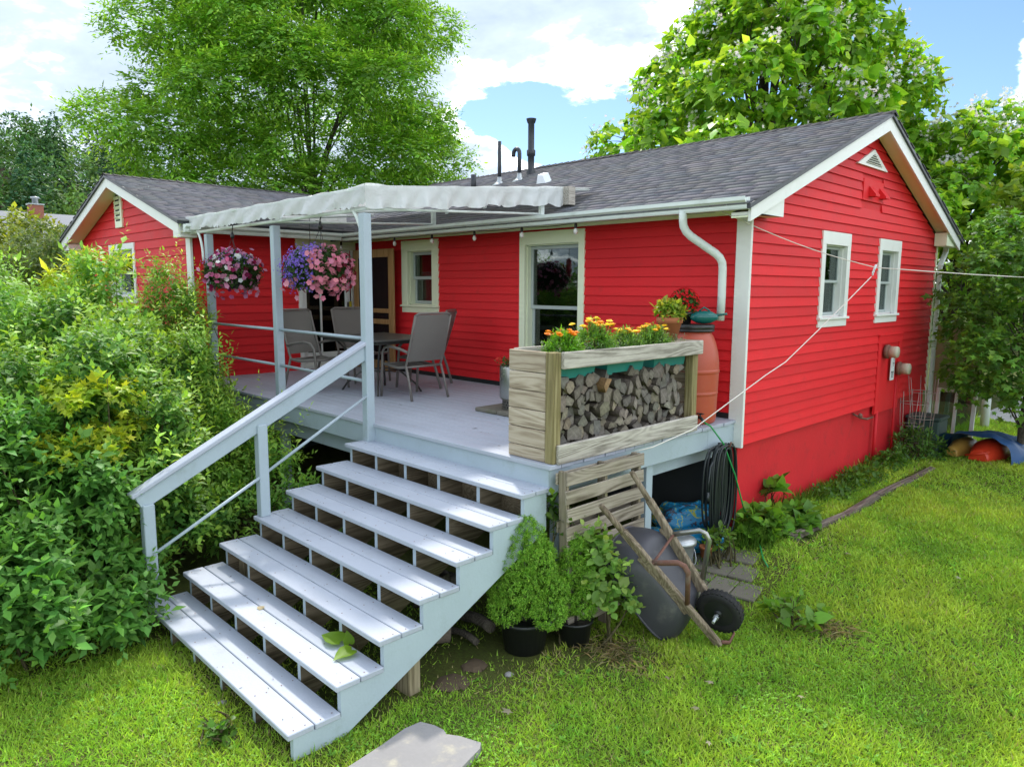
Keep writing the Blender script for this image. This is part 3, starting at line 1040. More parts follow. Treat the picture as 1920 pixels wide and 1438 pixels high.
for (v_, f_, c_) in (r2, r3, r4):
    Vs.append(v_); Fs.append(f_ + off); Cs.append(c_); off += len(v_)
npmesh('shingle_field', np.concatenate(Vs), np.concatenate(Fs), M['shingle'], house, col=np.concatenate(Cs), kind='stuff')
# ridge caps
V, F, C = [], [], []
for i in range(62):
    x = 0.28 - i * 0.15
    for sg in (-1, 1):
        b = np.array((0.075, 0.07, 0.072)) * random.uniform(.75, 1.2)
        o = len(V)
        h = 0.062 if i < 26 or i > 40 else 0.072
        V += [(x, RIDGE_Y, RIDGE_Z + h + .012), (x - .17, RIDGE_Y, RIDGE_Z + h), (x - .17, RIDGE_Y + sg * .13, RIDGE_Z + h - .055), (x, RIDGE_Y + sg * .13, RIDGE_Z + h - .043), (x, RIDGE_Y, RIDGE_Z + h - .02), (x, RIDGE_Y + sg * .13, RIDGE_Z + h - .07)]
        F += [(o, o + 1, o + 2), (o, o + 2, o + 3), (o, o + 3, o + 5), (o, o + 5, o + 4)]
        C += [b] * 6
for i in range(36):
    y = WFY - .34 + i * .15
    for sg in (-1, 1):
        b = np.array((0.07, 0.066, 0.068)) * random.uniform(.75, 1.2)
        o = len(V)
        V += [(WRX, y, WRZ + .075), (WRX, y + .17, WRZ + .062), (WRX + sg * .13, y + .17, WRZ + .022), (WRX + sg * .13, y, WRZ + .034)]
        F += [(o, o + 1, o + 2), (o, o + 2, o + 3)]
        C += [b] * 4
npmesh('ridge_cap', np.array(V), np.array(F), M['shingle'], house, col=np.array(C), kind='stuff')

# gutters
def gutter(p0, p1, out, z, mat=M['gutter']):
    """K-style gutter from p0 to p1; out is the unit vector away from the wall."""
    o = Vector(out)
    prof = [(0.0, 0.11), (0.0, 0.0), (0.055, 0.0), (0.062, 0.02), (0.062, 0.045), (0.10, 0.075), (0.10, 0.112), (0.094, 0.112), (0.094, 0.08), (0.055, 0.05), (0.055, 0.006), (0.006, 0.006), (0.006, 0.11)]
    a, b = Vector(p0), Vector(p1)
    mb = MB()
    pts = [a + o * u + Vector((0, 0, z + v)) for u, v in prof]
    mb.prism(pts, b - a)
    return mb.obj('gutter', mat, house)


gutter((0.225, -0.475, 0), (-6.95, -0.475, 0), (0, -1, 0), 3.522)
gutter((-6.86, -3.06, 0), (-6.86, -0.60, 0), (1, 0, 0), 3.52)
mb = MB(); mb.box(-6.95, -0.474, 3.52, 0.20, -0.455, 3.60); mb.obj('fascia', M['white'], house)
for i in range(9):
    mb = MB(); x = -0.4 - i * .72; mb.box(x - .012, -0.57, 3.628, x + .012, -0.475, 3.634); mb.obj('gutter_strap', M['gutter'], house)


def downspout(pts, w=0.075, d=0.06):
    mb = MB()
    P = [Vector(p) for p in pts]
    for i in range(len(P) - 1):
        dr = (P[i + 1] - P[i]).normalized()
        for e in range(1):
            L = (P[i + 1] - P[i]).length
            q = Vector((0, 0, 1)).rotation_difference(dr).to_matrix().to_4x4()
            mb.box(-w / 2, -d / 2, -0.018, w / 2, d / 2, L + .018, .01, Matrix.Translation(P[i]) @ q)
    return mb


ds = MB().tube([(-0.47, -0.52, 3.55), (-0.47, -0.515, 3.45), (-0.468, -0.505, 3.40), (-0.45, -0.48, 3.345), (-0.42, -0.44, 3.30), (-0.25, -0.235, 3.13), (-0.222, -0.20, 3.09), (-0.207, -0.175, 3.04), (-0.205, -0.165, 2.98), (-0.21, -0.15, 2.70), (-0.215, -0.15, 2.45)], 0.046, 12, flat=0.85)
ds.obj('downspout', M['gutter'], house)
ds = downspout([(0.045, 6.50, 3.5), (0.045, 6.48, 3.38), (0.07, 6.16, 3.16), (0.07, 6.16, 0.35)], 0.075, 0.06)
ds.obj('downspout', M['gutter'], house)

# vent pipes on the roof
def roof_z(y):
    return EAVE_Z + .03 + SLOPE * (y - EAVE_Y)


mb = MB(); mb.tube([(-6.51, 2.0, roof_z(2.0) - .05), (-6.51, 2.0, 4.81)], 0.05, 12); mb.obj('vent_pipe', M['blackpipe'], house)
mb = MB(); mb.tube([(-5.93, 2.1, roof_z(2.1) - .05), (-5.93, 2.1, 5.33)], 0.033, 12); p = mb.obj('vent_pipe', M['blackpipe'], house)
mb = MB(); mb.lathe([(0.16, -.045), (0.1, 0.0), (0.045, 0.05), (0.036, 0.12)], 14, (-5.93, 2.1, roof_z(2.1) + .01)); mb.obj('pipe_boot', M['galv'], p)
mb = MB()
arc = [(-5.50, 2.17, roof_z(2.17) - .05), (-5.50, 2.17, 5.08)] + [(-5.50 - .075 + .075 * math.cos(t), 2.17, 5.08 + .085 * math.sin(t)) for t in np.linspace(0, PI, 9)[1:]] + [(-5.65, 2.17, 5.04)]
mb.tube(arc, 0.036, 12); p = mb.obj('vent_pipe', M['blackpipe'], house)
mb = MB(); mb.lathe([(0.16, -.045), (0.1, 0.0), (0.05, 0.05), (0.04, 0.12)], 14, (-5.5, 2.17, roof_z(2.17) + .01)); mb.obj('pipe_boot', M['galv'], p)
mb = MB(); mb.lathe([(0.085, -.1), (0.08, 0.05), (0.058, 0.09), (0.058, 0.32), (0.075, 0.335), (0.078, 0.42), (0.064, 0.435), (0.056, 0.45), (0.056, 0.88), (0.072, 0.90), (0.088, 0.955), (0.09, 0.965), (0.07, 0.96), (0.04, 0.90)], 20, (-5.60, 2.56, roof_z(2.56)), None, True, False)
p = mb.obj('stove_pipe', M['blackpipe'], house)
mb = MB(); mb.prism([(-4.50, 1.55, roof_z(1.55)), (-4.28, 1.55, roof_z(1.55)), (-4.37, 1.55, roof_z(1.55) + .16), (-4.47, 1.55, roof_z(1.55) + .17)], (0, 0.14, 0.05)); mb.obj('roof_vent', M['whitepl'], house)

# glass door on the wing
a, b, za, zb = WIN['D']
mb = MB()
fbox(mb, T_WSIDE, a - .08, a, -0.02, 0.034, za, zb, .004); fbox(mb, T_WSIDE, b, b + .09, -0.02, 0.034, za, zb, .004)
fbox(mb, T_WSIDE, a, b, -0.12, -0.02, zb - .02, zb); fbox(mb, T_WSIDE, a, b, -0.12, 0.03, za - .02, za + .02)
door = mb.obj('glass_door', M['white'], house)
mb = MB()
for (p0, p1) in ((a, a + .09), (b - .10, b)):
    fbox(mb, T_WSIDE, p0, p1, -0.07, -0.03, za + .02, zb - .02, .003)
fbox(mb, T_WSIDE, a + .09, b - .10, -0.07, -0.031, za + .02, za + .24, .003); fbox(mb, T_WSIDE, a + .09, b - .10, -0.07, -0.031, zb - .14, zb - .02, .003)
fbox(mb, T_WSIDE, a + .34, a + .37, -0.065, -0.032, za + .24, zb - .14, .003)
mb.obj('door_stile', M['white'], door)
mb = MB(); fbox(mb, T_WSIDE, a + .09, b - .10, -0.056, -0.05, za + .24, zb - .14); mb.obj('pane', M['glass'], door)
mb = MB(); mb.tube([(WX - .03, b - .05, 2.42), (WX + .03, b - .05, 2.42), (WX + .035, b - .13, 2.41)], 0.012, 8); fbox(mb, T_WSIDE, b - .07, b - .03, -0.03, -0.022, 2.35, 2.52); mb.obj('handle', M['steel'], door)

# ================================================================ ELECTRIC METERS
for (i, (y, z, lab)) in enumerate(((4.06, 1.90, 'tan round utility meter on the red panel, the higher one left of the white plate'), (4.62, 1.62, 'tan round utility meter on the red panel, the lower one right of the white plate'))):
    t = thing('utility_meter', lab, 'meter', (0.05, y, z), 'utility meters on the gable wall')
    R = Matrix.Translation((0.034, y, z)) @ Matrix.Rotation(PI / 2, 4, 'Y')
    mb = MB(); mb.lathe([(0.10, 0), (0.10, .04), (0.085, .05)], 22, M=R); mb.obj('base_ring', M['rust'], t)
    mb = MB(); mb.lathe([(0.082, .05), (0.082, .15), (0.075, .165), (0.0, .17)], 22, M=R); mb.obj('cover', M['tan'], t)
t = thing('notice_plate', 'narrow white plate with dark print between the two meters', 'sign', (0.05, 4.31, 1.64))
mb = MB(); mb.box(0.05, 4.24, 1.47, 0.062, 4.385, 1.82, .002); mb.obj('plate', M['whitepl'], t)
mb = MB()
for (ya, yb, za, zb) in ((4.33, 4.355, 1.78, 1.80), (4.33, 4.355, 1.75, 1.77), (4.325, 4.36, 1.70, 1.735), (4.33, 4.355, 1.675, 1.69), (4.27, 4.275, 1.66, 1.74), (4.255, 4.36, 1.585, 1.60), (4.26, 4.35, 1.57, 1.578), (4.26, 4.34, 1.555, 1.562), (4.26, 4.35, 1.54, 1.547), (4.26, 4.33, 1.525, 1.532), (4.265, 4.35, 1.51, 1.517)):
    mb.box(0.0605, ya, za, 0.0635, yb, zb)
mb.obj('print', M['blackpipe'], t)

# ================================================================ DECK
DZ, DX, DY = 1.412, -0.044, -2.927
deck = thing('deck', 'light grey painted timber deck along the red house wall', 'deck', (-3.5, -1.5, 0.0))
nb = 21
bw = (0 - 0.005 - DY) / nb
for i in range(nb):
    y0 = DY + i * bw
    cuts = [-7.27, random.uniform(-5.5, -2.2), DX + random.uniform(-.006, .006)]
    for k in range(2):
        mb = MB(); mb.box(cuts[k] + .001, y0 + .0025, DZ - .034, cuts[k + 1] - .001, y0 + bw - .0025, DZ + random.uniform(-.0015, .0015), .003)
        mb.obj('deck_board', M['deck'], deck)
mb = MB(); mb.box(-7.28, DY + .022, DZ - .235, DX - .022, DY + .06, DZ - .036, .003); mb.obj('fascia_board', M['deckside'], deck)
mb = MB(); mb.box(DX - .06, DY + .0225, DZ - .236, DX - .0215, -0.56, DZ - .036, .003); mb.obj('fascia_board', M['deckside'], deck)
mb = MB(); mb.box(DX - .06, -0.557, DZ - .236, DX - .0215, -0.02, DZ - .036, .003); mb.obj('fascia_board', M['deckside'], deck)
mb = MB(); mb.box(-7.28, DY + .13, DZ - .43, DX - .16, DY + .17, DZ - .24, .003); mb.obj('beam', M['deckside'], deck)
mb = MB(); mb.box(DX - .20, DY + .17, DZ - .40, DX - .16, -0.02, DZ - .24, .003); mb.obj('beam', M['deckside'], deck)
for i in range(14):
    x = -0.35 - i * .5
    mb = MB(); mb.box(x - .02, DY + .18, DZ - .225, x + .02, -0.03, DZ - .037); mb.obj('joist', M['raw'], deck)
for (x, y) in ((-0.15, DY + .23), (-2.5, DY + .23), (-4.8, DY + .23), (-7.1, DY + .23), (-0.15, -1.5)):
    mb = MB(); mb.box(x - .05, y - .05, -.1, x + .05, y + .05, DZ - .24, .004); mb.obj('support_post', M['deckside'], deck)

posts = []
for (x, yb, zb) in ((-2.50, -2.945, DZ - .18), (-4.535, -2.865, DZ), (-6.49, -2.865, DZ)):
    mb = MB(); mb.box(x - .046, yb - .046, zb, x + .046, yb + .046, 3.485, .006)
    mb.obj('awning_post', M['deckside'], deck)
for z in (2.265, 1.835):
    mb = MB(); mb.tube([(-6.49, -2.865, z), (-4.54, -2.865, z)], 0.017, 8); mb.obj('guard_rail', M['deckside'], deck)
    mb = MB(); mb.tube([(-4.53, -2.865, z), (-2.5, -2.935, z)], 0.017, 8); mb.obj('guard_rail', M['deckside'], deck)

# ================================================================ STAIRS
stairs = thing('stairs', 'wide grey painted wooden steps with open risers rising from lawn to deck', 'stairs', (-1.3, -4.2, 0.0))
RISE, RUN, TD = 0.1766, 0.3208, 0.348
SX0, SX1 = -2.56, -0.068
for k in range(1, 8):
    z = DZ - k * RISE
    yr = -2.53 - k * RUN - (0.045 if k == 1 else 0.0)
    yf = -2.53 - k * RUN - TD
    ym = (yr + yf) / 2
    j = random.uniform(-.004, .004)
    mb = MB(); mb.box(SX0 + j, yf, z - .038, SX1 + random.uniform(-.006, .006), ym - .0035, z, .005); mb.obj('tread_board', M['deck'], stairs)
    mb = MB(); mb.box(SX0 + random.uniform(-.004, .004), ym + .0035, z - .038, SX1 + random.uniform(-.006, .006), yr, z + random.uniform(-.002, .001), .005); mb.obj('tread_board', M['deck'], stairs)


def screws():
    mb = MB()
    for k in range(1, 8):
        z = DZ - k * RISE
        for x in (-2.49, -2.055, -1.59, -1.11, -0.60, -0.095):
            for dy in (.045, .125, .225, .305):
                xx, yy = x + random.uniform(-.008, .008), -2.53 - k * RUN - TD + dy + random.uniform(-.006, .006)
                if k == 1 and dy > .29:
                    continue
                mb.lathe([(.0048, z + .0022), (.0048, z + .003)], 6, (xx, yy, 0))
    return mb.obj('screw_head', M['rust'], stairs, kind='stuff')


screws()


def stringer(x0, x1, mat):
    P = []
    ytop = -2.92
    P.append((x0, ytop, DZ - 1 * RISE - .038))
    for k in range(1, 8):
        z = DZ - k * RISE - .0385
        yr = -2.53 - k * RUN
        yf = -2.53 - k * RUN - TD + .035
        P.append((x0, yf, z))
        if k < 7:
            P.append((x0, yf, z - RISE))
    P.append((x0, P[-1][1], -.04))
    P.append((x0, P[-1][1] + .26, -.04))
    # straight lower edge up to the deck
    P.append((x0, ytop, DZ - 1 * RISE - .038 - .30))
    mb = MB(); mb.prism(P, (x1 - x0, 0, 0))
    if isinstance(mat, tuple):      # raw side faces, painted edges
        mb.mi = [0, 0] + [1] * (len(mb.f) - 2)
    return mb.obj('stringer', mat, stairs)


xs = [-2.51, -2.075, -1.61, -1.13, -0.62, -0.115]
for i, x in enumerate(xs):
    stringer(x, x + .038, M['deckside'] if i == len(xs) - 1 else (M['raw'], M['deckside']))
mb = MB(); mb.box(-2.5, -2.918, .95, -.10, -2.90, 1.17); mb.obj('header_board', M['raw'], stairs)
mb = MB(); mb.box(-0.33, -4.20, -.03, -0.15, -4.10, .42, .005); mb.obj('prop_post', M['postz'], stairs)
mb = MB(); mb.box(-2.48, -4.35, -.03, -2.38, -4.25, .5, .005); mb.obj('prop_post', M['postz'], stairs)
# hand rail
for (x, y, z0, z1) in ((-2.50, -5.07, DZ - 7 * RISE, 1.02), (-2.50, -4.085, DZ - 4 * RISE, 1.55)):
    mb = MB(); mb.box(x - .045, y - .045, z0, x + .045, y + .045, z1, .006); mb.obj('rail_post', M['deckside'], stairs)
d = Vector((0, 2.20, 1.115))
ang = math.atan2(d.z, d.y)
L = d.length
M4 = Matrix.Translation((-2.50, -5.14, 1.045)) @ Matrix.Rotation(ang, 4, 'X')
mb = MB(); mb.box(-.020, 0, -.075, .020, L, .055, .004, M4); mb.obj('hand_rail', M['deckside'], stairs)
mb = MB(); mb.box(-.070, -.02, .056, .045, L + .01, .092, .006, M4); mb.obj('rail_cap', M['deck'], stairs)
mb = MB(); mb.tube([(-2.47, -5.05, .60), (-2.47, -4.09, 1.09)], 0.0145, 8); mb.obj('rail_pipe', M['deckside'], stairs)
mb = MB(); mb.tube([(-2.47, -4.08, 1.10), (-2.47, -2.95, 1.715)], 0.0145, 8); mb.obj('rail_pipe', M['deckside'], stairs)

# ================================================================ AWNING
aw = thing('awning', 'off white canvas awning with scalloped valance over the deck', 'awning', (-5.0, -1.5, 1.412))
AX0, AX1, AY0, AY1 = -7.50, -2.46, -2.96, -0.06
azf = lambda x, y: 3.735 + 0.098 * (y - AY0)


def canopy(u, v):
    x = AX0 + (AX1 - AX0) * u
    y = AY0 + (AY1 + .55 - AY0) * v
    sag = -0.035 * abs(math.sin(u * PI * 4)) ** 2 * math.sin(min(v, 1) * PI) - 0.012 * math.sin(u * 43 + 3 * v)
    return (x, y, azf(x, y) + sag)


mb = MB(); mb.grid(canopy, 80, 24); mb.obj('canopy', M['canvas'], aw)


def valance(fx, n, dp=0.175, amp=0.032):
    """fx(t) gives the top edge point and the outward unit vector."""
    mb = MB()

    def fn(i, j):
        p, o = fx(i)
        fold = math.sin(i * 57) * .5 + math.sin(i * 131 + 1) * .3 + math.sin(i * 23 + 2) * .6
        ends = max(0.0, min(1, i * 26, (1 - i) * 26))
        out = (0.022 * j + 0.026 * fold * j + 0.020 * math.sin(i * 70 + j * 4) * j) * ends
        drop = dp + amp * abs(math.sin(i * n * PI + .9 * math.sin(i * 13) + .6 * math.sin(i * 29 + 1))) * (.6 + .4 * math.sin(i * 19 + 2)) + 0.012 * math.sin(i * 17) + .01 * math.sin(i * 41)
        return (p[0] + o[0] * out, p[1] + o[1] * out, p[2] - drop * j + 0.004 * math.sin(i * 37))
    mb.grid(fn, 400, 7)
    return mb.obj('valance', M['canvas'], aw)


valance(lambda t: ((AX0 + (AX1 - AX0) * t, AY0 - .002, azf(0, AY0) + 0.03 * math.exp(-((t - 1) / .05) ** 2)), (0, -1)), 46)
valance(lambda t: ((AX1 + .002, AY0 + (AY1 - AY0) * t, azf(0, AY0 + (AY1 - AY0) * t) + 0.03 * math.exp(-(t / .08) ** 2)), (1, 0)), 9, 0.205, 0.035)
valance(lambda t: ((AX0 - .002, AY0 + (AY1 - AY0) * t, azf(0, AY0 + (AY1 - AY0) * t)), (-1, 0)), 14)
mb = MB(); mb.tube([(AX0 + .05, -2.91, 3.515), (AX1 - .03, -2.91, 3.535)], 0.020, 8); mb.obj('front_tube', M['gutter'], aw)
mb = MB(); mb.tube([(AX0 + .05, -2.945, 3.715), (AX1 - .02, -2.945, 3.72)], 0.018, 8); mb.obj('front_tube', M['gutter'], aw)
for x in (AX0 + .08, -6.3, -5.05, -3.75, AX1 - .04):
    mb = MB(); mb.tube([(x, -2.93, 3.70), (x, AY1 + .5, 3.70 + .098 * 3.37)], 0.017, 7); mb.obj('rafter_tube', M['gutter'], aw)
for x in (AX1 - .04, -4.6):
    mb = MB(); mb.tube([(x, -2.92, 3.53), (x, -0.45, 3.66)], 0.014, 7); mb.obj('side_tube', M['gutter'], aw)
    mb = MB(); mb.box(x - .02, -.47, roof_z(-.44), x + .02, -.41, 3.84); mb.obj('side_foot', M['gutter'], aw)
for (xa, xb, zb) in ((-2.78, -2.548, 2.99), (-6.76, -6.538, 3.12)):
    pts = [(xa + (xb - xa) * (1 - (1 - t) ** 2.4), -2.93, 3.56 - (3.56 - zb) * t ** 1.25) for t in np.linspace(0, 1, 10)]
    mb = MB(); mb.tube(pts, 0.017, 8); mb.obj('brace', M['gutter'], aw)
mb = MB(); mb.box(-2.56, -0.10, roof_z(-.1) + .07, -2.36, 0.02, roof_z(0) + .25, .004); mb.obj('end_board', M['rack_y'], aw)
mb = MB()
for (x, y) in ((-5.2, 0.3), (-4.4, .36)):
    mb.box(x - .02, y - .02, roof_z(y), x + .02, y + .02, 4.02)
mb.obj('roof_bracket', M['gutter'], aw)

# ================================================================ LEAF GENERATORS
T_LANCE = (np.array([(0, 0, 0), (.44, .5, .06), (.44, -.5, .06), (.48, 0, -.01), (1, 0, -.10)], float),
           np.array([(0, 3, 1), (0, 2, 3), (1, 3, 4), (3, 2, 4)]))
T_OVAL = (np.array([(0, 0, 0), (.25, .42, .06), (.25, -.42, .06), (.62, .46, .05), (.62, -.46, .05), (1, 0, -.06), (.5, 0, -.02)], float),
          np.array([(0, 6, 1), (0, 2, 6), (1, 6, 3), (6, 2, 4), (3, 6, 5), (6, 4, 5)]))
T_QUAD = (np.array([(0, 0, 0), (.45, .5, .04), (1, 0, -.08), (.45, -.5, .04)], float), np.array([(0, 2, 1), (0, 3, 2)]))
T_HEART = (np.array([(0.06, 0, 0), (-.06, .22, .03), (.10, .46, .07), (.40, .48, .05), (.72, .26, -.02), (1, 0, -.16), (.72, -.26, -.02), (.40, -.48, .05), (.10, -.46, .07), (-.06, -.22, .03), (.5, 0, -.05)], float),
           np.array([(10, i + 1, i) for i in range(0, 9)] + [(10, 0, 9)]))


def _maple():
    pts = []
    for (ang, r) in ((180, .05), (128, .30), (112, .52), (90, .30), (72, .50), (56, .92), (40, .52), (20, .60), (0, 1.0), (-20, .60), (-40, .52), (-56, .92), (-72, .50), (-90, .30), (-112, .52), (-128, .30)):
        a = math.radians(ang)
        pts.append((.28 + .72 * r * math.cos(a), .72 * r * math.sin(a), -.12 * r * r))
    pts.append((.28, 0, .03))
    n = 16
    return np.array(pts, float), np.array([(n, (i + 1) % n, i) for i in range(n)])


T_MAPLE = _maple()
T_HEART6 = (np.array([(0, 0, .02), (-.05, .30, .05), (.40, .50, .05), (1, 0, -.18), (.40, -.50, .05), (-.05, -.30, .05), (.5, 0, -.04)], float), np.array([(6, 1, 0), (6, 2, 1), (6, 3, 2), (6, 4, 3), (6, 5, 4), (6, 0, 5)]))


def _flower(n=6, cup=.35, inner=.62):
    pts, k = [(0, 0, -.12)], 2 * n
    for i in range(k):
        r = 1.0 if i % 2 == 0 else inner
        a = 2 * PI * i / k
        pts.append((r * math.cos(a), r * math.sin(a), cup * r - .1))
    return np.array(pts, float), np.array([(0, 1 + i, 1 + (i + 1) % k) for i in range(k)])


T_FLOWER = _flower(5, .35, .78)
T_STAR = _flower(5, .1, .45)


def nrm(a):
    return a / np.maximum(np.linalg.norm(a, axis=-1, keepdims=True), 1e-9)


def rsph(r, n):
    return nrm(r.normal(size=(n, 3)))


def leaves(B, D, U, L, Wd, tmpl, col, cvar=0.22, r=rng):
    """Leaf meshes at B along D with upper side U; returns (V, F, C)."""
    tv, tf = tmpl
    n, k = len(B), len(tmpl[0])
    D = nrm(D)
    S = nrm(np.cross(D, U) + 1e-6)
    Nn = np.cross(S, D)
    L = np.broadcast_to(np.asarray(L, float), (n,))[:, None, None]
    Wd = np.broadcast_to(np.asarray(Wd, float), (n,))[:, None, None]
    V = B[:, None] + D[:, None] * (tv[None, :, 0:1] * L) + S[:, None] * (tv[None, :, 1:2] * Wd) + Nn[:, None] * (tv[None, :, 2:3] * L)
    F = (tf[None] + (np.arange(n) * k)[:, None, None]).reshape(-1, 3)
    col = np.broadcast_to(np.asarray(col, float), (n, 3))
    C = col * np.exp(r.normal(0, cvar, (n, 1))) * (1 + r.uniform(-.10, .10, (n, 3)) * np.array((1.3, .5, 1)))
    return V.reshape(-1, 3), F, np.repeat(np.clip(C, 0, 1), k, 0)


def join(parts):
    Vs, Fs, Cs, o = [], [], [], 0
    for (V, F, C) in parts:
        Vs.append(V); Fs.append(F + o); Cs.append(C); o += len(V)
    return np.concatenate(Vs), np.concatenate(Fs), np.concatenate(Cs)


def shoots(lobes, n, r, spread=0.55, up=0.45, zmin=-0.35, fill=0.22):
    """Shoot bases and directions over a union of ellipsoids (cx, cy, cz, rx, ry, rz)."""
    lob = np.array(lobes, float)
    w = (lob[:, 3] * lob[:, 4] + lob[:, 4] * lob[:, 5] + lob[:, 3] * lob[:, 5])
    P, Dd = [], []
    tot = 0
    while tot < n:
        m = int((n - tot) * 2.2) + 40
        i = r.choice(len(lob), m, p=w / w.sum())
        s = rsph(r, m)
        keep = s[:, 2] > zmin - r.random(m) * .3
        i, s = i[keep], s[keep]
        rad = 1.0 - np.abs(r.normal(0, fill, len(i)))
        p = lob[i, :3] + s * lob[i, 3:6] * rad[:, None]
        inside = np.zeros(len(i), bool)
        for k in range(len(lob)):
            d = (((p - lob[k, :3]) / lob[k, 3:6]) ** 2).sum(1)
            inside |= (d < 0.55) & (i != k)
        p, s, i = p[~inside], s[~inside], i[~inside]
        nn = nrm(s / lob[i, 3:6])
        d = nrm(nn * .8 + np.array((0, 0, up)) + r.normal(0, spread, nn.shape) * .6)
        P.append(p); Dd.append(d)
        tot += len(p)
    return np.concatenate(P)[:n], np.concatenate(Dd)[:n]


def twig_leaves(P, Dd, slen, nl, L, Wd, tmpl, col, r, open_=0.8, droop=0.0, cvar=.2, pinnate=False, tipcol=None, lvar=.25, opposite=False):
    """nl leaves along each shoot, spiralling (or two-ranked when pinnate)."""
    n = len(P)
    out = []
    side = nrm(np.cross(Dd, np.array((0, 0, 1.0)) + r.normal(0, .05, Dd.shape)))
    upv_ = nrm(np.cross(side, Dd))
    ph = r.random(n) * 2 * PI
    sl = slen * (1 + r.uniform(-.35, .35, n))
    shootc = np.exp(r.normal(0, cvar * .8, (n, 1)))
    for k in range(nl):
        t = (k + .6) / nl
        if pinnate:
            a = np.where(k % 2 == 0, 0.0, PI) + r.normal(0, .25, n)
        elif opposite:
            a = ph + (k // 2) * PI / 2 + (k % 2) * PI
        else:
            a = ph + k * 2.4
        if opposite:
            t = (k // 2 + .6) / (nl / 2)
        b = P + Dd * (sl * t)[:, None] - np.array((0, 0, 1.0)) * (droop * t * t * sl)[:, None]
        rad = side * np.cos(a)[:, None] + upv_ * np.sin(a)[:, None]
        d = nrm(Dd * (1 - open_ * (1 - .45 * t)) + rad * open_ + r.normal(0, .12, P.shape) - np.array((0, 0, droop * .5)))
        if k == nl - 1:
            d = nrm(Dd + r.normal(0, .15, P.shape))
        U = nrm(np.array((0, 0, 1.0)) * .75 + Dd * .45 + r.normal(0, .25, P.shape))
        cc = np.asarray(col, float)
        if tipcol is not None:
            cc = cc * (1 - t ** 2) + np.asarray(tipcol, float) * t ** 2
        sc = (1 - .35 * t) * np.exp(r.normal(0, lvar, n))
        out.append(leaves(b, d, U, L * sc, Wd * sc, tmpl, cc * shootc, cvar * .6, r))
    return join(out)


def stems_mesh(mb, base, tips, r0, r1, rr, bend=.15, n=5):
    for tpt in tips:
        b, t = Vector(base), Vector(tpt)
        pts = []
        j = Vector((rr.uniform(-1, 1), rr.uniform(-1, 1), rr.uniform(-.3, .3))) * bend * (t - b).length
        for k in range(5):
            s = k / 4
            pts.append(b.lerp(t, s) + j * math.sin(s * PI) * .6)
        mb.tube(pts, [r0 + (r1 - r0) * k / 4 for k in range(5)], n, cap=False)
    return mb


# ================================================================ THINGS ON THE DECK
rr = random.Random(5)


def make_chair(label):
    t = thing('patio_chair', label, 'chair', (0, 0, 0), 'patio chairs round the deck table')
    w = .27
    for s in (-1, 1):
        y = s * w
        mb = MB(); mb.tube([(.30, y * 1.04, 0), (.27, y * 1.04, .40), (.255, y * 1.05, .56), (.20, y * 1.07, .625), (.08, y * 1.09, .645), (-.14, y * 1.08, .615), (-.25, y * 1.02, .585)], .015, 8, flat=1.25); mb.obj('front_leg_and_arm', M['chairframe'], t)
        mb = MB(); mb.tube([(-.20, y, .43), (-.27, y * 1.02, .22), (-.33, y * 1.05, 0)], .015, 8, flat=1.25); mb.obj('rear_leg', M['chairframe'], t)
        mb = MB(); mb.tube([(.28, y * 1.0, .42), (-.05, y, .385), (-.20, y, .405), (-.235, y, .50), (-.33, y, .80), (-.40, y, 1.03)], .014, 8, flat=1.3); mb.obj('side_frame', M['chairframe'], t)
    mb = MB(); mb.tube([(-.40, -w, 1.03), (-.405, -w * .8, 1.055), (-.405, w * .8, 1.055), (-.40, w, 1.03)], .013, 8); mb.obj('cross_rail', M['chairframe'], t)
    mb = MB(); mb.tube([(.28, -w, .41), (.28, w, .41)], .012, 8); mb.obj('cross_rail', M['chairframe'], t)
    mb = MB(); mb.tube([(-.20, -w, .40), (-.20, w, .40)], .013, 8); mb.obj('cross_rail', M['chairframe'], t)
    mb = MB(); mb.grid(lambda i, j: (-.232 - .168 * i - .02 * math.sin(i * PI) - .018 * math.sin(j * PI), (-w + 2 * w * j) * .97, .47 + .57 * i), 8, 8); mb.obj('back_sling', M['sling'], t)
    mb = MB(); mb.grid(lambda i, j: (-.20 + .48 * i, (-w + 2 * w * j) * .97, .405 - .03 * math.sin(i * PI) - .015 * math.sin(j * PI) + .01 * i), 8, 8); mb.obj('seat_sling', M['sling'], t)
    return t


c0 = make_chair('grey sling patio chair with its back to the steps, front right of the table')
for i, (x, y, a, lab) in enumerate(((-3.66, -1.52, 181, None), (-4.42, -0.78, 215, 'grey sling patio chair against the red wall, mostly hidden behind the front right chair'), (-5.16, -2.02, 14, 'grey sling patio chair at the near left of the table, under the purple flower basket'), (-5.45, -1.12, -4, 'grey sling patio chair at the far left of the table by the glass door'))):
    c = c0 if i == 0 else copy_tree(c0)
    if lab:
        c['label'] = lab
    c.location = (x, y, DZ)
    c.rotation_euler = (0, 0, math.radians(a))
t = thing('patio_table', 'dark rectangular patio table with bowed steel legs among the chairs', 'table', (-4.4, -1.52, DZ))
mb = MB(); mb.box(-5.05, -2.05, DZ + .70, -3.68, -1.0, DZ + .722, .008); mb.obj('tabletop', M['tabletop'], t)
mb = MB(); mb.box(-5.0, -2.0, DZ + .665, -3.73, -1.05, DZ + .698, .005); mb.obj('apron', M['tabletop'], t)
for sx in (-1, 1):
    for sy in (-1, 1):
        mb = MB(); mb.tube([(-4.365 + sx * .52, -1.525 + sy * .36, DZ + .67), (-4.365 + sx * .30, -1.525 + sy * .24, DZ + .45), (-4.365 + sx * .17, -1.525 + sy * .16, DZ + .28), (-4.365 + sx * .36, -1.525 + sy * .30, DZ + .10), (-4.365 + sx * .42, -1.525 + sy * .34, DZ)], .014, 8); mb.obj('leg', M['tabletop'], t)
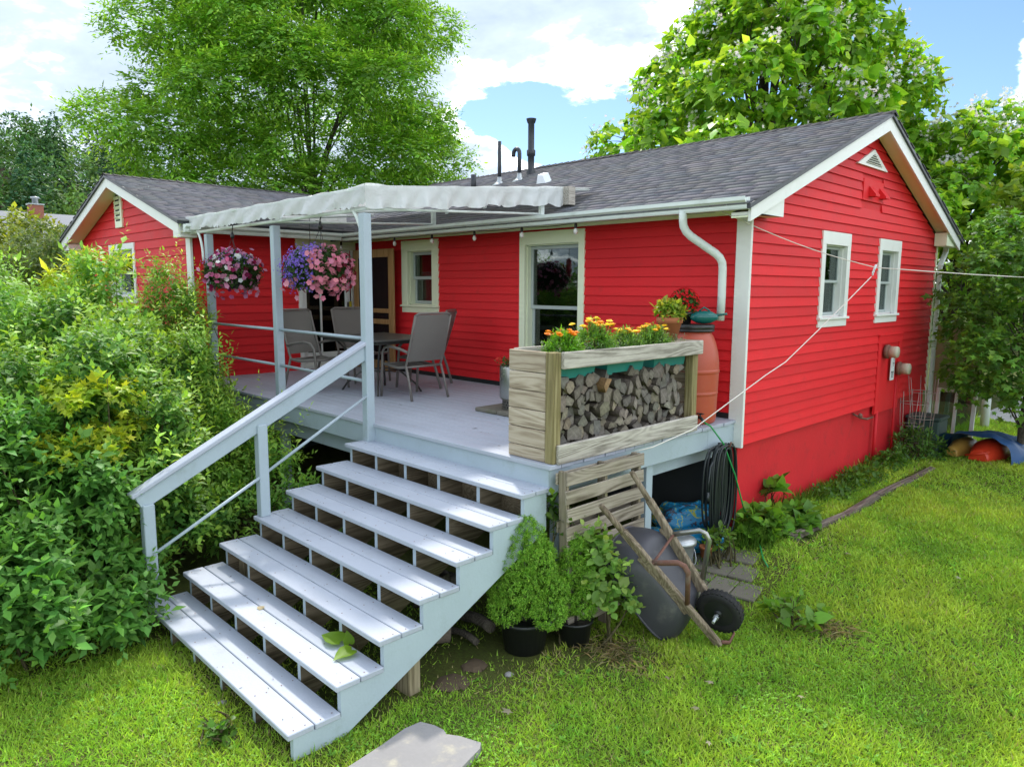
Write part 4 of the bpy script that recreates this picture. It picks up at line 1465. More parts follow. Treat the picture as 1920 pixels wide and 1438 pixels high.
mb = MB(); mb.tube([(-4.55, -1.68, DZ + .28), (-4.18, -1.68, DZ + .28), (-4.18, -1.37, DZ + .28), (-4.55, -1.37, DZ + .28), (-4.55, -1.68, DZ + .28)], .008, 6); mb.obj('stretcher', M['tabletop'], t)

# screen door leaned against the wall
t = thing('screen_door', 'bare pine screen door standing open flat against the red wall', 'door', (-6.5, -.2, DZ))
zb_, zt_ = DZ + .01, 3.385
ya, yb = -.205, -.170
mb = MB(); mb.box(-7.10, ya, zb_, -6.96, yb, zt_, .004); mb.obj('stile', M['pine'], t)
mb = MB(); mb.box(-6.08, ya, zb_, -5.945, yb, zt_, .004); mb.obj('stile', M['pine'], t)
for (z0, z1) in ((zt_ - .13, zt_), (2.36, 2.43), (2.18, 2.26), (1.92, 1.98), (zb_, zb_ + .16)):
    mb = MB(); mb.box(-6.96, ya + .002, z0, -6.08, yb - .002, z1, .003); mb.obj('rail', M['pine'], t)
mb = MB(); mb.box(-6.97, ya + .016, zb_ + .1, -6.07, ya + .018, zt_ - .1); mb.obj('screen', M['screen'], t)
t = thing('padlock_tag', 'small yellow tag hanging from a dark strap beside the glass door handle', 'tag', (-7.2, -.18, 2.2))
mb = MB(); mb.box(-7.235, -.215, 2.42, -7.225, -.165, 2.53, .002); mb.obj('card', M['brass'], t)
mb = MB(); mb.tube([(-7.23, -.19, 2.53), (-7.24, -.19, 2.9)], .006, 6); mb.tube([(-7.23, -.19, 2.42), (-7.235, -.19, 1.6)], .008, 6); mb.obj('strap', M['black'], t)

# smokeless fire drum with flowers on two slabs
t = thing('steel_drum_planter', 'round stainless steel drum with a ring of holes holding red flowers', 'planter', (-1.93, -1.42, DZ + .045))
dc = (-1.93, -1.42, DZ + .045)
mb = MB(); mb.lathe([(.145, 0), (.15, .01), (.15, .10), (.175, .12), (.182, .14), (.182, .47), (.178, .48), (.16, .475), (.155, .40)], 28, dc); mb.obj('body', M['steel'], t)
mb = MB()
for j in range(3):
    for i in range(22):
        a = 2 * PI * (i + .5 * (j % 2)) / 22
        Mx = Matrix.Translation((dc[0], dc[1], dc[2] + .03 + j * .028)) @ Matrix.Rotation(a, 4, 'Z') @ Matrix.Translation((.1495, 0, 0)) @ Matrix.Rotation(PI / 2, 4, 'Y')
        mb.lathe([(.0095, 0), (.0095, .002)], 8, M=Mx)
mb.obj('vent_hole', M['black'], t)
P = np.array(dc) + np.array((0, 0, .46)) + rng.normal(0, 1, (60, 3)) * np.array((.08, .08, .02)); D = nrm(rng.normal(0, .4, (60, 3)) + np.array((0, 0, 1.0)))
npmesh('foliage', *twig_leaves(P, D, .08, 5, .045, .03, T_OVAL, (.07, .12, .03), rng)[:2], M['leaf'], t, col=np.full((60 * 5 * 7, 3), (.07, .12, .03)))
P2 = np.array(dc) + np.array((0, 0, .55)) + rng.normal(0, 1, (40, 3)) * np.array((.08, .08, .03))
V, F, C = leaves(P2, rsph(rng, 40), nrm(rng.normal(0, .5, (40, 3)) + np.array((0, 0, 1.))), .022, .022, T_FLOWER, (.62, .05, .03))
npmesh('blossom', V, F, M['petal'], t, col=C)
for i, (x0, x1) in enumerate(((-2.32, -1.98), (-1.97, -1.63))):
    mb = MB(); mb.box(x0, -1.68, DZ + .002, x1, -1.22, DZ + .045, .008)
    o = mb.obj('paving_slab', M['paver'], None, at=((x0 + x1) / 2, -1.45, DZ)); tag(o, ('left' if i == 0 else 'right') + ' one of two grey concrete slabs under the steel drum', 'slab', 'slabs under the steel drum')

# string lights
t = thing('string_lights', 'string of bare bulbs on a dark cable under the gutter', 'string lights', (-4, -.45, 3.5))
bx = [-7.05, -6.41, -5.53, -4.62, -3.71, -2.82, -1.94]
pts = []
for i in range(len(bx) - 1):
    for s in np.linspace(0, 1, 7)[:-1]:
        x = bx[i] + (bx[i + 1] - bx[i]) * s
        pts.append((x, -.455, 3.522 - .018 * math.sin(s * PI)))
pts += [(bx[-1], -.455, 3.522), (-.15, -.45, 3.52)]
mb = MB(); mb.tube(pts, .0045, 5); mb.obj('cable', M['socket'], t)
mats_bulb = paint('clear_bulb', (0.75, 0.74, 0.70), 0.15, 0.05)
for x in bx:
    mb = MB(); mb.lathe([(.010, .0), (.017, -.01), (.017, -.055), (.014, -.06)], 10, (x, -.455, 3.52)); s = mb.obj('socket', M['socket'], t)
    mb = MB(); mb.lathe([(.013, -.058), (.026, -.085), (.026, -.105), (.014, -.125), (.0, -.13)], 12, (x, -.455, 3.52)); mb.obj('bulb', mats_bulb, s)

# small red glass lantern
t = thing('red_glass_feeder', 'small red glass feeder hanging just right of the middle awning post', 'feeder', (-4.65, -2.35, 3.1))
mb = MB(); mb.lathe([(.012, .30), (.045, .27), (.05, .1), (.04, .05)], 14, (-4.65, -2.35, 2.98)); mb.obj('bottle', M['redglass'], t)
mb = MB(); mb.lathe([(.02, .05), (.065, .04), (.07, .01), (.02, 0)], 16, (-4.65, -2.35, 2.98)); mb.obj('tray', M['redglass'], t)
mb = MB(); mb.tube([(-4.65, -2.35, 3.28), (-4.65, -2.35, 3.72)], .004, 5); mb.obj('wire', M['black'], t)

# hanging baskets


def basket(name, c, R, hook, label, seed, palette, split):
    r = np.random.default_rng(seed)
    c = np.array(c)
    t = thing(name, label, 'hanging basket', tuple(c), 'flower baskets under the awning')
    mb = MB(); mb.lathe([(.10, -.22), (.15, -.15), (.17, -.02), (.165, -.02), (.14, -.15)], 18, tuple(c)); mb.obj('pot', M['black'], t)
    mb = MB()
    for a in (0.3, 2.4, 4.5):
        mb.tube([(c[0] + .165 * math.cos(a), c[1] + .165 * math.sin(a), c[2] - .03), (hook[0], hook[1], hook[2] - .10)], .003, 5)
    mb.tube([(hook[0], hook[1], hook[2] - .10), (hook[0], hook[1], hook[2] - .02), (hook[0] + .02, hook[1], hook[2] + .02), (hook[0] + .02, hook[1], hook[2] + .05)], .007, 6)
    mb.lathe([(.02, 0), (.028, .03), (.012, .08)], 8, (hook[0], hook[1], hook[2] - .12)); mb.obj('hanger', M['black'], t)
    sc = np.array(R)
    s = rsph(r, 900)
    s = s[s[:, 2] > -.75]
    P = c + s * sc * (1 - np.abs(r.normal(0, .14, (len(s), 1)))) * .86
    V, F, C = twig_leaves(P, nrm(s + np.array((0, 0, .1))), .06, 5, .05, .03, T_OVAL, (.045, .095, .022), r, droop=.5)
    npmesh('foliage', V, F, M['leaf'], t, col=C)
    parts, small = [], []
    for (share, colr, size, tm, sel) in palette:
        n = int(share)
        d = rsph(r, n * 6)
        d = d[(d[:, 2] > -.85)]
        d = d[sel(d, r)][:n]
        P = c + d * sc * (1 + r.normal(0, .10, (len(d), 1)) - .02)
        P[:, 2] -= r.random(len(d)) ** 2 * .13 * (d[:, 2] < .05)
        U = nrm(d + r.normal(0, .35, d.shape) + np.array((.25, -.3, .1)))
        tang = np.cross(U, rsph(r, len(d)))
        parts.append(leaves(P, tang, U, size * np.exp(r.normal(0, .15, len(d))), size, tm, colr, .13, r))
    V, F, C = join(parts)
    npmesh('blossom', V, F, M['petal'], t, col=C)
    return t


CR = np.array((_R2.x, _R2.y, _R2.z))    # a horizontal direction along the porch front, used only to lay out colour drifts
lobside = lambda lo, hi, up=-1: (lambda d, r: ((d @ np.array((.71, .70, 0))) > lo) & ((d @ np.array((.71, .70, 0))) < hi) & (d[:, 2] > up + r.normal(0, .12, len(d))))
basket('flower_basket', (-5.62, -2.93, 2.97), (.35, .35, .26), (-5.57, -2.93, 3.50), 'hanging basket of mixed pink, white and dark magenta petunias, nearest the corner of the wing', 21,
       [(150, (.62, .25, .40), .034, T_FLOWER, lobside(-.9, 1)), (60, (.62, .14, .30), .034, T_FLOWER, lobside(-1, .2)), (34, (.75, .75, .72), .034, T_FLOWER, lobside(-.5, .6, -.6)), (50, (.22, .006, .06), .034, T_FLOWER, lobside(-.6, .9, -.6)), (420, (.30, .20, .50), .012, T_STAR, lobside(-1, .8, .25)), (120, (.55, .38, .55), .012, T_STAR, lobside(-1, 1, .5))], None)
basket('flower_basket', (-3.68, -2.80, 2.97), (.37, .37, .245), (-3.60, -2.80, 3.52), 'hanging basket with a violet lobelia drift on one side and pink petunias on the other', 22,
       [(1200, (.22, .13, .58), .014, T_STAR, lobside(-1, .12, -.5)), (300, (.34, .24, .60), .013, T_STAR, lobside(-1, .35, .2)), (210, (.72, .24, .33), .034, T_FLOWER, lobside(.0, 1)), (60, (.72, .28, .36), .036, T_FLOWER, lambda d, r: d[:, 2] < -.25), (40, (.16, .008, .02), .03, T_FLOWER, lobside(.7, 1, -.9))], None)

# ================================================================ FIREWOOD RACK, TROUGHS, LOGS
rack = thing('firewood_rack', 'weathered timber firewood rack with a planter top at the deck corner', 'firewood rack', (-.3, -1.85, DZ))
RX0, RX1, RY0, RY1, RZ1 = -0.55, -0.055, -2.875, -0.82, 2.287
zs = [DZ + .002, DZ + .105, DZ + .255, DZ + .405, DZ + .555, DZ + .705, RZ1]
for i in range(6):
    mb = MB(); mb.box(RX0 + random.uniform(-.004, .004), RY0, zs[i] + .003, RX1 - .088, RY0 + .036, zs[i + 1] - .003, .005); o = mb.obj('end_board', M['rack_x'], rack)
    mb = MB(); mb.box(RX0, RY1 + .01, zs[i] + .003, RX1 - .088, RY1 + .045, zs[i + 1] - .003, .005); mb.obj('end_board', M['rack_x'], rack)
for (y) in (RY0 - .004, RY1 - .085):
    for x in ((RX1 - .086,) if y < -2 else (RX1 - .086, RX0 - .04)):
        mb = MB(); mb.box(x, y + (.002 if x < -.3 else 0), DZ + .001, x + .088, y + .09, RZ1 - .002, .006); mb.obj('corner_post', M['rack_z'], rack)
mb = MB(); mb.box(RX1 + .002, RY0 + .075, RZ1 - .132, RX1 + .038, RY1 + .03, RZ1, .006); mb.obj('top_rail', M['rack_y'], rack)
mb = MB(); mb.box(RX1 + .002, RY0 + .03, DZ + .002, RX1 + .038, RY1 - .02, DZ + .152, .006); mb.obj('bottom_rail', M['rack_y'], rack)
mb = MB(); mb.box(RX0 - .04, RY0 + .09, RZ1 - .175, RX0 - .004, RY1 - .08, RZ1, .006); mb.obj('top_rail', M['rack_y'], rack)
mb = MB(); mb.box(RX0 + .05, RY0 + .09, DZ + .02, RX1 - .03, RY1 - .09, DZ + .05); mb.obj('floor_slat', M['rack_y'], rack)
mb = MB(); mb.box(RX0 + .05, RY0 + .09, RZ1 - .27, RX0 + .09, RY1 - .09, RZ1 - .18); mb.obj('trough_bearer', M['rack_y'], rack)
mb = MB(); mb.box(RX0 + .0, RY1 - .40, RZ1 - .026, RX1 + .0, RY1 + .03, RZ1 - .001, .004); mb.obj('top_shelf', M['rack_x'], rack)

TR = [(-2.79, -2.31), (-2.17, -1.63), (-1.49, -.96)]
for i, (y0, y1) in enumerate(TR):
    lab = ['teal plastic planter trough nearest the rack end facing the steps', 'teal plastic planter trough in the middle of the three hung in the rack', 'teal plastic planter trough nearest the rain barrel'][i]
    t = thing('planter_trough', lab, 'planter', (-.2, (y0 + y1) / 2, 2.05), 'teal troughs in the rack top')
    z0, z1 = 2.065, 2.262
    mb = MB()
    k = .018
    mb.add([(-.34 + k, y0 + k, z0), (-.095 - k, y0 + k, z0), (-.095 - k, y1 - k, z0), (-.34 + k, y1 - k, z0), (-.34, y0, z1), (-.085, y0, z1), (-.085, y1, z1), (-.34, y1, z1)], [(3, 2, 1, 0), (0, 1, 5, 4), (1, 2, 6, 5), (2, 3, 7, 6), (3, 0, 4, 7)])
    mb.box(-.35, y0 - .01, z1 - .02, -.335, y1 + .01, z1 + .004); mb.box(-.09, y0 - .008, z1 - .02, -.078, y1 + .008, z1 + .004)
    mb.box(-.16, y0 + .04, z0 - .015, -.12, y0 + .10, z0 + .001); mb.box(-.16, y1 - .10, z0 - .015, -.12, y1 - .04, z0 + .001)
    mb.obj('box', M['teal'], t)
    mb = MB(); mb.grid(lambda u, v: (-.335 + .245 * u, y0 + .01 + (y1 - y0 - .02) * v, z1 - .025 + .012 * math.sin(u * 9 + v * 31)), 6, 14); mb.obj('soil', M['soil'], t)

# logs
lr = np.random.default_rng(4)


def log_mesh(r, L):
    kind = r.integers(0, 5)
    rad = r.uniform(.048, .076)
    if kind == 0:
        pts = [(rad * .82 * math.cos(a), rad * .82 * math.sin(a)) for a in np.linspace(0, 2 * PI, 9)[:-1]]
    elif kind in (1, 2):      # quarter split
        pts = [(0, 0)] + [(rad * 1.45 * math.cos(a), rad * 1.45 * math.sin(a)) for a in np.linspace(0, r.uniform(1.2, 1.9), 5)]
    elif kind == 3:           # half round
        pts = [(rad * 1.05 * math.cos(a), rad * 1.05 * math.sin(a)) for a in np.linspace(0, PI, 7)]
    else:                      # blocky split
        pts = [(-rad, -rad * .6), (rad * .8, -rad * .8), (rad * 1.05, rad * .2), (rad * .3, rad * .85), (-rad * .9, rad * .6)]
    pts = np.array(pts) * (1 + r.normal(0, .05, (len(pts), 1))) + r.normal(0, .004, (len(pts), 2))
    pts -= pts.mean(0)
    a = r.uniform(0, 2 * PI)
    R = np.array(((math.cos(a), -math.sin(a)), (math.sin(a), math.cos(a))))
    pts = pts @ R.T
    n = len(pts)
    V, F, C = [], [], []
    wood_c = np.array((.185, .16, .13)) * math.exp(r.normal(0, .22)) * np.array((1 + r.uniform(-.06, .10), 1, 1 + r.uniform(-.16, .10)))
    grey = r.random() ** .6
    wood_c = wood_c * (1 - .5 * grey) + np.array((.165, .165, .155)) * .5 * grey
    bark_c = np.array((.085, .07, .055)) * math.exp(r.normal(0, .2))
    tw = r.normal(0, .05)
    for s, x in enumerate((0, -L * .33, -L * .66, -L)):
        for p in pts:
            V.append((x + (r.normal(0, .006) if s in (0, 3) else 0), p[0] * (1 + tw * s) + r.normal(0, .003), p[1] + r.normal(0, .003)))
            C.append(bark_c * .65 + wood_c * .35)
    for s in range(3):
        for i in range(n):
            j = (i + 1) % n
            a_, b_, c_, d_ = s * n + i, s * n + j, (s + 1) * n + j, (s + 1) * n + i
            F += [(a_, b_, c_), (a_, c_, d_)]
    o = len(V)     # end grain has its own vertices
    for p in pts:
        V.append((.0005, p[0] * .985, p[1] * .985)); C.append(wood_c * .82)
    V.append((r.normal(.003, .003), 0, 0)); C.append(wood_c * 1.1)
    for i in range(n):
        F.append((o + n, o + i, o + (i + 1) % n))
    V = np.array(V)
    V[:len(pts), 0] = V[o:o + n, 0] - .002
    return V, np.array(F), np.array(C)


def add_log(x, y, z, yaw, pit, L, label, grp, r, tint=None, cat='log'):
    V, F, C = log_mesh(r, L)
    if tint is not None:
        C = C * 0.35 + np.array(tint) * .65
    o = npmesh('firewood_log', V, F, M['log'], None, col=C)
    o.location = (x, y, z)
    o.rotation_euler = (0, pit, yaw)
    tag(o, label, cat, grp)
    return o


y = -2.70
rows = 8
ROWN = ['bottom row', 'second row up', 'third row up', 'fourth row up', 'fourth row from the top', 'third row from the top', 'second row from the top', 'top row']
ORD = ['first', 'second', 'third', 'fourth', 'fifth', 'sixth', 'seventh', 'eighth', 'ninth', 'tenth', 'eleventh', 'twelfth', 'thirteenth', 'fourteenth', 'fifteenth', 'sixteenth', 'seventeenth', 'eighteenth', 'nineteenth', 'twentieth', 'twenty-first', 'twenty-second']
for j in range(rows):
    nth = 0
    z = 1.545 + j * .081
    yy = -2.735 + (j % 2) * .055
    while yy < -1.0:
        hi = z > 2.05
        under = any(a - .05 < yy < b + .05 for a, b in TR)
        if (hi and under) or (z > 1.98 and under and lr.random() < .35 and yy < -1.6):
            yy += .12
            continue
        top = z > 2.0
        x = -.085 - abs(lr.normal(0, .035)) + (0.02 if lr.random() < .15 else 0)
        add_log(x, yy + lr.normal(0, .012), z + lr.normal(0, .010), lr.normal(0, .10), lr.normal(0, .06), lr.uniform(.34, .40), 'split firewood log in the rack, ' + ROWN[j] + ', ' + ORD[nth] + ' from the steps end', 'firewood logs stacked in the rack', lr)
        nth += 1
        yy += lr.uniform(.088, .118)
add_log(-.075, -2.66, 2.0, .10, .05, .38, 'wide pale split log on top of the stack under the trough by the steps', 'firewood logs stacked in the rack', lr, (.30, .25, .18))
add_log(-.055, -2.22, 1.99, -.05, .02, .38, 'honey-brown freshly split log near the top of the stack, below the gap between two troughs', 'firewood logs stacked in the rack', lr, (.34, .19, .08))

# rain barrel
t = thing('rain_barrel', 'terracotta coloured rain barrel with black lid at the house corner', 'barrel', (-.36, -.43, DZ))
bc = (-.36, -.43, DZ)
mb = MB(); mb.lathe([(.235, .0), (.255, .015), (.262, .06), (.265, .18), (.2675, .285), (.268, .298), (.272, .302), (.272, .306), (.272, .314), (.272, .318), (.269, .322), (.2695, .335), (.272, .43), (.274, .505), (.2745, .518), (.279, .522), (.279, .527), (.279, .54), (.279, .545), (.2745, .549), (.274, .56), (.272, .62), (.258, .72), (.232, .82), (.205, .885), (.19, .91), (.185, .94)], 48, bc); mb.obj('drum', M['barrel'], t)
mb = MB(); mb.lathe([(.20, .93), (.215, .935), (.215, .95), (.205, .955), (.215, .96), (.215, .995), (.20, 1.005), (.0, 1.008)], 36, bc); mb.obj('lid', M['black'], t)
mb = MB(); mb.tube([(bc[0] + .20, bc[1] - .17, DZ + .085), (bc[0] + .26, bc[1] - .21, DZ + .085), (bc[0] + .30, bc[1] - .23, DZ + .06)], .016, 8); mb.tube([(bc[0] + .24, bc[1] - .195, DZ + .085), (bc[0] + .235, bc[1] - .19, DZ + .125)], .010, 6); mb.box(bc[0] + .20, bc[1] - .2, DZ + .122, bc[0] + .27, bc[1] - .175, DZ + .132); mb.obj('spigot', M['black'], t)
t = thing('watering_scoop', 'dark teal plastic watering can lying on the black barrel lid', 'watering can', (-.24, -.42, DZ + 1.01))
wc = Matrix.Translation((-.235, -.44, DZ + 1.078)) @ Matrix.Rotation(.75, 4, 'Z') @ Matrix.Rotation(PI / 2, 4, 'Y')
mb = MB(); mb.lathe([(.0, -.14), (.03, -.125), (.058, -.07), (.068, 0), (.06, .07), (.035, .12), (.022, .14)], 18, M=wc); mb.obj('body', M['teal2'], t)
mb = MB(); mb.tube([wc @ Vector((-.02, 0, .12)), wc @ Vector((-.03, .0, .20)), wc @ Vector((-.035, .0, .23))], [.014, .01, .014], 8); mb.tube([wc @ Vector((-.06, 0, -.05)), wc @ Vector((-.10, 0, .0)), wc @ Vector((-.06, 0, .06))], .009, 7); mb.obj('handle', M['teal2'], t)


def pot_plant(t, c, r0, r1, h, mat):
    mb = MB(); mb.lathe([(r0, 0), (r1 * .95, h * .74), (r1 * 1.06, h * .745), (r1 * 1.08, h), (r1 * .96, h), (r1 * .9, h * .8), (0, h * .8)], 26, c); mb.obj('pot', mat, t)


t = thing('potted_plant', 'terracotta pot with a lime green coleus on the rack top', 'potted plant', (-.28, -.98, 2.285))
pc = (-.28, -.985, 2.287)
pot_plant(t, pc, .075, .118, .215, M['terra'])
P, D = shoots([(pc[0], pc[1], pc[2] + .27, .125, .125, .11)], 90, rng, zmin=-.2)
V, F, C = twig_leaves(P - D * .03, D, .06, 4, .068, .04, T_OVAL, (.20, .34, .03), rng, tipcol=(.42, .42, .06), droop=.4)
npmesh('foliage', V, F, M['leafthin'], t, col=C)
t = thing('potted_plant', 'dark pot of red geraniums standing on the black barrel lid', 'potted plant', (-.43, -.50, DZ + 1.008))
pc = (-.43, -.50, DZ + 1.008)
pot_plant(t, pc, .07, .09, .12, M['black'])
P, D = shoots([(pc[0], pc[1], pc[2] + .21, .13, .13, .12)], 130, rng, zmin=-.6)
V, F, C = twig_leaves(P - D * .03, D, .06, 4, .040, .034, T_OVAL, (.06, .14, .03), rng, droop=.4)
npmesh('foliage', V, F, M['leaf'], t, col=C)
d = rsph(rng, 170); d = d[d[:, 2] > -.5]
V, F, C = leaves(np.array(pc) + np.array((0, 0, .225)) + d * np.array((.145, .145, .135)), np.cross(d, rsph(rng, len(d))), d, .017, .017, T_FLOWER, (.62, .008, .012))
npmesh('blossom', V, F, M['petal'], t, col=C)

# plants in the troughs
PL = [(-.20, -2.62, .10, .125, 'bushy green marigold with orange heads at the end of the rack nearest the steps', (.85, .30, .01), 6, (.16, .38, .03)),
      (-.22, -2.20, .13, .17, 'tallest marigold clump with yellow heads over the middle trough', (.95, .70, .03), 13, (.16, .34, .05)),
      (-.22, -1.76, .10, .10, 'low clump of yellow and pale daisies over the middle of the rack', (.95, .72, .05), 7, (.17, .32, .07)),
      (-.22, -1.36, .12, .12, 'mixed marigold clump with yellow and orange heads beside the terracotta pot', (.95, .62, .03), 9, (.16, .32, .06))]
for (x, y, rad, h, lab, fc, nf, lc) in PL:
    rad, h, nf = rad * 1.4, h * 1.18, nf + 6
    t = thing('marigold_plant', lab, 'flowers', (x, y, 2.24), 'flowers in the rack top')
    P, D = shoots([(x, y, 2.265, rad, rad * 1.25, h * .95), (x, y, 2.30, rad * .7, rad * .7, h)], 430, rng, zmin=-.1, up=.9)
    V, F, C = twig_leaves(P - D * .05, D, .07, 7, .042, .012, T_LANCE, lc, rng, open_=.75)
    npmesh('foliage', V, F, M['leafthin'], t, col=C)
    parts = []
    mb = MB()
    for k in range(nf):
        a = 2 * PI * k / nf * 1.7
        rr_ = rad * random.uniform(.2, .95)
        c = np.array((x + rr_ * math.cos(a), y + 1.3 * rr_ * math.sin(a), 2.27 + h * random.uniform(.85, 1.25)))
        mb.tube([(x + rr_ * .5 * math.cos(a), y + rr_ * .5 * math.sin(a), 2.28), tuple(c)], .0025, 5, cap=False)
        for L_ in range(3):
            d = nrm(rng.normal(0, .16, (1, 3)) + np.array((0.1, -.1, 1.0)))
            col = np.array(fc) if random.random() < .75 else np.array((.88, .28, .01))
            parts.append(leaves(c[None] + np.array((0, 0, .006 * L_)), np.cross(d, rsph(rng, 1)), d, .034 - .008 * L_, .034 - .008 * L_, T_FLOWER, col, .1))
    mb.obj('stalk', M['stem'], t)
    V, F, C = join(parts)
    npmesh('flower_head', V, F, M['petal'], t, col=C)
for i, (y0, y1) in enumerate(TR):
    P = np.stack([rng.uniform(-.31, -.11, 110), rng.uniform(y0 + .02, y1 - .02, 110), np.full(110, 2.25)], 1)
    D = nrm(rng.normal(0, .5, (110, 3)) + np.array((.15, 0, 1)))
    V, F, C = twig_leaves(P, D, .085, 7, .04, .012, T_LANCE, (.22, .28, .17), rng, open_=.8)
    o = npmesh('trailing_foliage', V, F, M['leaf'], None, col=C)
    tag(o, ['silver green filler foliage in the trough nearest the steps', 'silver green filler foliage in the middle trough', 'silver green filler foliage in the trough by the barrel'][i], 'plant', 'filler plants in the rack top')

# ================================================================ HOSES, ROPE
t = thing('coiled_hose', 'thick coil of black irrigation pipe hanging from the deck corner', 'hose', (.02, -.42, 1.15))
mb = MB()
hr = random.Random(9)
for i in range(19):
    a = i / 18
    y0 = -.47 + .10 * (a - .5) + hr.uniform(-.015, .015)
    w = .10 + .13 * hr.random()
    x = .010 + .075 * hr.random()
    zt, zb = 1.235 - .05 * hr.random(), .30 + .13 * hr.random()
    pts = []
    for s in np.linspace(0, 2 * PI, 25):
        z = (zt + zb) / 2 + (zt - zb) / 2 * math.cos(s)
        ww = w * math.copysign(abs(math.sin(s)) ** .45, math.sin(s))
        pts.append((x + .02 * math.cos(s * .5 + i), y0 + ww + .05 * a, z))
    mb.tube(pts, .0105, 7, cap=False)
mb.obj('coil', M['hose'], t)
mb = MB(); mb.tube([(.04, -.55, 1.15), (.06, -.70, 1.05), (.07, -.745, .90), (.07, -.75, .80)], .0105, 7); mb.lathe([(.018, 0), (.02, .03), (.013, .09)], 9, (.07, -.75, .71)); mb.obj('loose_end', M['hose'], t)
mb = MB(); mb.tube([(-.022, -.42, 1.215), (.11, -.42, 1.215), (.115, -.42, 1.26)], .009, 6); mb.obj('hook', M['rust'], t)
t = thing('garden_hose', 'thin bright green garden hose running from the barrel tap into the grass', 'hose', (.0, -.3, 1.4))
mb = MB(); mb.tube([(-.055, -.66, DZ + .055), (.0, -.63, DZ + .02), (.075, -.50, 1.25), (.11, -.30, .9), (.13, -.14, .55), (.18, -.05, .33), (.28, -.12, .24), (.42, -.30, .22), (.55, -.50, .19), (.66, -.62, .17)], .0085, 7); mb.obj('tube', M['greenhose'], t)
t = thing('clothes_line', 'white clothes line strung from the eave past the gable, loose cord tied on', 'rope', (.3, 2.2, 3.0))
pa, pb = Vector((-.07, -.45, 3.515)), Vector((.46, 2.18, 3.035))
pc_ = Vector((3.2, 9.9, 3.05))
mb = MB(); mb.tube([pa.lerp(pb, s) - Vector((0, 0, .05 * math.sin(s * PI))) for s in np.linspace(0, 1, 10)], .005, 6); mb.tube([pb.lerp(pc_, s) - Vector((0, 0, .10 * math.sin(s * PI))) for s in np.linspace(0, 1, 10)], .006, 6); mb.obj('line', M['rope'], t)
mb = MB()
for k in range(3):
    cc = pb + Vector((0, -.03 * k, -.035 * k))
    mb.tube([cc + Vector((0, .018 * math.cos(s), .024 * math.sin(s))) for s in np.linspace(0, 2 * PI, 11)], .006, 6, cap=False)
mb.tube([pb + Vector((0, .03, .03)), pb + Vector((0, -.02, -.03))], .012, 7); mb.obj('ring', M['whitepl'], t)
cord = [pb + Vector((0, -.10, -.11)), Vector((.42, 1.55, 2.66)), Vector((.36, .95, 2.35)), Vector((.31, .27, 2.03)), Vector((.29, -.12, 1.92)), Vector((.25, -.66, 1.735)), Vector((.15, -1.2, 1.50)), Vector((.06, -1.70, 1.395)), Vector((-.018, -1.86, 1.365))]
mb = MB(); mb.tube(cord, .0055, 6); mb.obj('loose_cord', M['rope'], t)

# ================================================================ PALLET, BARROW, BUCKET, BAGS
t = thing('pallet', 'weathered wooden pallet leaning upright against the deck side', 'pallet', (.2, -2.36, 0.0))
lean = math.radians(1.8)
MP = Matrix.Translation((.128, -2.37, .02)) @ Matrix.Rotation(-lean, 4, 'Y')
for y in (-.505, -.03, .43):
    mb = MB(); mb.box(-.085, y, 0, -.002, y + .036, 1.36, .004, MP); mb.obj('stringer', M['pallet_z'], t)
for i in range(10):
    z = 1.365 - .108 - i * .143
    if z < 0: break
    mb = MB(); mb.box(.0, -.515 + random.uniform(-.008, .008), z - random.uniform(0, .006), .017, .485 + random.uniform(-.008, .008), z + .102, .003, MP @ Matrix.Rotation(random.uniform(-.006, .006), 4, 'X')); mb.obj('board', M['pallet'], t)
for i in range(4):
    z = 1.25 - i * .38
    mb = MB(); mb.box(-.105, -.515, z, -.087, .485, z + .09, .003, MP); mb.obj('board', M['pallet'], t)

o0 = Vector((.215, -2.43, 1.2))
ue = (Vector((.93, -1.95, .035)) - o0)
UL = ue.length
u_ = ue.normalized()
v_ = Vector((0, 1, 0)); v_ = (v_ - u_ * v_.dot(u_)).normalized()
w_ = u_.cross(v_)
MBw = Matrix(((u_.x, v_.x, w_.x, o0.x), (u_.y, v_.y, w_.y, o0.y), (u_.z, v_.z, w_.z, o0.z), (0, 0, 0, 1)))
t = thing('wheelbarrow', 'upturned grey wheelbarrow with wooden handles leaning on the pallet', 'wheelbarrow', (.7, -2.1, 0.0))
B = lambda u, v, w: MBw @ Vector((u, v, w))


def tray(i, j):
    a = 2 * PI * i
    k = j
    cu0, cu1 = .37 + .17 * k, 1.30 - .24 * k
    hv = .335 - .13 * k
    ca, sa = math.cos(a), math.sin(a)
    e = .62
    uu = (cu0 + cu1) / 2 + (cu1 - cu0) / 2 * math.copysign(abs(ca) ** e, ca)
    vv = hv * math.copysign(abs(sa) ** e, sa) * (1 - .10 * (uu - .4))
    ww = -.30 + .285 * (math.sin(min(k, 1) * PI / 2)) ** .8
    return tuple(B(uu, vv, ww))


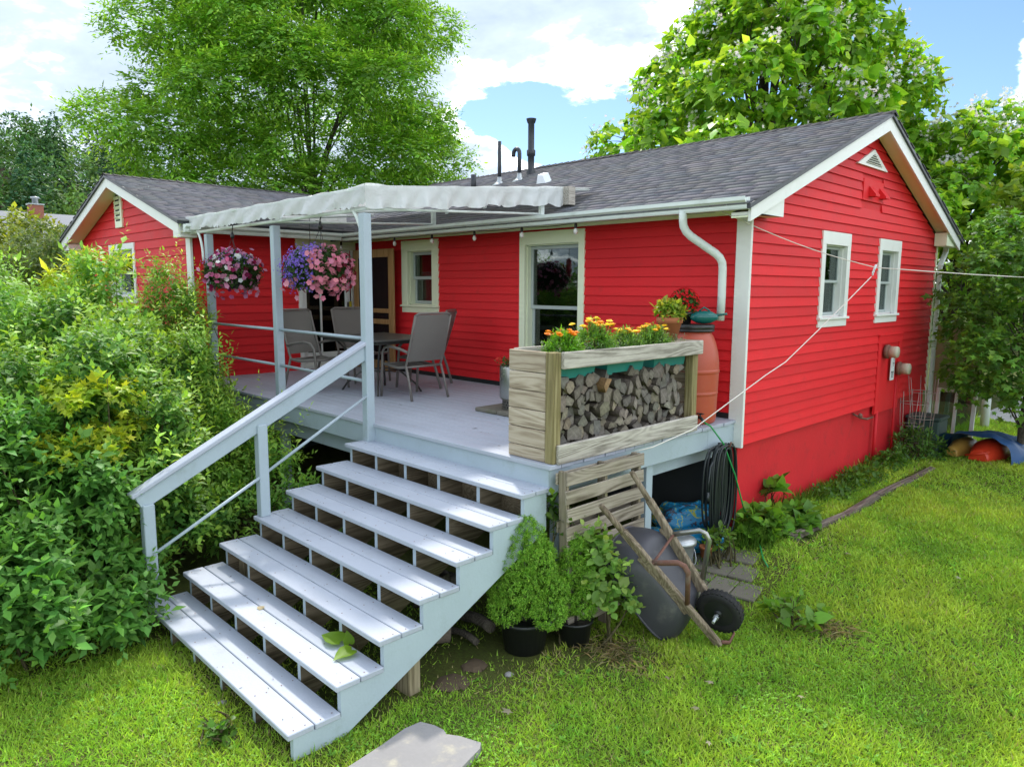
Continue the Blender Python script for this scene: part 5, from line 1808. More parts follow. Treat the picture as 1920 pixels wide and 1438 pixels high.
mb = MB(); mb.grid(tray, 48, 10)
c_ = tuple(B(.83, 0, -.012)); n0 = len(mb.v); mb.v.append(c_)
for i in range(48):
    mb.f.append((i * 11 + 10, (i + 1) * 11 + 10, n0)); mb.sm.append(True); mb.mi.append(0)
mb.obj('tray', M['tray'], t)
mb = MB(); mb.tube([tray(i / 48, 0) for i in range(49)], .011, 7, cap=False); mb.obj('tray_rim', M['tray'], t)
for s in (-1, 1):
    mb = MB()
    p0, p1 = Vector((0, s * .275, .012)), Vector((UL + (.0 if s < 0 else -.10), s * .105, .03))
    dd = (p1 - p0); L = dd.length; dd.normalize()
    e2 = Vector((0, 0, 1)); e1 = e2.cross(dd).normalized(); e2 = dd.cross(e1)
    ML = MBw @ Matrix(((e1.x, e2.x, dd.x, p0.x), (e1.y, e2.y, dd.y, p0.y), (e1.z, e2.z, dd.z, p0.z), (0, 0, 0, 1)))
    mb.tube([ML @ Vector((0, 0, z)) for z in (0, .02, .15, .28)], [.019, .023, .024, .026], 8)
    mb.box(-.024, -.027, .27, .024, .031, L, .006, ML)
    mb.obj('handle_rail', M['barwood'], t)
    mb = MB(); mb.box(-.026, -.06, .52, .026, -.024, 1.10, .006, ML); mb.obj('wedge', M['barwood'], t)
    mb = MB()
    lg = [(.60, s * .20, .05), (.62, s * .215, .12), (.66, s * .225, .27), (.70, s * .225, .30), (.76, s * .222, .29), (1.02, s * .165, .055)]
    mb.tube([B(*p) for p in lg], .013, 8, flat=1.7); mb.obj('leg', M['rust'] if s < 0 else M['steel'], t)
mb = MB(); mb.tube([B(.60, -.22, .055), B(.60, .22, .055)], .013, 6, flat=.4); mb.obj('cross_brace', M['rust'], t)
mb = MB(); mb.tube([B(UL - .02, -.10, .06), B(UL + .03, -.05, .08), B(UL + .03, .06, .08), B(UL - .05, .10, .06)], .011, 7, flat=1.6); mb.obj('nose_bracket', M['rust'], t)
MW = MBw @ Matrix.Translation((1.26, .055, .10)) @ Matrix.Rotation(PI / 2, 4, 'X')
mb = MB()
nt = 30
mb.lathe([(.115, -.04), (.15, -.048), (.172, -.038), (.182, -.018), (.184, 0), (.182, .018), (.172, .038), (.15, .048), (.115, .04)], 44, M=MW, cap=False)
for i in range(nt):
    a = 2 * PI * i / nt
    for sd in (-1, 1):
        mb.box(-.006, -.010, -.012, .006, .010, .012, 0, MW @ Matrix.Rotation(a + sd * .05, 4, 'Z') @ Matrix.Translation((.179, 0, sd * .021)))
wh = mb.obj('wheel', M['rubber'], t)
mb = MB(); mb.lathe([(.118, -.038), (.112, -.03), (.108, -.012), (.05, -.016), (.03, -.04), (.026, -.06)], 32, M=MW); mb.lathe([(.026, .06), (.03, .04), (.05, .016), (.108, .012), (.112, .03), (.118, .038)], 32, M=MW); mb.obj('rim', M['black'], wh)
mb = MB(); mb.tube([MW @ Vector((0, 0, -.15)), MW @ Vector((0, 0, .15))], .013, 10); mb.lathe([(.024, -.095), (.024, -.075)], 6, M=MW); mb.lathe([(.024, .075), (.024, .095)], 6, M=MW); mb.obj('axle', M['galv'], wh)

g = float(gz(-.03, -1.10))
t = thing('metal_bucket', 'small galvanised pail with a lid on the pavers behind the wheelbarrow', 'bucket', (.0, -1.12, g))
kc = (.0, -1.12, g)
mb = MB(); mb.lathe([(.115, 0), (.12, .01), (.145, .30), (.152, .31)], 26, kc); mb.obj('pail', M['galv'], t)
mb = MB(); mb.lathe([(.162, .295), (.165, .325), (.15, .345), (.10, .365), (.03, .375), (0, .376)], 26, kc); mb.tube([(kc[0] - .04, kc[1] - .03, g + .372), (kc[0] - .03, kc[1] - .025, g + .395), (kc[0] + .03, kc[1] + .025, g + .395), (kc[0] + .04, kc[1] + .03, g + .372)], .007, 6); mb.obj('lid', M['galv'], t)
mb = MB(); mb.tube([(kc[0] + .10 * math.cos(a) * 1.45 + .02, kc[1] + .1 * math.sin(a) * 1.45, g + .28 - .16 * math.sin((a + 1.2) / 2.6 * PI)) for a in np.linspace(-1.2, 1.4, 12)], .005, 6); mb.obj('bail_handle', M['galv'], t)


def bagmat():
    m, N = newmat('printed_bag')
    tt = N.n('ShaderNodeTexCoord')
    o = tt.outputs['Object']
    vo = N.n('ShaderNodeTexVoronoi', i_Vector=o, i_Scale=9.0)
    c = N.ramp(N.noise(o, 7.0, 3, 0.6, 1.0), [(0.30, (.05, .05, .07)), (0.40, (.015, .22, .42)), (0.52, (.02, .30, .50)), (0.57, (.40, .42, .05)), (0.62, (.02, .25, .45)), (0.70, (.45, .45, .42)), (0.78, (.05, .2, .1))], 'CONSTANT')
    b = N.n('ShaderNodeBsdfPrincipled', i_Base_Color=c, i_Roughness=0.32)
    finish(N, b, N.noise(o, 9.0, 4, 0.6), 0.7, 0.03)
    return m


M['bag'] = bagmat()
M['bagblue'] = paint('blue_bag_plastic', (.012, .22, .42), .3, .15, (.02, .12, .25), .4, .6, 9)


def bag(c, R, rot, mat, seed):
    r = random.Random(seed)
    mb = MB()
    Mx = Matrix.Translation(c) @ Matrix.Rotation(rot, 4, 'Z')
    ph = [r.uniform(0, 6) for _ in range(6)]

    def fn(i, j):
        a, e = 2 * PI * i, PI * (j - .5)
        ce = math.copysign(abs(math.cos(e)) ** .5, math.cos(e))
        k = 1 + .06 * math.sin(a * 5 + ph[0] + e * 3) + .05 * math.sin(a * 9 + ph[1]) * math.cos(e * 5 + ph[2]) + .05 * math.sin(e * 7 + ph[3])
        ca, sa = math.cos(a), math.sin(a)
        return tuple(Mx @ Vector((R[0] * ce * math.copysign(abs(ca) ** .6, ca) * k, R[1] * ce * math.copysign(abs(sa) ** .6, sa) * k, R[2] * math.sin(e) * k)))
    mb.grid(fn, 44, 22)
    return mb


mb = bag((-.36, -.40, .33), (.34, .22, .17), .9, M['bag'], 2); o = mb.obj('soil_bag', M['bag'], None, at=(-.36, -.40, .14)); tag(o, 'crumpled blue and yellow printed bag lying on top under the deck', 'bag', 'bags of soil under the deck')
mb = bag((-.10, -.62, .24), (.26, .17, .10), .8, M['bagblue'], 3); o = mb.obj('soil_bag', M['bagblue'], None, at=(-.10, -.62, .14)); tag(o, 'plain bright blue bag slumped directly behind the pail', 'bag', 'bags of soil under the deck')
mb = MB(); mb.box(.055, -.70, .22, .062, -.56, .27, 0, ); o = mb.obj('bag_label', M['brass'], bpy.data.objects['soil_bag.001'])
mb = bag((-.50, -.95, .22), (.24, .18, .10), 1.2, M['bag'], 5); o = mb.obj('soil_bag', M['bag'], None, at=(-.5, -.95, .1)); tag(o, 'dark printed bag half hidden behind the wheelbarrow handle', 'bag', 'bags of soil under the deck')
mb = MB(); mb.lathe([(.05, 0), (.062, .09), (.07, .09), (.07, .11), (.06, .11), (.0, .09)], 18, (.13, -.84, float(gz(.13, -.84)) + .08)); o = mb.obj('clay_pot', M['terra'], None, at=(.13, -.84, .2)); tag(o, 'small orange clay pot beside the pail', 'pot')

# ================================================================ YARD OBJECTS
patch = bpy.data.objects.new('paved_patch', None); COL.objects.link(patch); patch['kind'] = 'structure'; patch.location = (.4, -1.1, 0.1)
ca, sa = math.cos(.12), math.sin(.12)
for i in range(4):
    for j in range(5):
        u, v = -.02 + i * .235 - .05 + (j % 2) * .1, -1.75 + j * .30
        if (i == 3 and j != 2) or (i == 0 and j == 0) or (i == 2 and j == 0):
            continue
        x, y = .05 + u * ca - (v + 1.1) * sa, -1.1 + u * sa + (v + 1.1) * ca
        z = float(gz(x, y))
        Mx = Matrix.Translation((x, y, z - .004)) @ Matrix.Rotation(.12 + random.uniform(-.03, .03), 4, 'Z') @ Matrix.Rotation(.09 + random.uniform(-.02, .02), 4, 'X') @ Matrix.Rotation(random.uniform(-.02, .02), 4, 'Y')
        mb = MB(); mb.box(-.113, -.143, -.05, .113, .143, .018, .008, Mx); mb.obj('paver', M['paver'], patch)

# stepping slab
sl = [(.28, -5.5), (.255, -4.95), (.205, -4.66), (.175, -4.47), (.19, -4.36), (.27, -4.315), (.355, -4.30), (.40, -4.325), (.47, -4.27), (.615, -4.215), (.65, -4.26), (.675, -4.36), (.715, -4.50), (.79, -4.74), (.86, -5.05), (.88, -5.5)]
mb = MB()
n = len(sl)
cx, cy = .5, -4.85
top = [(x + random.uniform(-.008, .008), y + random.uniform(-.008, .008), .046 + random.uniform(-.002, .002)) for x, y in sl]
mid_ = [(cx + (x - cx) * .5, cy + (y - cy) * .5, .048 + random.uniform(-.001, .001)) for x, y, _ in top]
bot = [(cx + (x - cx) * 1.02, cy + (y - cy) * 1.02, -.04) for x, y, _ in top]
vs = top + mid_ + bot + [(cx, cy, .048)]
fs = []
for i in range(n):
    j = (i + 1) % n
    fs += [(i, j, n + j, n + i), (n + i, n + j, 3 * n), (2 * n + i, 2 * n + j, j, i)]
mb.add(vs, fs)
o = mb.obj('stepping_stone', M['stone'], None, at=(.4, -4.8, 0)); tag(o, 'large pale flat stone slab lying in the grass at the foot of the steps', 'stone slab')


def rock(name, x, y, R, lab, cat, mat, grp=None, z=None, seed=0, flat=.6):
    r = np.random.default_rng(seed)
    mb = MB()
    k = r.uniform(.75, 1.2, 60)
    mb.grid(lambda i, j: (x + R * math.cos(2 * PI * i) * math.sin(PI * j) * k[int(i * 7.99) % 8 * 6 + int(j * 5)], y + R * math.sin(2 * PI * i) * math.sin(PI * j) * k[(int(i * 7.99) % 8) * 6 + int(j * 5)], (z if z is not None else float(gz(x, y))) + R * flat * math.cos(PI * j)), 8, 5, False)
    o = mb.obj(name, mat, None, at=(x, y, float(gz(x, y))))
    return tag(o, lab, cat, grp)


rock('rock', -.95, -5.15, .035, 'small pale stone in the grass left of the bottom step', 'stone', M['stone'], None, None, 1)
rock('rock', .13, -3.52, .035, 'small white stone on bare soil by the big conifer pot', 'stone', M['stone'], None, None, 2)
rock('rock', -.13, -3.63, .10, 'flat brown stone sunk in soil between the steps and the conifer pot', 'stone', M['dirt'], None, None, 3, .3)
rock('rock', -.06, -3.9, .12, 'flat dark stone beside the raw prop post', 'stone', M['dirt'], None, None, 4, .2)
mb = MB(); mb.grid(lambda i, j: (.20 + .34 * i, .62 + .15 * (j - .5) + .10 * i - .14 * i * i, float(gz(.3, .6)) + .02 + .05 * math.sin(PI * j) + .02 * math.sin(i * 9)), 10, 6)
o = mb.obj('driftwood', M['tie'], None, at=(.35, .62, .25)); tag(o, 'curved brown slab of bark or stone among weeds near the house corner', 'slab')
mb = MB()
tp = [(.575, .06), (.66, 1.2), (.63, 2.3), (.68, 3.4), (.70, 4.3)]
for i in range(4):
    (x0, y0), (x1, y1) = tp[i], tp[i + 1]
    mb.add([(x0 - .045, y0, .16), (x0 + .045, y0, .16), (x0 + .038 + random.uniform(-.015, .015), y0, .295), (x0 - .04, y0, .30 + random.uniform(-.02, .01)), (x1 - .045, y1 - .01, .16), (x1 + .045, y1 - .01, .16), (x1 + .035, y1 - .01, .285), (x1 - .035 + random.uniform(-.015, .015), y1 - .01, .30)], [(0, 1, 2, 3), (7, 6, 5, 4), (0, 4, 5, 1), (1, 5, 6, 2), (2, 6, 7, 3), (3, 7, 4, 0)])
o = mb.obj('edging_timber', M['tie'], None, at=(.64, 2.0, .25)); tag(o, 'rotten landscape timber edging the lawn along the red foundation', 'timber')

# wood pile under the stairs
for i, (x, y, z, x2, y2, z2, r_, lab) in enumerate(((-.30, -3.30, .14, -.85, -3.18, .06, .05, 'thick mossy grey branch beside the big conifer pot'), (-.33, -3.42, .05, -.80, -3.40, .03, .028, 'thin grey branch on the soil just below the thick mossy one'), (-.45, -2.95, .30, -1.2, -3.0, .22, .05, 'dark branch highest in the shaded heap under the steps'))):
    pts = [(x + (x2 - x) * s, y + (y2 - y) * s, z + (z2 - z) * s + .02 * math.sin(s * 5)) for s in np.linspace(0, 1, 7)]
    mb = MB(); mb.tube(pts, [r_ * random.uniform(.85, 1.1) for _ in pts], 9); o = mb.obj('branch', M['bark'], None, at=(x, y, 0))
    tag(o, lab, 'branch', 'branches piled under the steps')
for i, lab in enumerate(('weathered log lowest in the heap under the steps, nearest the lawn', 'weathered log standing on end beneath the fifth step', 'weathered log behind the others in the dark heap under the steps', 'weathered log on top of the dark heap under the steps')):
    add_log(-.50 - .14 * i, -3.55 + .18 * i, .09 + .05 * i, 1.2 + .3 * math.sin(i * 3), .1 if i != 1 else 1.3, .4, lab, 'logs piled under the steps', lr)

# conifers and pots


def conifer(c, h, R, potr, poth, label, seed, n=5600):
    r = np.random.default_rng(seed)
    t = thing('potted_conifer', label, 'potted conifer', (c[0], c[1], 0), 'potted dwarf conifers beside the steps')
    mb = MB(); mb.lathe([(potr * .82, 0), (potr * .98, poth * .9), (potr * 1.06, poth * .9), (potr * 1.06, poth), (potr * .97, poth), (potr * .9, poth * .85), (0, poth * .85)], 28, (c[0], c[1], float(gz(c[0], c[1])))); mb.obj('pot', M['black'], t)
    mb = MB(); mb.tube([(c[0], c[1], .1), (c[0], c[1], poth + h * .8)], [.022, .006], 7); mb.obj('trunk', M['bark'], t)
    lob = []
    for i in range(44):
        f = (i + .5) / 44
        a = i * 2.4
        prof = (1 - f) ** .55
        rad = R * prof * .76 * r.uniform(.62, 1.15)
        lob.append((c[0] + rad * math.cos(a), c[1] + rad * math.sin(a), poth + .12 + h * f * .86, R * .36 * (prof + .35), R * .36 * (prof + .35), R * .34 * (prof + .35)))
    P, D = shoots(lob, n, r, spread=.8, up=.3, zmin=-.8, fill=.10)
    V, F, C = twig_leaves(P - D * .02, D, .030, 8, .021, .0065, T_QUAD, (.15, .34, .03), r, open_=.8, tipcol=(.29, .52, .05), cvar=.2)
    npmesh('foliage', V, F, M['needle'], t, col=C)
    return t


conifer((-.08, -3.15), .76, .30, .19, .26, 'larger bright green cone-shaped conifer in a black pot, nearest the steps', 31)
conifer((.13, -2.80), .64, .19, .14, .20, 'smaller darker cone-shaped conifer in a black pot, behind the larger one', 32, 3600)

# corner clutter behind the gable
t = thing('utility_box', 'dark green utility cabinet behind the wire cages', 'utility box', (.12, 5.55, .25))
mb = MB(); mb.box(-.0, 5.32, .2, .46, 5.78, .78, .02); mb.obj('cabinet', M['utility'], t)
mb = MB(); mb.box(-.02, 5.30, .78, .48, 5.80, .83, .015); mb.obj('lid', M['utility'], t)
for i, (x, y, h, ln) in enumerate(((.16, 4.95, 1.05, .05), (.30, 5.08, 1.25, -.04))):
    t = thing('tomato_cage', ['shorter rusty wire plant cage close to the red wall', 'taller wire plant cage beside the green cabinet'][i], 'plant cage', (x, y, .25), 'wire plant cages by the gable')
    for k in range(6):
        a = 2 * PI * k / 6 + i
        mb = MB(); mb.tube([(x + .10 * math.cos(a), y + .10 * math.sin(a), .22), (x + .17 * math.cos(a) + ln * .5, y + .17 * math.sin(a), .22 + h * .6), (x + .21 * math.cos(a) + ln, y + .24 * math.sin(a), .22 + h)], .0045, 5); mb.obj('wire_leg', M['wire'], t)
    for z, r_ in ((.2, .125), (.5, .16), (.82, .19)):
        mb = MB(); mb.tube([(x + r_ * math.cos(s) + ln * z, y + r_ * math.sin(s), .22 + z * h) for s in np.linspace(0, 2 * PI, 17)], .0045, 5, cap=False); mb.obj('wire_ring', M['wire'], t)
t = thing('window_frame', 'old white two-pane window sash leaning by the rear downspout', 'window sash', (.3, 6.6, .25))
MS = Matrix.Translation((.30, 6.62, .22)) @ Matrix.Rotation(-.12, 4, 'X')
mb = MB(); mb.box(-.28, -.02, 0, -.22, .02, .92, .004, MS); mb.box(.26, -.02, 0, .32, .02, .92, .004, MS); mb.box(-.22, -.02, 0, .26, .02, .07, .004, MS); mb.box(-.22, -.02, .86, .26, .02, .92, .004, MS); mb.box(.0, -.02, .07, .05, .02, .86, .004, MS); mb.obj('sash_bars', M['white'], t)
mb = MB(); mb.box(-.23, -.004, .06, .01, .0, .87, 0, MS); mb.obj('pane', M['glass'], t)
mb = MB(); mb.box(.04, -.004, .06, .27, .0, .87, 0, MS); mb.obj('pane', M['glass'], t)
mb = MB(); mb.box(-.06, 6.75, .9, .62, 6.79, 2.2, .004); o = mb.obj('board_panel', M['olive'], None, at=(.2, 6.77, .25)); tag(o, 'pale olive board standing behind the old window sash', 'board')
t = thing('white_post', 'short round-topped white post at the edge of the gravel', 'post', (.36, 8.6, .25))
mb = MB(); mb.lathe([(.075, -.1), (.075, .72), (.06, .80), (.03, .85), (0, .86)], 16, (.36, 8.6, .25)); mb.obj('shaft', M['whitepl'], t)
t = thing('red_kayak', 'orange-red plastic kayak end poking out from under the blue tarp', 'kayak', (1.0, 5.75, .25))


def hull(mb, c, yaw, L, Wd, H):
    Mx = Matrix.Translation(c) @ Matrix.Rotation(yaw, 4, 'Z')

    def fn(i, j):
        f = i
        prof = min(1.0, .55 + 1.2 * f) if f < .4 else 1.0
        prof *= (1 - max(0, f - .6) ** 2 * 3)
        a = -.1 + (PI + .2) * j
        return tuple(Mx @ Vector((L * f, Wd / 2 * prof * math.cos(a), H * prof * max(0, math.sin(a)) ** .7 + .02)))
    mb.grid(fn, 14, 14)
    n0 = len(mb.v) - 15 * 15
    mb.f.append(tuple(n0 + j for j in range(15))); mb.sm.append(False); mb.mi.append(0)
    return mb


mb = hull(MB(), (1.0, 5.32, .25), 1.45, .9, .44, .27); mb.obj('hull', M['kayak'], t)
mb = MB(); mb.tube([(.84, 5.31, .33), (1.0, 5.30, .37), (1.14, 5.31, .42)], .014, 6); mb.obj('seam', M['kayak'], t)
t = thing('yellow_kayak', 'mustard coloured kayak end beside the red one, under the tarp', 'kayak', (.62, 5.6, .25))
mb = hull(MB(), (.63, 5.38, .25), 1.45, .9, .30, .22); mb.obj('hull', M['kayak2'], t)


def tarp(i, j):
    a = PI * j
    w = .50 + .04 * math.sin(i * 6)
    cx = .90 + .12 * i
    sx = math.copysign(abs(math.cos(a)) ** .8, math.cos(a))
    x = cx - w * sx * (1 + .04 * math.sin(9 * i + 7 * j)) + (.16 * i * max(0, j - .5) * 2)
    y = 5.40 + 1.05 * i - .07 * math.sin(a) + .02 * math.sin(j * 23)
    z = .22 + (.44 - .12 * i) * math.sin(a) ** .6 * (1 + .06 * math.sin(11 * i + 9 * j)) + .014 * math.sin(31 * j + 13 * i) + .01 * math.sin(47 * i)
    return (x, y, z)


mb = MB(); mb.grid(tarp, 20, 30); o = mb.obj('blue_tarp', M['bluetarp'], None, at=(1.1, 5.9, .25)); tag(o, 'faded blue tarpaulin draped over the kayaks', 'tarp')
mb = MB(); mb.box(.0, 9.5, .262, 12, 24, .27); o = mb.obj('gravel_drive', M['gravel'], None, at=(5, 15, .25)); o['kind'] = 'structure'

# dry flakes on the deck and the treads
pts_, dr_ = [], np.random.default_rng(40)
for i in range(150):
    if i < 70:
        pts_.append((dr_.uniform(-4.5, -.6), dr_.uniform(-2.85, -.3), DZ + .003))
    else:
        k = dr_.integers(1, 8)
        pts_.append((dr_.uniform(-2.45, -.15), -2.53 - k * RUN - dr_.uniform(.02, TD - .02), DZ - k * RISE + .003))
pts_ = np.array(pts_)
a_ = dr_.random(len(pts_)) * 2 * PI
V, F, C = leaves(pts_, np.stack([np.cos(a_), np.sin(a_), dr_.normal(.05, .05, len(a_))], 1), np.tile((0, 0, 1.), (len(a_), 1)), np.exp(dr_.normal(-4.0, .45, len(a_))), .005, T_QUAD, (.10, .075, .05), .5, dr_)
npmesh('leaf_litter', V, F, M['petal'], None, col=C, kind='stuff')

# ================================================================ SHRUBS AND PLANTS
ra = np.random.default_rng(77)
G_DARK, G_MID, G_LITE, G_YEL = (.10, .26, .05), (.15, .34, .055), (.26, .46, .07), (.32, .38, .035)


def shrub(name, label, base, lobes, n, nl=9, L=.075, Wd=.028, slen=.26, tm=T_LANCE, col=G_MID, tip=None, cat='shrub', group=None, mat='leaf', r=ra, stems=10, up=.55, droop=.25, zmin=-.35, opposite=False, fill=.2, cvar=.2, spread=.55, spikes=0):
    t = thing(name, label, cat, (base[0], base[1], 0), group)
    if n > 1500:
        lobes = clump(lobes)
    P, D = shoots(lobes, n, r, up=up, zmin=zmin, fill=fill, spread=spread)
    ok = P[:, 2] > .02
    P, D = P[ok], D[ok]
    V, F, C = twig_leaves(P - D * slen * .5, D, slen, nl, L, Wd, tm, col, r, tipcol=tip, droop=droop, opposite=opposite, cvar=cvar)
    if spikes:
        P2, D2 = shoots(lobes, spikes, r, up=1.6, zmin=.1, fill=.06)
        V, F, C = join([(V, F, C), twig_leaves(P2 - D2 * .15, nrm(D2 + np.array((0, 0, .6))), slen * 1.7, int(nl * 1.7), L, Wd, tm, np.array(tip if tip else col), r, tipcol=np.array(tip if tip else col) * 1.25, droop=.05, opposite=opposite, cvar=cvar)])
    npmesh('foliage', V, F, M[mat], t, col=C)
    mb = MB()
    rs = random.Random(int(r.integers(1e6)))
    idx = r.choice(len(P), min(stems * 4, len(P)), replace=False)
    for i in idx:
        lb = lobes[rs.randrange(len(lobes))]
        b = (base[0] * .4 + lb[0] * .6 + rs.uniform(-.15, .15), base[1] * .4 + lb[1] * .6 + rs.uniform(-.15, .15), 0.0)
        stems_mesh(mb, b, [tuple(P[i] + D[i] * slen * .3)], .014, .003, rs, .18)
    mb.obj('stem', M['stem'], t)
    return t


def clump(lobes, k=9, sz=.42, r=ra):
    """Breaks smooth lobes up into rounded clumps on their surface."""
    out = []
    for (x, y, z, a, b, c) in lobes:
        out.append((x, y, z, a * .72, b * .72, c * .72))
        s = rsph(r, k * 3)
        s = s[s[:, 2] > -.35][:k]
        for q_ in s:
            f = r.uniform(.72, 1.02)
            g = sz * r.uniform(.7, 1.25)
            out.append((x + q_[0] * a * f, y + q_[1] * b * f, z + q_[2] * c * f, a * g, b * g, c * g * .85))
    return out


gs = 'shrubs massed on the left of the steps'
shrub('shrub', 'dense dark green bush at the lawn edge, nearest one left of the steps', (-3.2, -6.0), [(-2.95, -6.15, .62, 1.0, .62, .82), (-2.75, -5.5, .45, .62, .5, .62), (-4.3, -6.3, 1.0, 1.2, .8, 1.2), (-3.6, -5.5, .85, .8, .6, .95), (-2.35, -6.25, .42, .60, .45, .55), (-2.45, -5.75, .38, .5, .4, .48)], 3700, 9, .11, .056, .30, T_LANCE, G_DARK, G_MID, group=gs, spikes=50)
shrub('shrub', 'glossy bush with dark gaps mid-thicket, behind the lower hand rail post', (-4.6, -4.8), [(-4.1, -5.0, 1.1, 1.1, .75, 1.2), (-5.4, -4.6, 1.3, 1.3, .85, 1.35), (-3.5, -4.65, .6, .7, .5, .75)], 3600, 9, .095, .046, .28, T_LANCE, G_DARK, (.30, .48, .06), group=gs, spikes=90)
shrub('shrub', 'tall light green bush in front of the wing gable with sunlit tops', (-7.4, -4.8), [(-7.1, -5.4, 1.55, 1.7, 1.1, 1.45), (-9.0, -4.8, 1.6, 1.7, 1.2, 1.5), (-6.5, -4.35, 1.45, 1.1, .7, 1.4)], 3400, 9, .115, .050, .38, T_LANCE, G_MID, G_LITE, group=gs, up=.7, spikes=130)
shrub('shrub', 'feathery bush with upright shoots against the red wing wall and awning posts', (-5.6, -3.5), [(-5.3, -3.55, 1.15, 1.05, .42, 1.2), (-4.15, -3.65, .75, .75, .42, .85), (-6.5, -3.5, 1.45, .9, .45, 1.3)], 2500, 11, .085, .027, .34, T_LANCE, (.16, .36, .045), (.33, .48, .07), group=gs, up=.9, droop=.15, spikes=70)
shrub('low_plant', 'low light green seedlings between the steps and the deck beam', (-3.1, -3.4), [(-3.05, -3.45, .35, .42, .35, .55), (-3.5, -3.9, .4, .5, .4, .5)], 330, 9, .085, .034, .25, T_LANCE, G_MID, G_LITE, cat='plant', mat='leafthin', up=.9)
shrub('maple_sapling', 'bright yellow-green maple sapling rising out of the dark bush', (-3.3, -5.3), [(-3.35, -5.22, 1.85, .42, .36, .16), (-3.15, -5.35, 1.45, .45, .36, .18), (-3.6, -5.0, 1.55, .3, .3, .15)], 210, 6, .10, .10, .15, T_MAPLE, (.30, .44, .035), (.58, .64, .05), cat='tree', mat='leafthin', stems=2, up=.25, droop=.6, zmin=0, opposite=True)
shrub('yellow_sapling', 'yellow-leaved sapling top in front of the red gable below the louvred vent', (-7.0, -4.1), [(-7.08, -4.08, 3.02, .42, .4, .26), (-7.5, -4.3, 2.75, .4, .4, .3)], 120, 8, .14, .05, .2, T_LANCE, (.34, .46, .04), (.58, .64, .06), cat='tree', mat='leafthin', stems=2, up=.5, droop=.5)
shrub('round_bush', 'large pale rounded bush beyond the left end of the wing', (-16.7, -2.9), [(-16.9, -3.2, 2.2, 1.9, 1.7, 1.9), (-15.3, -2.6, 1.9, 1.3, 1.3, 1.7), (-17.8, -4.6, 1.9, 1.8, 1.7, 1.8)], 2600, 8, .14, .07, .35, T_QUAD, (.12, .20, .05), (.26, .32, .13), mat='leafthin', up=.7)
shrub('leafy_shrub', 'young shrub with round pale leaves between the conifers and the wheelbarrow', (.26, -2.64), [(.27, -2.66, .58, .17, .18, .26), (.36, -2.58, .40, .17, .17, .2), (.22, -2.66, .82, .11, .11, .14)], 85, 7, .08, .056, .16, T_OVAL, (.19, .36, .07), (.36, .50, .13), mat='leafthin', stems=1, up=.5, droop=.2)
shrub('climbing_plant', 'leafy stem climbing the stair corner above the conifers', (-.13, -2.95), [(-.06, -2.86, 1.02, .08, .06, .12), (.06, -2.84, .95, .08, .06, .10)], 12, 6, .11, .05, .16, T_LANCE, (.08, .18, .025), (.16, .28, .04), cat='plant', mat='leafthin', stems=2)
shrub('burdock', 'two big bright green leaves pushing up through the lower steps', (-.45, -4.45), [(-.45, -4.46, .36, .06, .04, .02)], 5, 1, .001, .001, .02, T_HEART, G_LITE, cat='plant', mat='leafthin', stems=2)
bd = bpy.data.objects['burdock']
V, F, C = leaves(np.array([(-.50, -4.50, .376), (-.36, -4.50, .377), (-.45, -4.47, .365)]), np.array([(-.85, -.20, .12), (.10, -.75, .05), (-.1, -.1, .8)]), np.array([(.1, -.1, 1.), (.15, 0, 1.), (1., -.5, .2)]), np.array((.20, .16, .10)), np.array((.15, .125, .08)), T_HEART, (.20, .36, .02), .08)
npmesh('big_leaf', V, F, M['leafthin'], bd, col=C)

# weeds at the house foot
for (nm, lab, bx_, lobes, n, L_, W_, tm, col) in (
    ('weed', 'clump of broad light green leaves on the house corner beneath the coiled hose', (.28, .02), [(.28, .0, .38, .22, .28, .16)], 55, .11, .09, T_HEART, (.13, .27, .03)),
    ('weed', 'row of broad round leaves along the end of the edging timber', (.50, .55), [(.42, .55, .36, .16, .32, .10), (.52, .25, .28, .16, .2, .08)], 45, .12, .11, T_HEART, (.12, .27, .035)),
    ('weed', 'pair of big round leaves against the red foundation', (.12, .62), [(.10, .62, .56, .08, .14, .06)], 5, .17, .15, T_HEART, (.14, .30, .03)),
    ('weed', 'small leafy seedling beside the pail', (.22, -.72), [(.20, -.72, .34, .12, .12, .13)], 26, .08, .05, T_OVAL, (.13, .24, .035)),
    ('weed', 'broad-leaved weed in the lawn beyond the wheelbarrow wheel', (1.25, -1.35), [(1.25, -1.35, .17, .20, .26, .05)], 16, .10, .085, T_HEART, (.14, .28, .035)),
    ('weed', 'dark leafy weeds under the front step by the right stringer', (-.65, -5.32), [(-.6, -5.32, .05, .16, .06, .05)], 20, .06, .045, T_OVAL, (.08, .18, .02)),
    ('weed', 'ragged ground-cover weeds along the middle of the red foundation', (.26, 2.6), [(.22, 1.9, .28, .20, .45, .10), (.25, 2.9, .30, .22, .6, .14), (.22, 3.9, .32, .2, .5, .16)], 260, .07, .05, T_OVAL, (.08, .18, .025)),
    ('weed', 'tall weeds growing up through the wire cages', (.3, 4.9), [(.25, 4.8, .45, .30, .45, .30), (.45, 5.2, .38, .2, .3, .2)], 200, .09, .035, T_LANCE, (.09, .20, .035))):
    shrub(nm, lab, bx_, lobes, n, 5, L_, W_, .14, tm, col, tuple(min(1, c * 1.35) for c in col), cat='weed', mat='leafthin', stems=5, up=.6, group='weeds')

# ================================================================ TREES


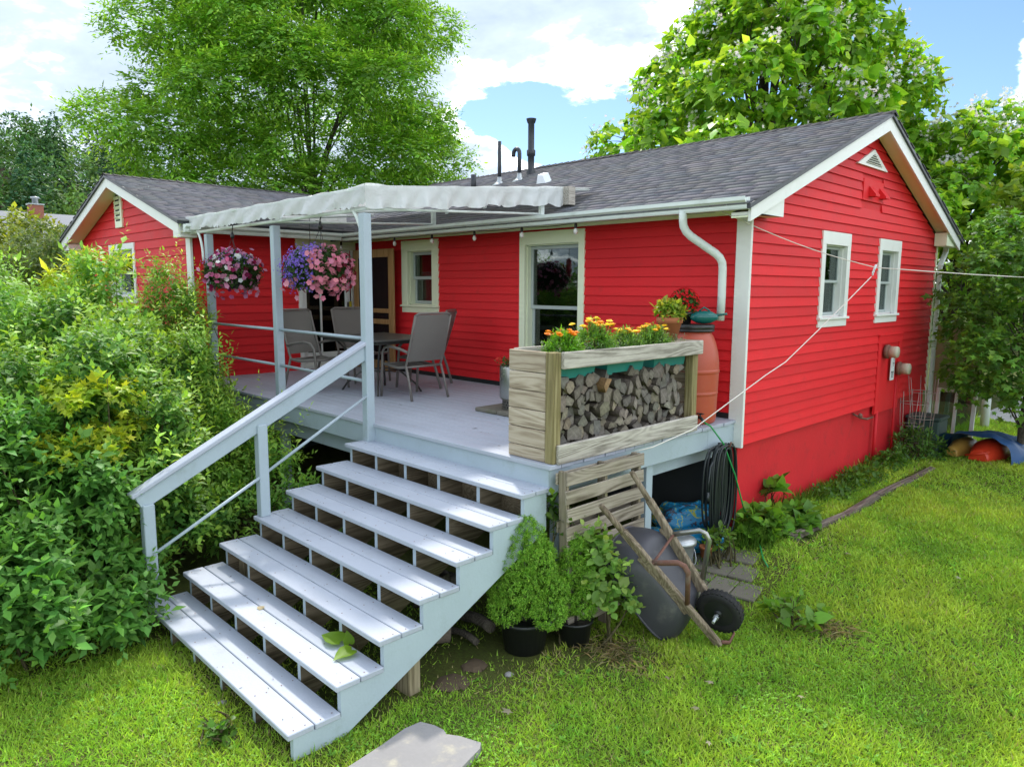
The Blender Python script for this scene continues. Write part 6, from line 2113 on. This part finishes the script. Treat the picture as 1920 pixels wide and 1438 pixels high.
def tree(name, label, base, trunk, lobes, n, leafkw, tr=.25, limbs=None, group=None, sub=3, seed=1, mat='leafthin', zmin=-.6, up=.2, fill=.25, blossoms=None, cat='tree', skip=0):
    r = np.random.default_rng(seed)
    rs = random.Random(seed)
    t = thing(name, label, cat, (base[0], base[1], 0), group)
    top = Vector(trunk)
    mb = MB()
    b = Vector((base[0], base[1], -.1))
    pts = [b.lerp(top, s) + Vector((rs.uniform(-1, 1), rs.uniform(-1, 1), 0)) * tr * .35 * (s > 0) for s in np.linspace(0, 1, 6)]
    mb.tube(pts, [tr * (1.25 if i == 0 else 1 - .09 * i) for i in range(6)], 10)
    for li, (lx, ly, lz, a_, b_, c_) in enumerate(lobes):
        if skip and li % skip:
            continue
        st = pts[rs.randint(3, 5)]
        if lz < st.z + .3:
            st = pts[rs.randint(2, 3)]
        e = Vector((lx, ly, lz))
        m1 = st.lerp(e, .35) + Vector((0, 0, .10 * (e - st).length))
        m2 = st.lerp(e, .7) + Vector((rs.uniform(-.3, .3), rs.uniform(-.3, .3), .08 * (e - st).length))
        k = tr * min(.5, .22 + .03 * c_)
        mb.tube([st, m1, m2, e], [k, k * .75, k * .45, k * .2], 6, cap=False)
        for q_ in range(sub):
            d = Vector(rsph(r, 1)[0])
            tp = e + Vector((d.x * a_, d.y * b_, abs(d.z) * c_)) * .85
            s0 = m2.lerp(e, rs.random())
            mb.tube([s0, s0.lerp(tp, .5) + Vector((0, 0, .08)), tp], [k * .3, k * .2, k * .07], 5, cap=False)
    mb.obj('trunk', M['bark'], t)
    P, D = shoots(lobes, n, r, zmin=zmin, up=up, fill=fill)
    V, F, C = twig_leaves(P, D, r=r, **leafkw)
    npmesh('crown', V, F, M[mat], t, col=C)
    if blossoms:
        nb_, sz, colr = blossoms
        P2, D2 = shoots(lobes, nb_, r, zmin=-.1, up=.8, fill=.06)
        out = []
        for k in range(16):
            q_ = P2 + D2 * .12 + r.normal(0, .09, P2.shape) * np.array((1, 1, 1.2))
            U = rsph(r, nb_)
            out.append(leaves(q_, np.cross(U, rsph(r, nb_)), U, sz, sz, T_STAR, colr, .08, r))
        V, F, C = join(out)
        npmesh('blossom', V, F, M['petal'], t, col=C)
    return t


tl = np.random.default_rng(8)
lob = []
bc_ = np.array((-19.8, 6.1))
for i in range(92):
    f = (i + .5) / 92
    z = 4.6 + 11.5 * f ** 1.05
    rad = np.interp(z, [4, 6, 8, 10.5, 13, 16], [5.2, 6.2, 6.3, 5.3, 3.6, 1.6])
    a = i * 2.39996
    q_ = rad * math.sqrt(tl.uniform(.18, 1.0)) * .92
    s = tl.uniform(.75, 1.15)
    lob.append((bc_[0] + q_ * math.cos(a), bc_[1] + q_ * math.sin(a), z + tl.normal(0, .35), 1.45 * s, 1.45 * s, .58 * s))
tree('locust_tree', 'big spreading feathery-leaved tree behind the wing of the house', tuple(bc_), (-19.7, 6.2, 6.5), lob, 25000,
     dict(slen=.55, nl=9, L=.19, Wd=.078, tmpl=T_QUAD, col=(.165, .36, .045), open_=.8, droop=.45, pinnate=True, tipcol=(.31, .53, .07), cvar=.32), tr=.20, seed=3, sub=2, fill=.2, skip=5)
lob = []
bc_ = np.array((-5.7, 11.4))
for i in range(74):
    f = (i + .5) / 74
    z = 4.3 + 7.4 * f ** 1.15
    rad = np.interp(z, [4, 5.0, 6.2, 8.3, 10.6, 12], [4.9, 5.2, 4.7, 3.2, 1.2, .3])
    a = i * 2.39996 + .4
    q_ = rad * math.sqrt(tl.uniform(.3, 1.0)) * .95
    s = tl.uniform(.75, 1.2)
    lob.append((bc_[0] + q_ * math.cos(a), bc_[1] + q_ * math.sin(a), z + tl.normal(0, .25), .82 * s, .82 * s, .68 * s))
CATK = dict(slen=.22, nl=6, L=.155, Wd=.135, tmpl=T_HEART6, col=(.20, .42, .04), open_=.8, droop=.9, opposite=True, tipcol=(.42, .60, .07), cvar=.28, lvar=.42)
tree('catalpa_tree', 'tall large-leaved tree with white blossom rising behind the main roof', tuple(bc_), (-5.7, 11.4, 6.0), lob, 8200, CATK, tr=.26, seed=5, blossoms=(420, .05, (.80, .76, .75)), group='white-flowered large-leaved trees')
lob = []
bc_ = np.array((-1.7, 14.2))
for i in range(22):
    f = (i + .5) / 22
    z = 3.0 + 3.9 * f
    rad = np.interp(z, [3, 4.5, 6, 7.2], [2.3, 2.6, 2.0, .8])
    a = i * 2.39996 + .9
    q_ = rad * math.sqrt(tl.uniform(.3, 1.0))
    s = tl.uniform(.8, 1.15)
    lob.append((bc_[0] + q_ * math.cos(a), bc_[1] + q_ * math.sin(a), z + tl.normal(0, .2), .8 * s, .8 * s, .65 * s))
tree('catalpa_tree', 'lower large-leaved tree with white blossom showing right of the gable peak', tuple(bc_), (-1.7, 14.2, 4.2), lob, 3200, CATK, tr=.18, seed=6, blossoms=(190, .05, (.80, .76, .75)), group='white-flowered large-leaved trees')
lob = []
for i in range(14):
    a = i * 2.4
    lob.append((1.2 + 1.3 * math.cos(a) * (.3 + .05 * i), 12.6 + 1.3 * math.sin(a) * (.3 + .05 * i), 2.4 + .2 * i, .8, .8, .6))
tree('yellow_green_tree', 'bright yellow-green leafy tree beyond the rear eave, above the dark maple', (1.2, 12.6), (1.2, 12.6, 3.0), lob, 950, dict(slen=.3, nl=7, L=.20, Wd=.13, tmpl=T_OVAL, col=(.20, .32, .03), open_=.8, droop=.6, tipcol=(.34, .44, .05), cvar=.2), tr=.14, seed=9)
lob = []
for i in range(26):
    f = (i + .5) / 26
    z = 1.15 + 2.5 * f
    rad = np.interp(z, [1, 1.6, 2.6, 3.4, 3.8], [.85, 1.15, 1.2, .9, .5])
    a = i * 2.39996 + .2
    q_ = rad * math.sqrt(tl.uniform(.25, 1.0))
    lob.append((1.45 + q_ * math.cos(a), 5.95 + q_ * math.sin(a), z, .40, .40, .26))
tree('maple_tree', 'small dark green maple with lobed leaves at the rear corner of the gable', (1.40, 5.95), (1.42, 5.95, 1.9), lob, 1500, dict(slen=.22, nl=6, L=.125, Wd=.125, tmpl=T_MAPLE, col=(.085, .21, .03), open_=.8, droop=.5, opposite=True, tipcol=(.19, .38, .045), cvar=.25), tr=.055, seed=12, mat='leaf')

# far wood on the hill, tree line round the garden
hx = np.linspace(-420, -70, 50)
hy = np.linspace(-160, 330, 60)
HX, HY = np.meshgrid(hx, hy, indexing='ij')


def hill_z(x, y):
    return 26.5 * sstep(-88, -185, x) * (np.exp(-((y - 12) / 62.0) ** 2) + .40 * np.exp(-((y - 150) / 110.0) ** 2)) - 1.0


HV = np.stack([HX, HY, hill_z(HX, HY)], -1).reshape(-1, 3)
i_, j_ = np.meshgrid(np.arange(49), np.arange(59), indexing='ij')
q = (i_ * 60 + j_).ravel()
npmesh('hill', HV, np.stack([q, q + 60, q + 61, q + 1], 1), M['soil'], smooth=True, kind='structure')


def far_trees(name, pts, hts, card, cards, cols, r, conif=None, **props):
    out = []
    for k, ((x, y, z), h) in enumerate(zip(pts, hts)):
        con = conif is not None and r.random() < conif
        col = np.array(cols[r.integers(len(cols))]) * math.exp(r.normal(0, .18))
        if con:
            f = r.random(cards) ** .7
            a = r.random(cards) * 2 * PI
            rad = h * .24 * f * r.uniform(.75, 1.05, cards)
            P = np.stack([x + rad * np.cos(a), y + rad * np.sin(a), z + h * (1.15 - f * .95)], 1)
            D = np.stack([np.cos(a), np.sin(a), np.full(cards, -.35)], 1) + r.normal(0, .3, (cards, 3))
            col = col * np.array((.62, .72, .85))
        else:
            nl_ = 9
            lb = np.stack([x + r.normal(0, h * .21, nl_), y + r.normal(0, h * .21, nl_), z + h * r.uniform(.25, .88, nl_)], 1)
            i = r.integers(0, nl_, cards)
            s = rsph(r, cards)
            P = lb[i] + s * np.array((.20, .20, .15)) * h * r.uniform(.75, 1.05, (cards, 1))
            D = s + r.normal(0, .5, (cards, 3)) + np.array((0, 0, -.2))
        out.append(leaves(P, D, nrm(r.normal(0, .5, (cards, 3)) + np.array((0, 0, 1.))), card * np.exp(r.normal(0, .3, cards)), card * .6, T_QUAD, col, .22, r))
    V, F, C = join(out)
    return npmesh(name, V, F, M['farleaf'], None, col=C, **props)


rf = np.random.default_rng(3)
pts, hts = [], []
for k in range(400):
    x, y = -rf.uniform(92, 200), rf.uniform(-25, 150)
    pts.append((x, y, float(hill_z(x, y)))); hts.append(rf.uniform(8, 13.5))
far_trees('forest', pts, hts, .75, 460, [(.075, .17, .05), (.10, .21, .055), (.06, .135, .055), (.13, .24, .055)], rf, .22, kind='stuff')
pts, hts = [], []
for k in range(90):
    a = math.radians(rf.uniform(48, 150))
    d = rf.uniform(34, 62)
    x, y = 3.6 + d * math.cos(a), -6.9 + d * math.sin(a)
    pts.append((x, y, 0)); hts.append(rf.uniform(4.2, 6.6))
far_trees('treeline', pts, hts, .42, 300, [(.07, .15, .03), (.10, .19, .035), (.05, .12, .025)], rf, .08, kind='stuff')
pts, hts = [], []
for k in range(36):
    a = math.radians(rf.uniform(150, 178))
    d = rf.uniform(58, 85)
    x, y = 3.6 + d * math.cos(a), -6.9 + d * math.sin(a)
    pts.append((x, y, 0)); hts.append(rf.uniform(5, 7.5))
far_trees('undergrowth', pts, hts, .6, 260, [(.10, .17, .03), (.13, .20, .035), (.06, .13, .03)], rf, 0, kind='stuff')
shrub('yellow_bush', 'yellow-green bush below the wooded hill, left of the neighbour chimney', (-33, -.4), [(-33, -.2, 3.6, 2.4, 2.2, 2.3), (-34.5, 2.3, 3.0, 1.8, 1.8, 2.0)], 900, 8, .30, .16, .6, T_QUAD, (.17, .24, .03), (.30, .34, .05), mat='leafthin')

# neighbour house
nb_h = thing('neighbour_house', 'low grey-roofed house with a brick chimney beyond the left bushes', 'house', (-50, 3, 0))
mb = MB(); mb.box(-56, -6, 0, -46.5, 7.5, 5.6); mb.obj('wall', M['olive'], nb_h)
mb = MB(); mb.prism([(-45.6, -7, 5.3), (-51, -7, 7.35), (-56.6, -7, 5.3), (-56.6, -7, 5.15), (-45.6, -7, 5.12)], (0, 15.4, 0)); rf_ = mb.obj('roof', M['asphalt'], nb_h)
mb = MB(); mb.box(-45.62, -7, 5.02, -45.5, 8.45, 5.36); mb.prism([(-45.5, 8.42, 5.1), (-51, 8.42, 7.2), (-51, 8.42, 7.46), (-45.5, 8.42, 5.4)], (0, .1, 0)); mb.obj('fascia', M['white'], nb_h)
mb = MB(); mb.box(-50.5, 3.6, 6.6, -49.8, 4.35, 7.75, .02); ch = mb.obj('chimney', M['brick'], nb_h)
mb = MB(); mb.box(-50.55, 3.55, 7.75, -49.75, 4.4, 7.83); mb.lathe([(.17, 0), (.17, .3), (.24, .32), (.24, .42), (.0, .46)], 12, (-50.15, 3.98, 7.83)); mb.obj('chimney_cap', M['galv'], ch)

# ================================================================ LAWN
gr = np.random.default_rng(15)


def patchy(x, y):
    return (np.sin(1.3 * x + 2.1 * y + .4) + np.sin(2.7 * x - 1.9 * y + 2) + .7 * np.sin(5.1 * x + 3.7 * y) + .6 * np.sin(-4.3 * x + 6.1 * y + 1) + .5 * np.sin(9.7 * x + 8.3 * y + 2)) / 3.3


def lawn_points(n, boxx, rr_):
    x = rr_.uniform(boxx[0], boxx[1], n)
    y = rr_.uniform(boxx[2], boxx[3], n)
    d = np.hypot(np.hypot(x - CAMP.x, y - CAMP.y), CAMP.z)
    keep = np.ones(n, bool)
    keep &= ~((x < -.03) & (y > -2.85))                                  # deck and house
    keep &= ~((x < 0.05) & (y > 0) )
    keep &= ~((x > -2.5) & (x < -.1) & (y > -4.75) & (rr_.random(n) > .12))     # under the steps
    keep &= ~((x < -2.5) & (y > -5.1))                                   # thicket
    keep &= ~((x < -2.2) & (y > -6.0) & (rr_.random(n) > .25))
    px, py = np.array(sl)[:, 0], np.array(sl)[:, 1]
    ins = np.zeros(n, bool)
    for i in range(len(px)):
        j = i - 1
        c = ((py[i] > y) != (py[j] > y)) & (x < (px[j] - px[i]) * (y - py[i]) / (py[j] - py[i] + 1e-12) + px[i])
        ins ^= c
    keep &= ~ins
    pav = (x > -.1) & (x < .86) & (y > -1.75) & (y < -.30)
    keep &= ~(pav & (rr_.random(n) > .30))
    bare = np.exp(-(((x + .1) / .55) ** 2 + ((y + 3.55) / .55) ** 2)) + np.exp(-(((x - .45) / .42) ** 2 + ((y + 2.75) / .42) ** 2)) + .9 * np.exp(-(((x - 1.52) / .22) ** 2 + ((y + 1.25) / .16) ** 2)) + .5 * np.exp(-(((x - .8) / .25) ** 2 + ((y - .3) / .6) ** 2)) + .7 * np.exp(-(((x + 1.0) / 1.3) ** 2 + ((y + 5.0) / .2) ** 2))
    keep &= rr_.random(n) > np.clip(bare * 1.05, 0, .93)
    keep &= ~((x > -.35) & (x < .12) & (y > -3.35) & (y < -2.5))
    keep &= ~((np.abs(x - .64) < .07) & (y > .05) & (y < 4.3))
    return x, y, d, keep, bare


parts = []
for (n, bx_, dens) in ((330000, (-2.9, 3.4, -6.3, -1.6), 1.0), (200000, (-.1, 5.0, -1.6, 3.0), .8), (120000, (-.1, 6.5, 3.0, 9.5), .6), (60000, (-9.0, -2.9, -8.5, -5.6), .5), (60000, (-2.9, 6.0, -8.0, -6.3), .5), (60000, (3.4, 6.5, -6.3, -1.6), .5)):
    x, y, d, keep, bare = lawn_points(n, bx_, gr)
    x, y, d, bare = x[keep], y[keep], d[keep], bare[keep]
    k = len(x)
    z = gz(x, y)
    p = patchy(x, y) + gr.normal(0, .25, k)
    h = gr.uniform(.016, .058, k) * (1 + .40 * p) * (1 + .12 * np.maximum(d - 4, 0) / 4)
    edge = np.exp(-np.abs(x - .05) / .18) * (y > 0)
    h *= 1 + 2.2 * edge * gr.random(k)
    w = gr.uniform(.0032, .0056, k) * (1 if dens > .55 else 2) * (1 + .14 * np.maximum(d - 3.5, 0))
    B = np.stack([x, y, z - .004], 1)
    D = nrm(gr.normal(0, .55, (k, 3)) + np.array((0, 0, 1.0)))
    D[:, 2] = np.abs(D[:, 2])
    S = nrm(np.cross(D, gr.normal(size=(k, 3))))
    bend = nrm(gr.normal(size=(k, 3)) * np.array((1, 1, .1)))
    mid = B + D * (h * .6)[:, None]
    tip = B + D * (h * .95)[:, None] + bend * (h * .45)[:, None]
    V = np.stack([B - S * w[:, None], B + S * w[:, None], tip], 1).reshape(-1, 3)
    F = (np.array([(0, 1, 2)])[None] + (np.arange(k) * 3)[:, None, None]).reshape(-1, 3)
    a = np.clip(.5 + .5 * p, 0, 1)[:, None]
    C = np.array((.24, .50, .05)) * (1 - a) + np.array((.50, .64, .09)) * a
    straw = (gr.random(k) < (.03 + .20 * np.clip(bare, 0, 1)))[:, None]
    C = np.where(straw, np.array((.45, .38, .19)), C) * np.exp(gr.normal(0, .2, (k, 1)))
    parts.append((V, F, np.repeat(C, 3, 0)))
V, F, C = join(parts)
npmesh('grass', V, F, M['grass'], None, col=C, kind='stuff')
# clover and broad leaves in the turf
parts = []
for (n, bx_) in ((30000, (-2.6, 3.2, -6.2, -1.6)), (26000, (0, 5.0, -1.6, 3.5))):
    x, y, d, keep, bare = lawn_points(n, bx_, gr)
    cl = (np.sin(2.2 * x + 1.1 * y) + np.sin(1.4 * x - 2.6 * y + 1) + np.sin(4.4 * x + 5.2 * y + 2) + gr.normal(0, 1.0, n) > .9) & keep & (bare < .3)
    x, y = x[cl], y[cl]
    k = len(x)
    z = gz(x, y) + gr.uniform(.015, .042, k)
    for j in range(3):
        a = gr.random(k) * 2 * PI if j == 0 else a + 2.094
        D = np.stack([np.cos(a), np.sin(a), gr.normal(.05, .15, k)], 1)
        parts.append(leaves(np.stack([x, y, z], 1), D, nrm(gr.normal(0, .25, (k, 3)) + np.array((0, 0, 1.))), gr.uniform(.008, .015, k), gr.uniform(.008, .013, k), T_QUAD, (.22, .44, .05), .2, gr))
for (n, bx_) in ((1500, (-2.5, 3.2, -6.0, -1.6)), (1300, (0.1, 5.0, -1.6, 3.5))):      # plantain rosettes and longer tufts
    x, y, d, keep, bare = lawn_points(n, bx_, gr)
    cl = keep & (patchy(x * 1.7, y * 1.7) > .05)
    x, y = x[cl], y[cl]
    k = len(x)
    for j in range(5):
        a = gr.random(k) * 2 * PI
        D = np.stack([np.cos(a), np.sin(a), gr.uniform(.15, .9, k)], 1)
        parts.append(leaves(np.stack([x, y, gz(x, y) + .008], 1), D, np.tile((0, 0, 1.), (k, 1)), gr.uniform(.025, .055, k), gr.uniform(.010, .022, k), T_LANCE, (.19, .42, .05), .2, gr))
for (n, bx_) in ((420, (-2.5, 3.2, -6.0, -1.6)), (380, (0.1, 5.0, -1.6, 3.5))):
    x, y, d, keep, bare = lawn_points(n, bx_, gr)
    x, y = x[keep], y[keep]
    x, y = np.repeat(x, 9) + gr.normal(0, .02, len(x) * 9), np.repeat(y, 9) + gr.normal(0, .02, len(y) * 9)
    k = len(x)
    parts.append(leaves(np.stack([x, y, gz(x, y)], 1), nrm(gr.normal(0, .45, (k, 3)) + np.array((0, 0, 1.))), rsph(gr, k), gr.uniform(.05, .10, k), .005, T_LANCE, (.26, .50, .06), .25, gr))
V, F, C = join(parts)
npmesh('clover', V, F, M['grass'], None, col=C, kind='stuff')
# taller grass tufts at the house foot
tx = np.concatenate([gr.normal(.12, .06, 900), gr.normal(.30, .09, 700)])
ty = np.concatenate([gr.uniform(.1, 5.2, 900), gr.normal(-.12, .12, 700)])
k = len(tx)
B = np.stack([np.abs(tx), ty, gz(tx, ty) - .01], 1)
D = nrm(gr.normal(0, .35, (k, 3)) + np.array((.15, -.05, 1.0)))
V, F, C = leaves(B, D, rsph(gr, k), gr.uniform(.10, .26, k), .007, T_LANCE, (.12, .25, .03), .2, gr)
npmesh('tall_grass', V, F, M['grass'], None, col=C, kind='stuff')
# dry stalks on the bare soil
k = 260
tx, ty = np.concatenate([gr.normal(.48, .16, k), gr.normal(1.50, .13, 160)]), np.concatenate([gr.normal(-2.72, .12, k), gr.normal(-1.25, .09, 160)])
k = len(tx)
a = gr.random(k) * 2 * PI
V, F, C = leaves(np.stack([tx, ty, gz(tx, ty) + gr.uniform(.01, .04, k)], 1), np.stack([np.cos(a), np.sin(a), gr.normal(0, .15, k)], 1), np.tile((0, 0, 1.), (k, 1)), gr.uniform(.06, .16, k), .006, T_LANCE, (.36, .29, .16), .25, gr)
npmesh('dry_litter', V, F, M['grass'], None, col=C, kind='stuff')
# fallen leaves
FL = ((1.35, -2.95, .06, 'pale dry leaf at the lower middle of the lawn, leftmost of a pair'), (1.72, -2.35, .05, 'small pale leaf in the lawn below the bare patch'), (1.25, -2.6, .06, 'curled pale leaf on the sunlit lawn below the wheelbarrow nose'), (2.35, -2.9, .07, 'brown dry leaf near the bottom of the lawn'), (.95, -2.75, .05, 'tiny pale leaf closest to the wheelbarrow nose'), (2.05, .15, .07, 'grey dry leaf in mid lawn, right of the edging timber end'), (1.1, .05, .08, 'grey leaf just beyond the near end of the edging timber'), (.55, -3.9, .09, 'whitish leaf scrap between the flat stone slab and the conifer pots'), (2.75, -2.45, .08, 'star-shaped pale leaf at the bottom right corner of the lawn'), (1.55, -3.2, .05, 'small leaf at the bottom edge of the lawn'))
for i, (x, y, s, lab) in enumerate(FL):
    a = random.uniform(0, 6)
    V, F, C = leaves(np.array([(x, y, float(gz(x, y)) + .045)]), np.array([(math.cos(a), math.sin(a), .1)]), np.array([(.2, .1, 1.)]), s * 1.2, s * .8, T_MAPLE, (.42, .36, .26), .15)
    o = npmesh('fallen_leaf', V - np.array((x, y, 0)), F, M['leafthin'], None, col=C)
    o.location = (x, y, 0)
    tag(o, lab, 'leaf', 'fallen leaves on the lawn')
V, F, C = leaves(np.array([(0, 0, .358)]), np.array([(.6, -.5, .02)]), np.array([(0., 0, 1.)]), .07, .06, T_OVAL, (.55, .46, .33), .05)
o = npmesh('fallen_leaf', V, F, M['leafthin'], None, col=C); o.location = (-1.45, -4.62, 0)
tag(o, 'small tan leaf lying on the second step from the bottom', 'leaf')
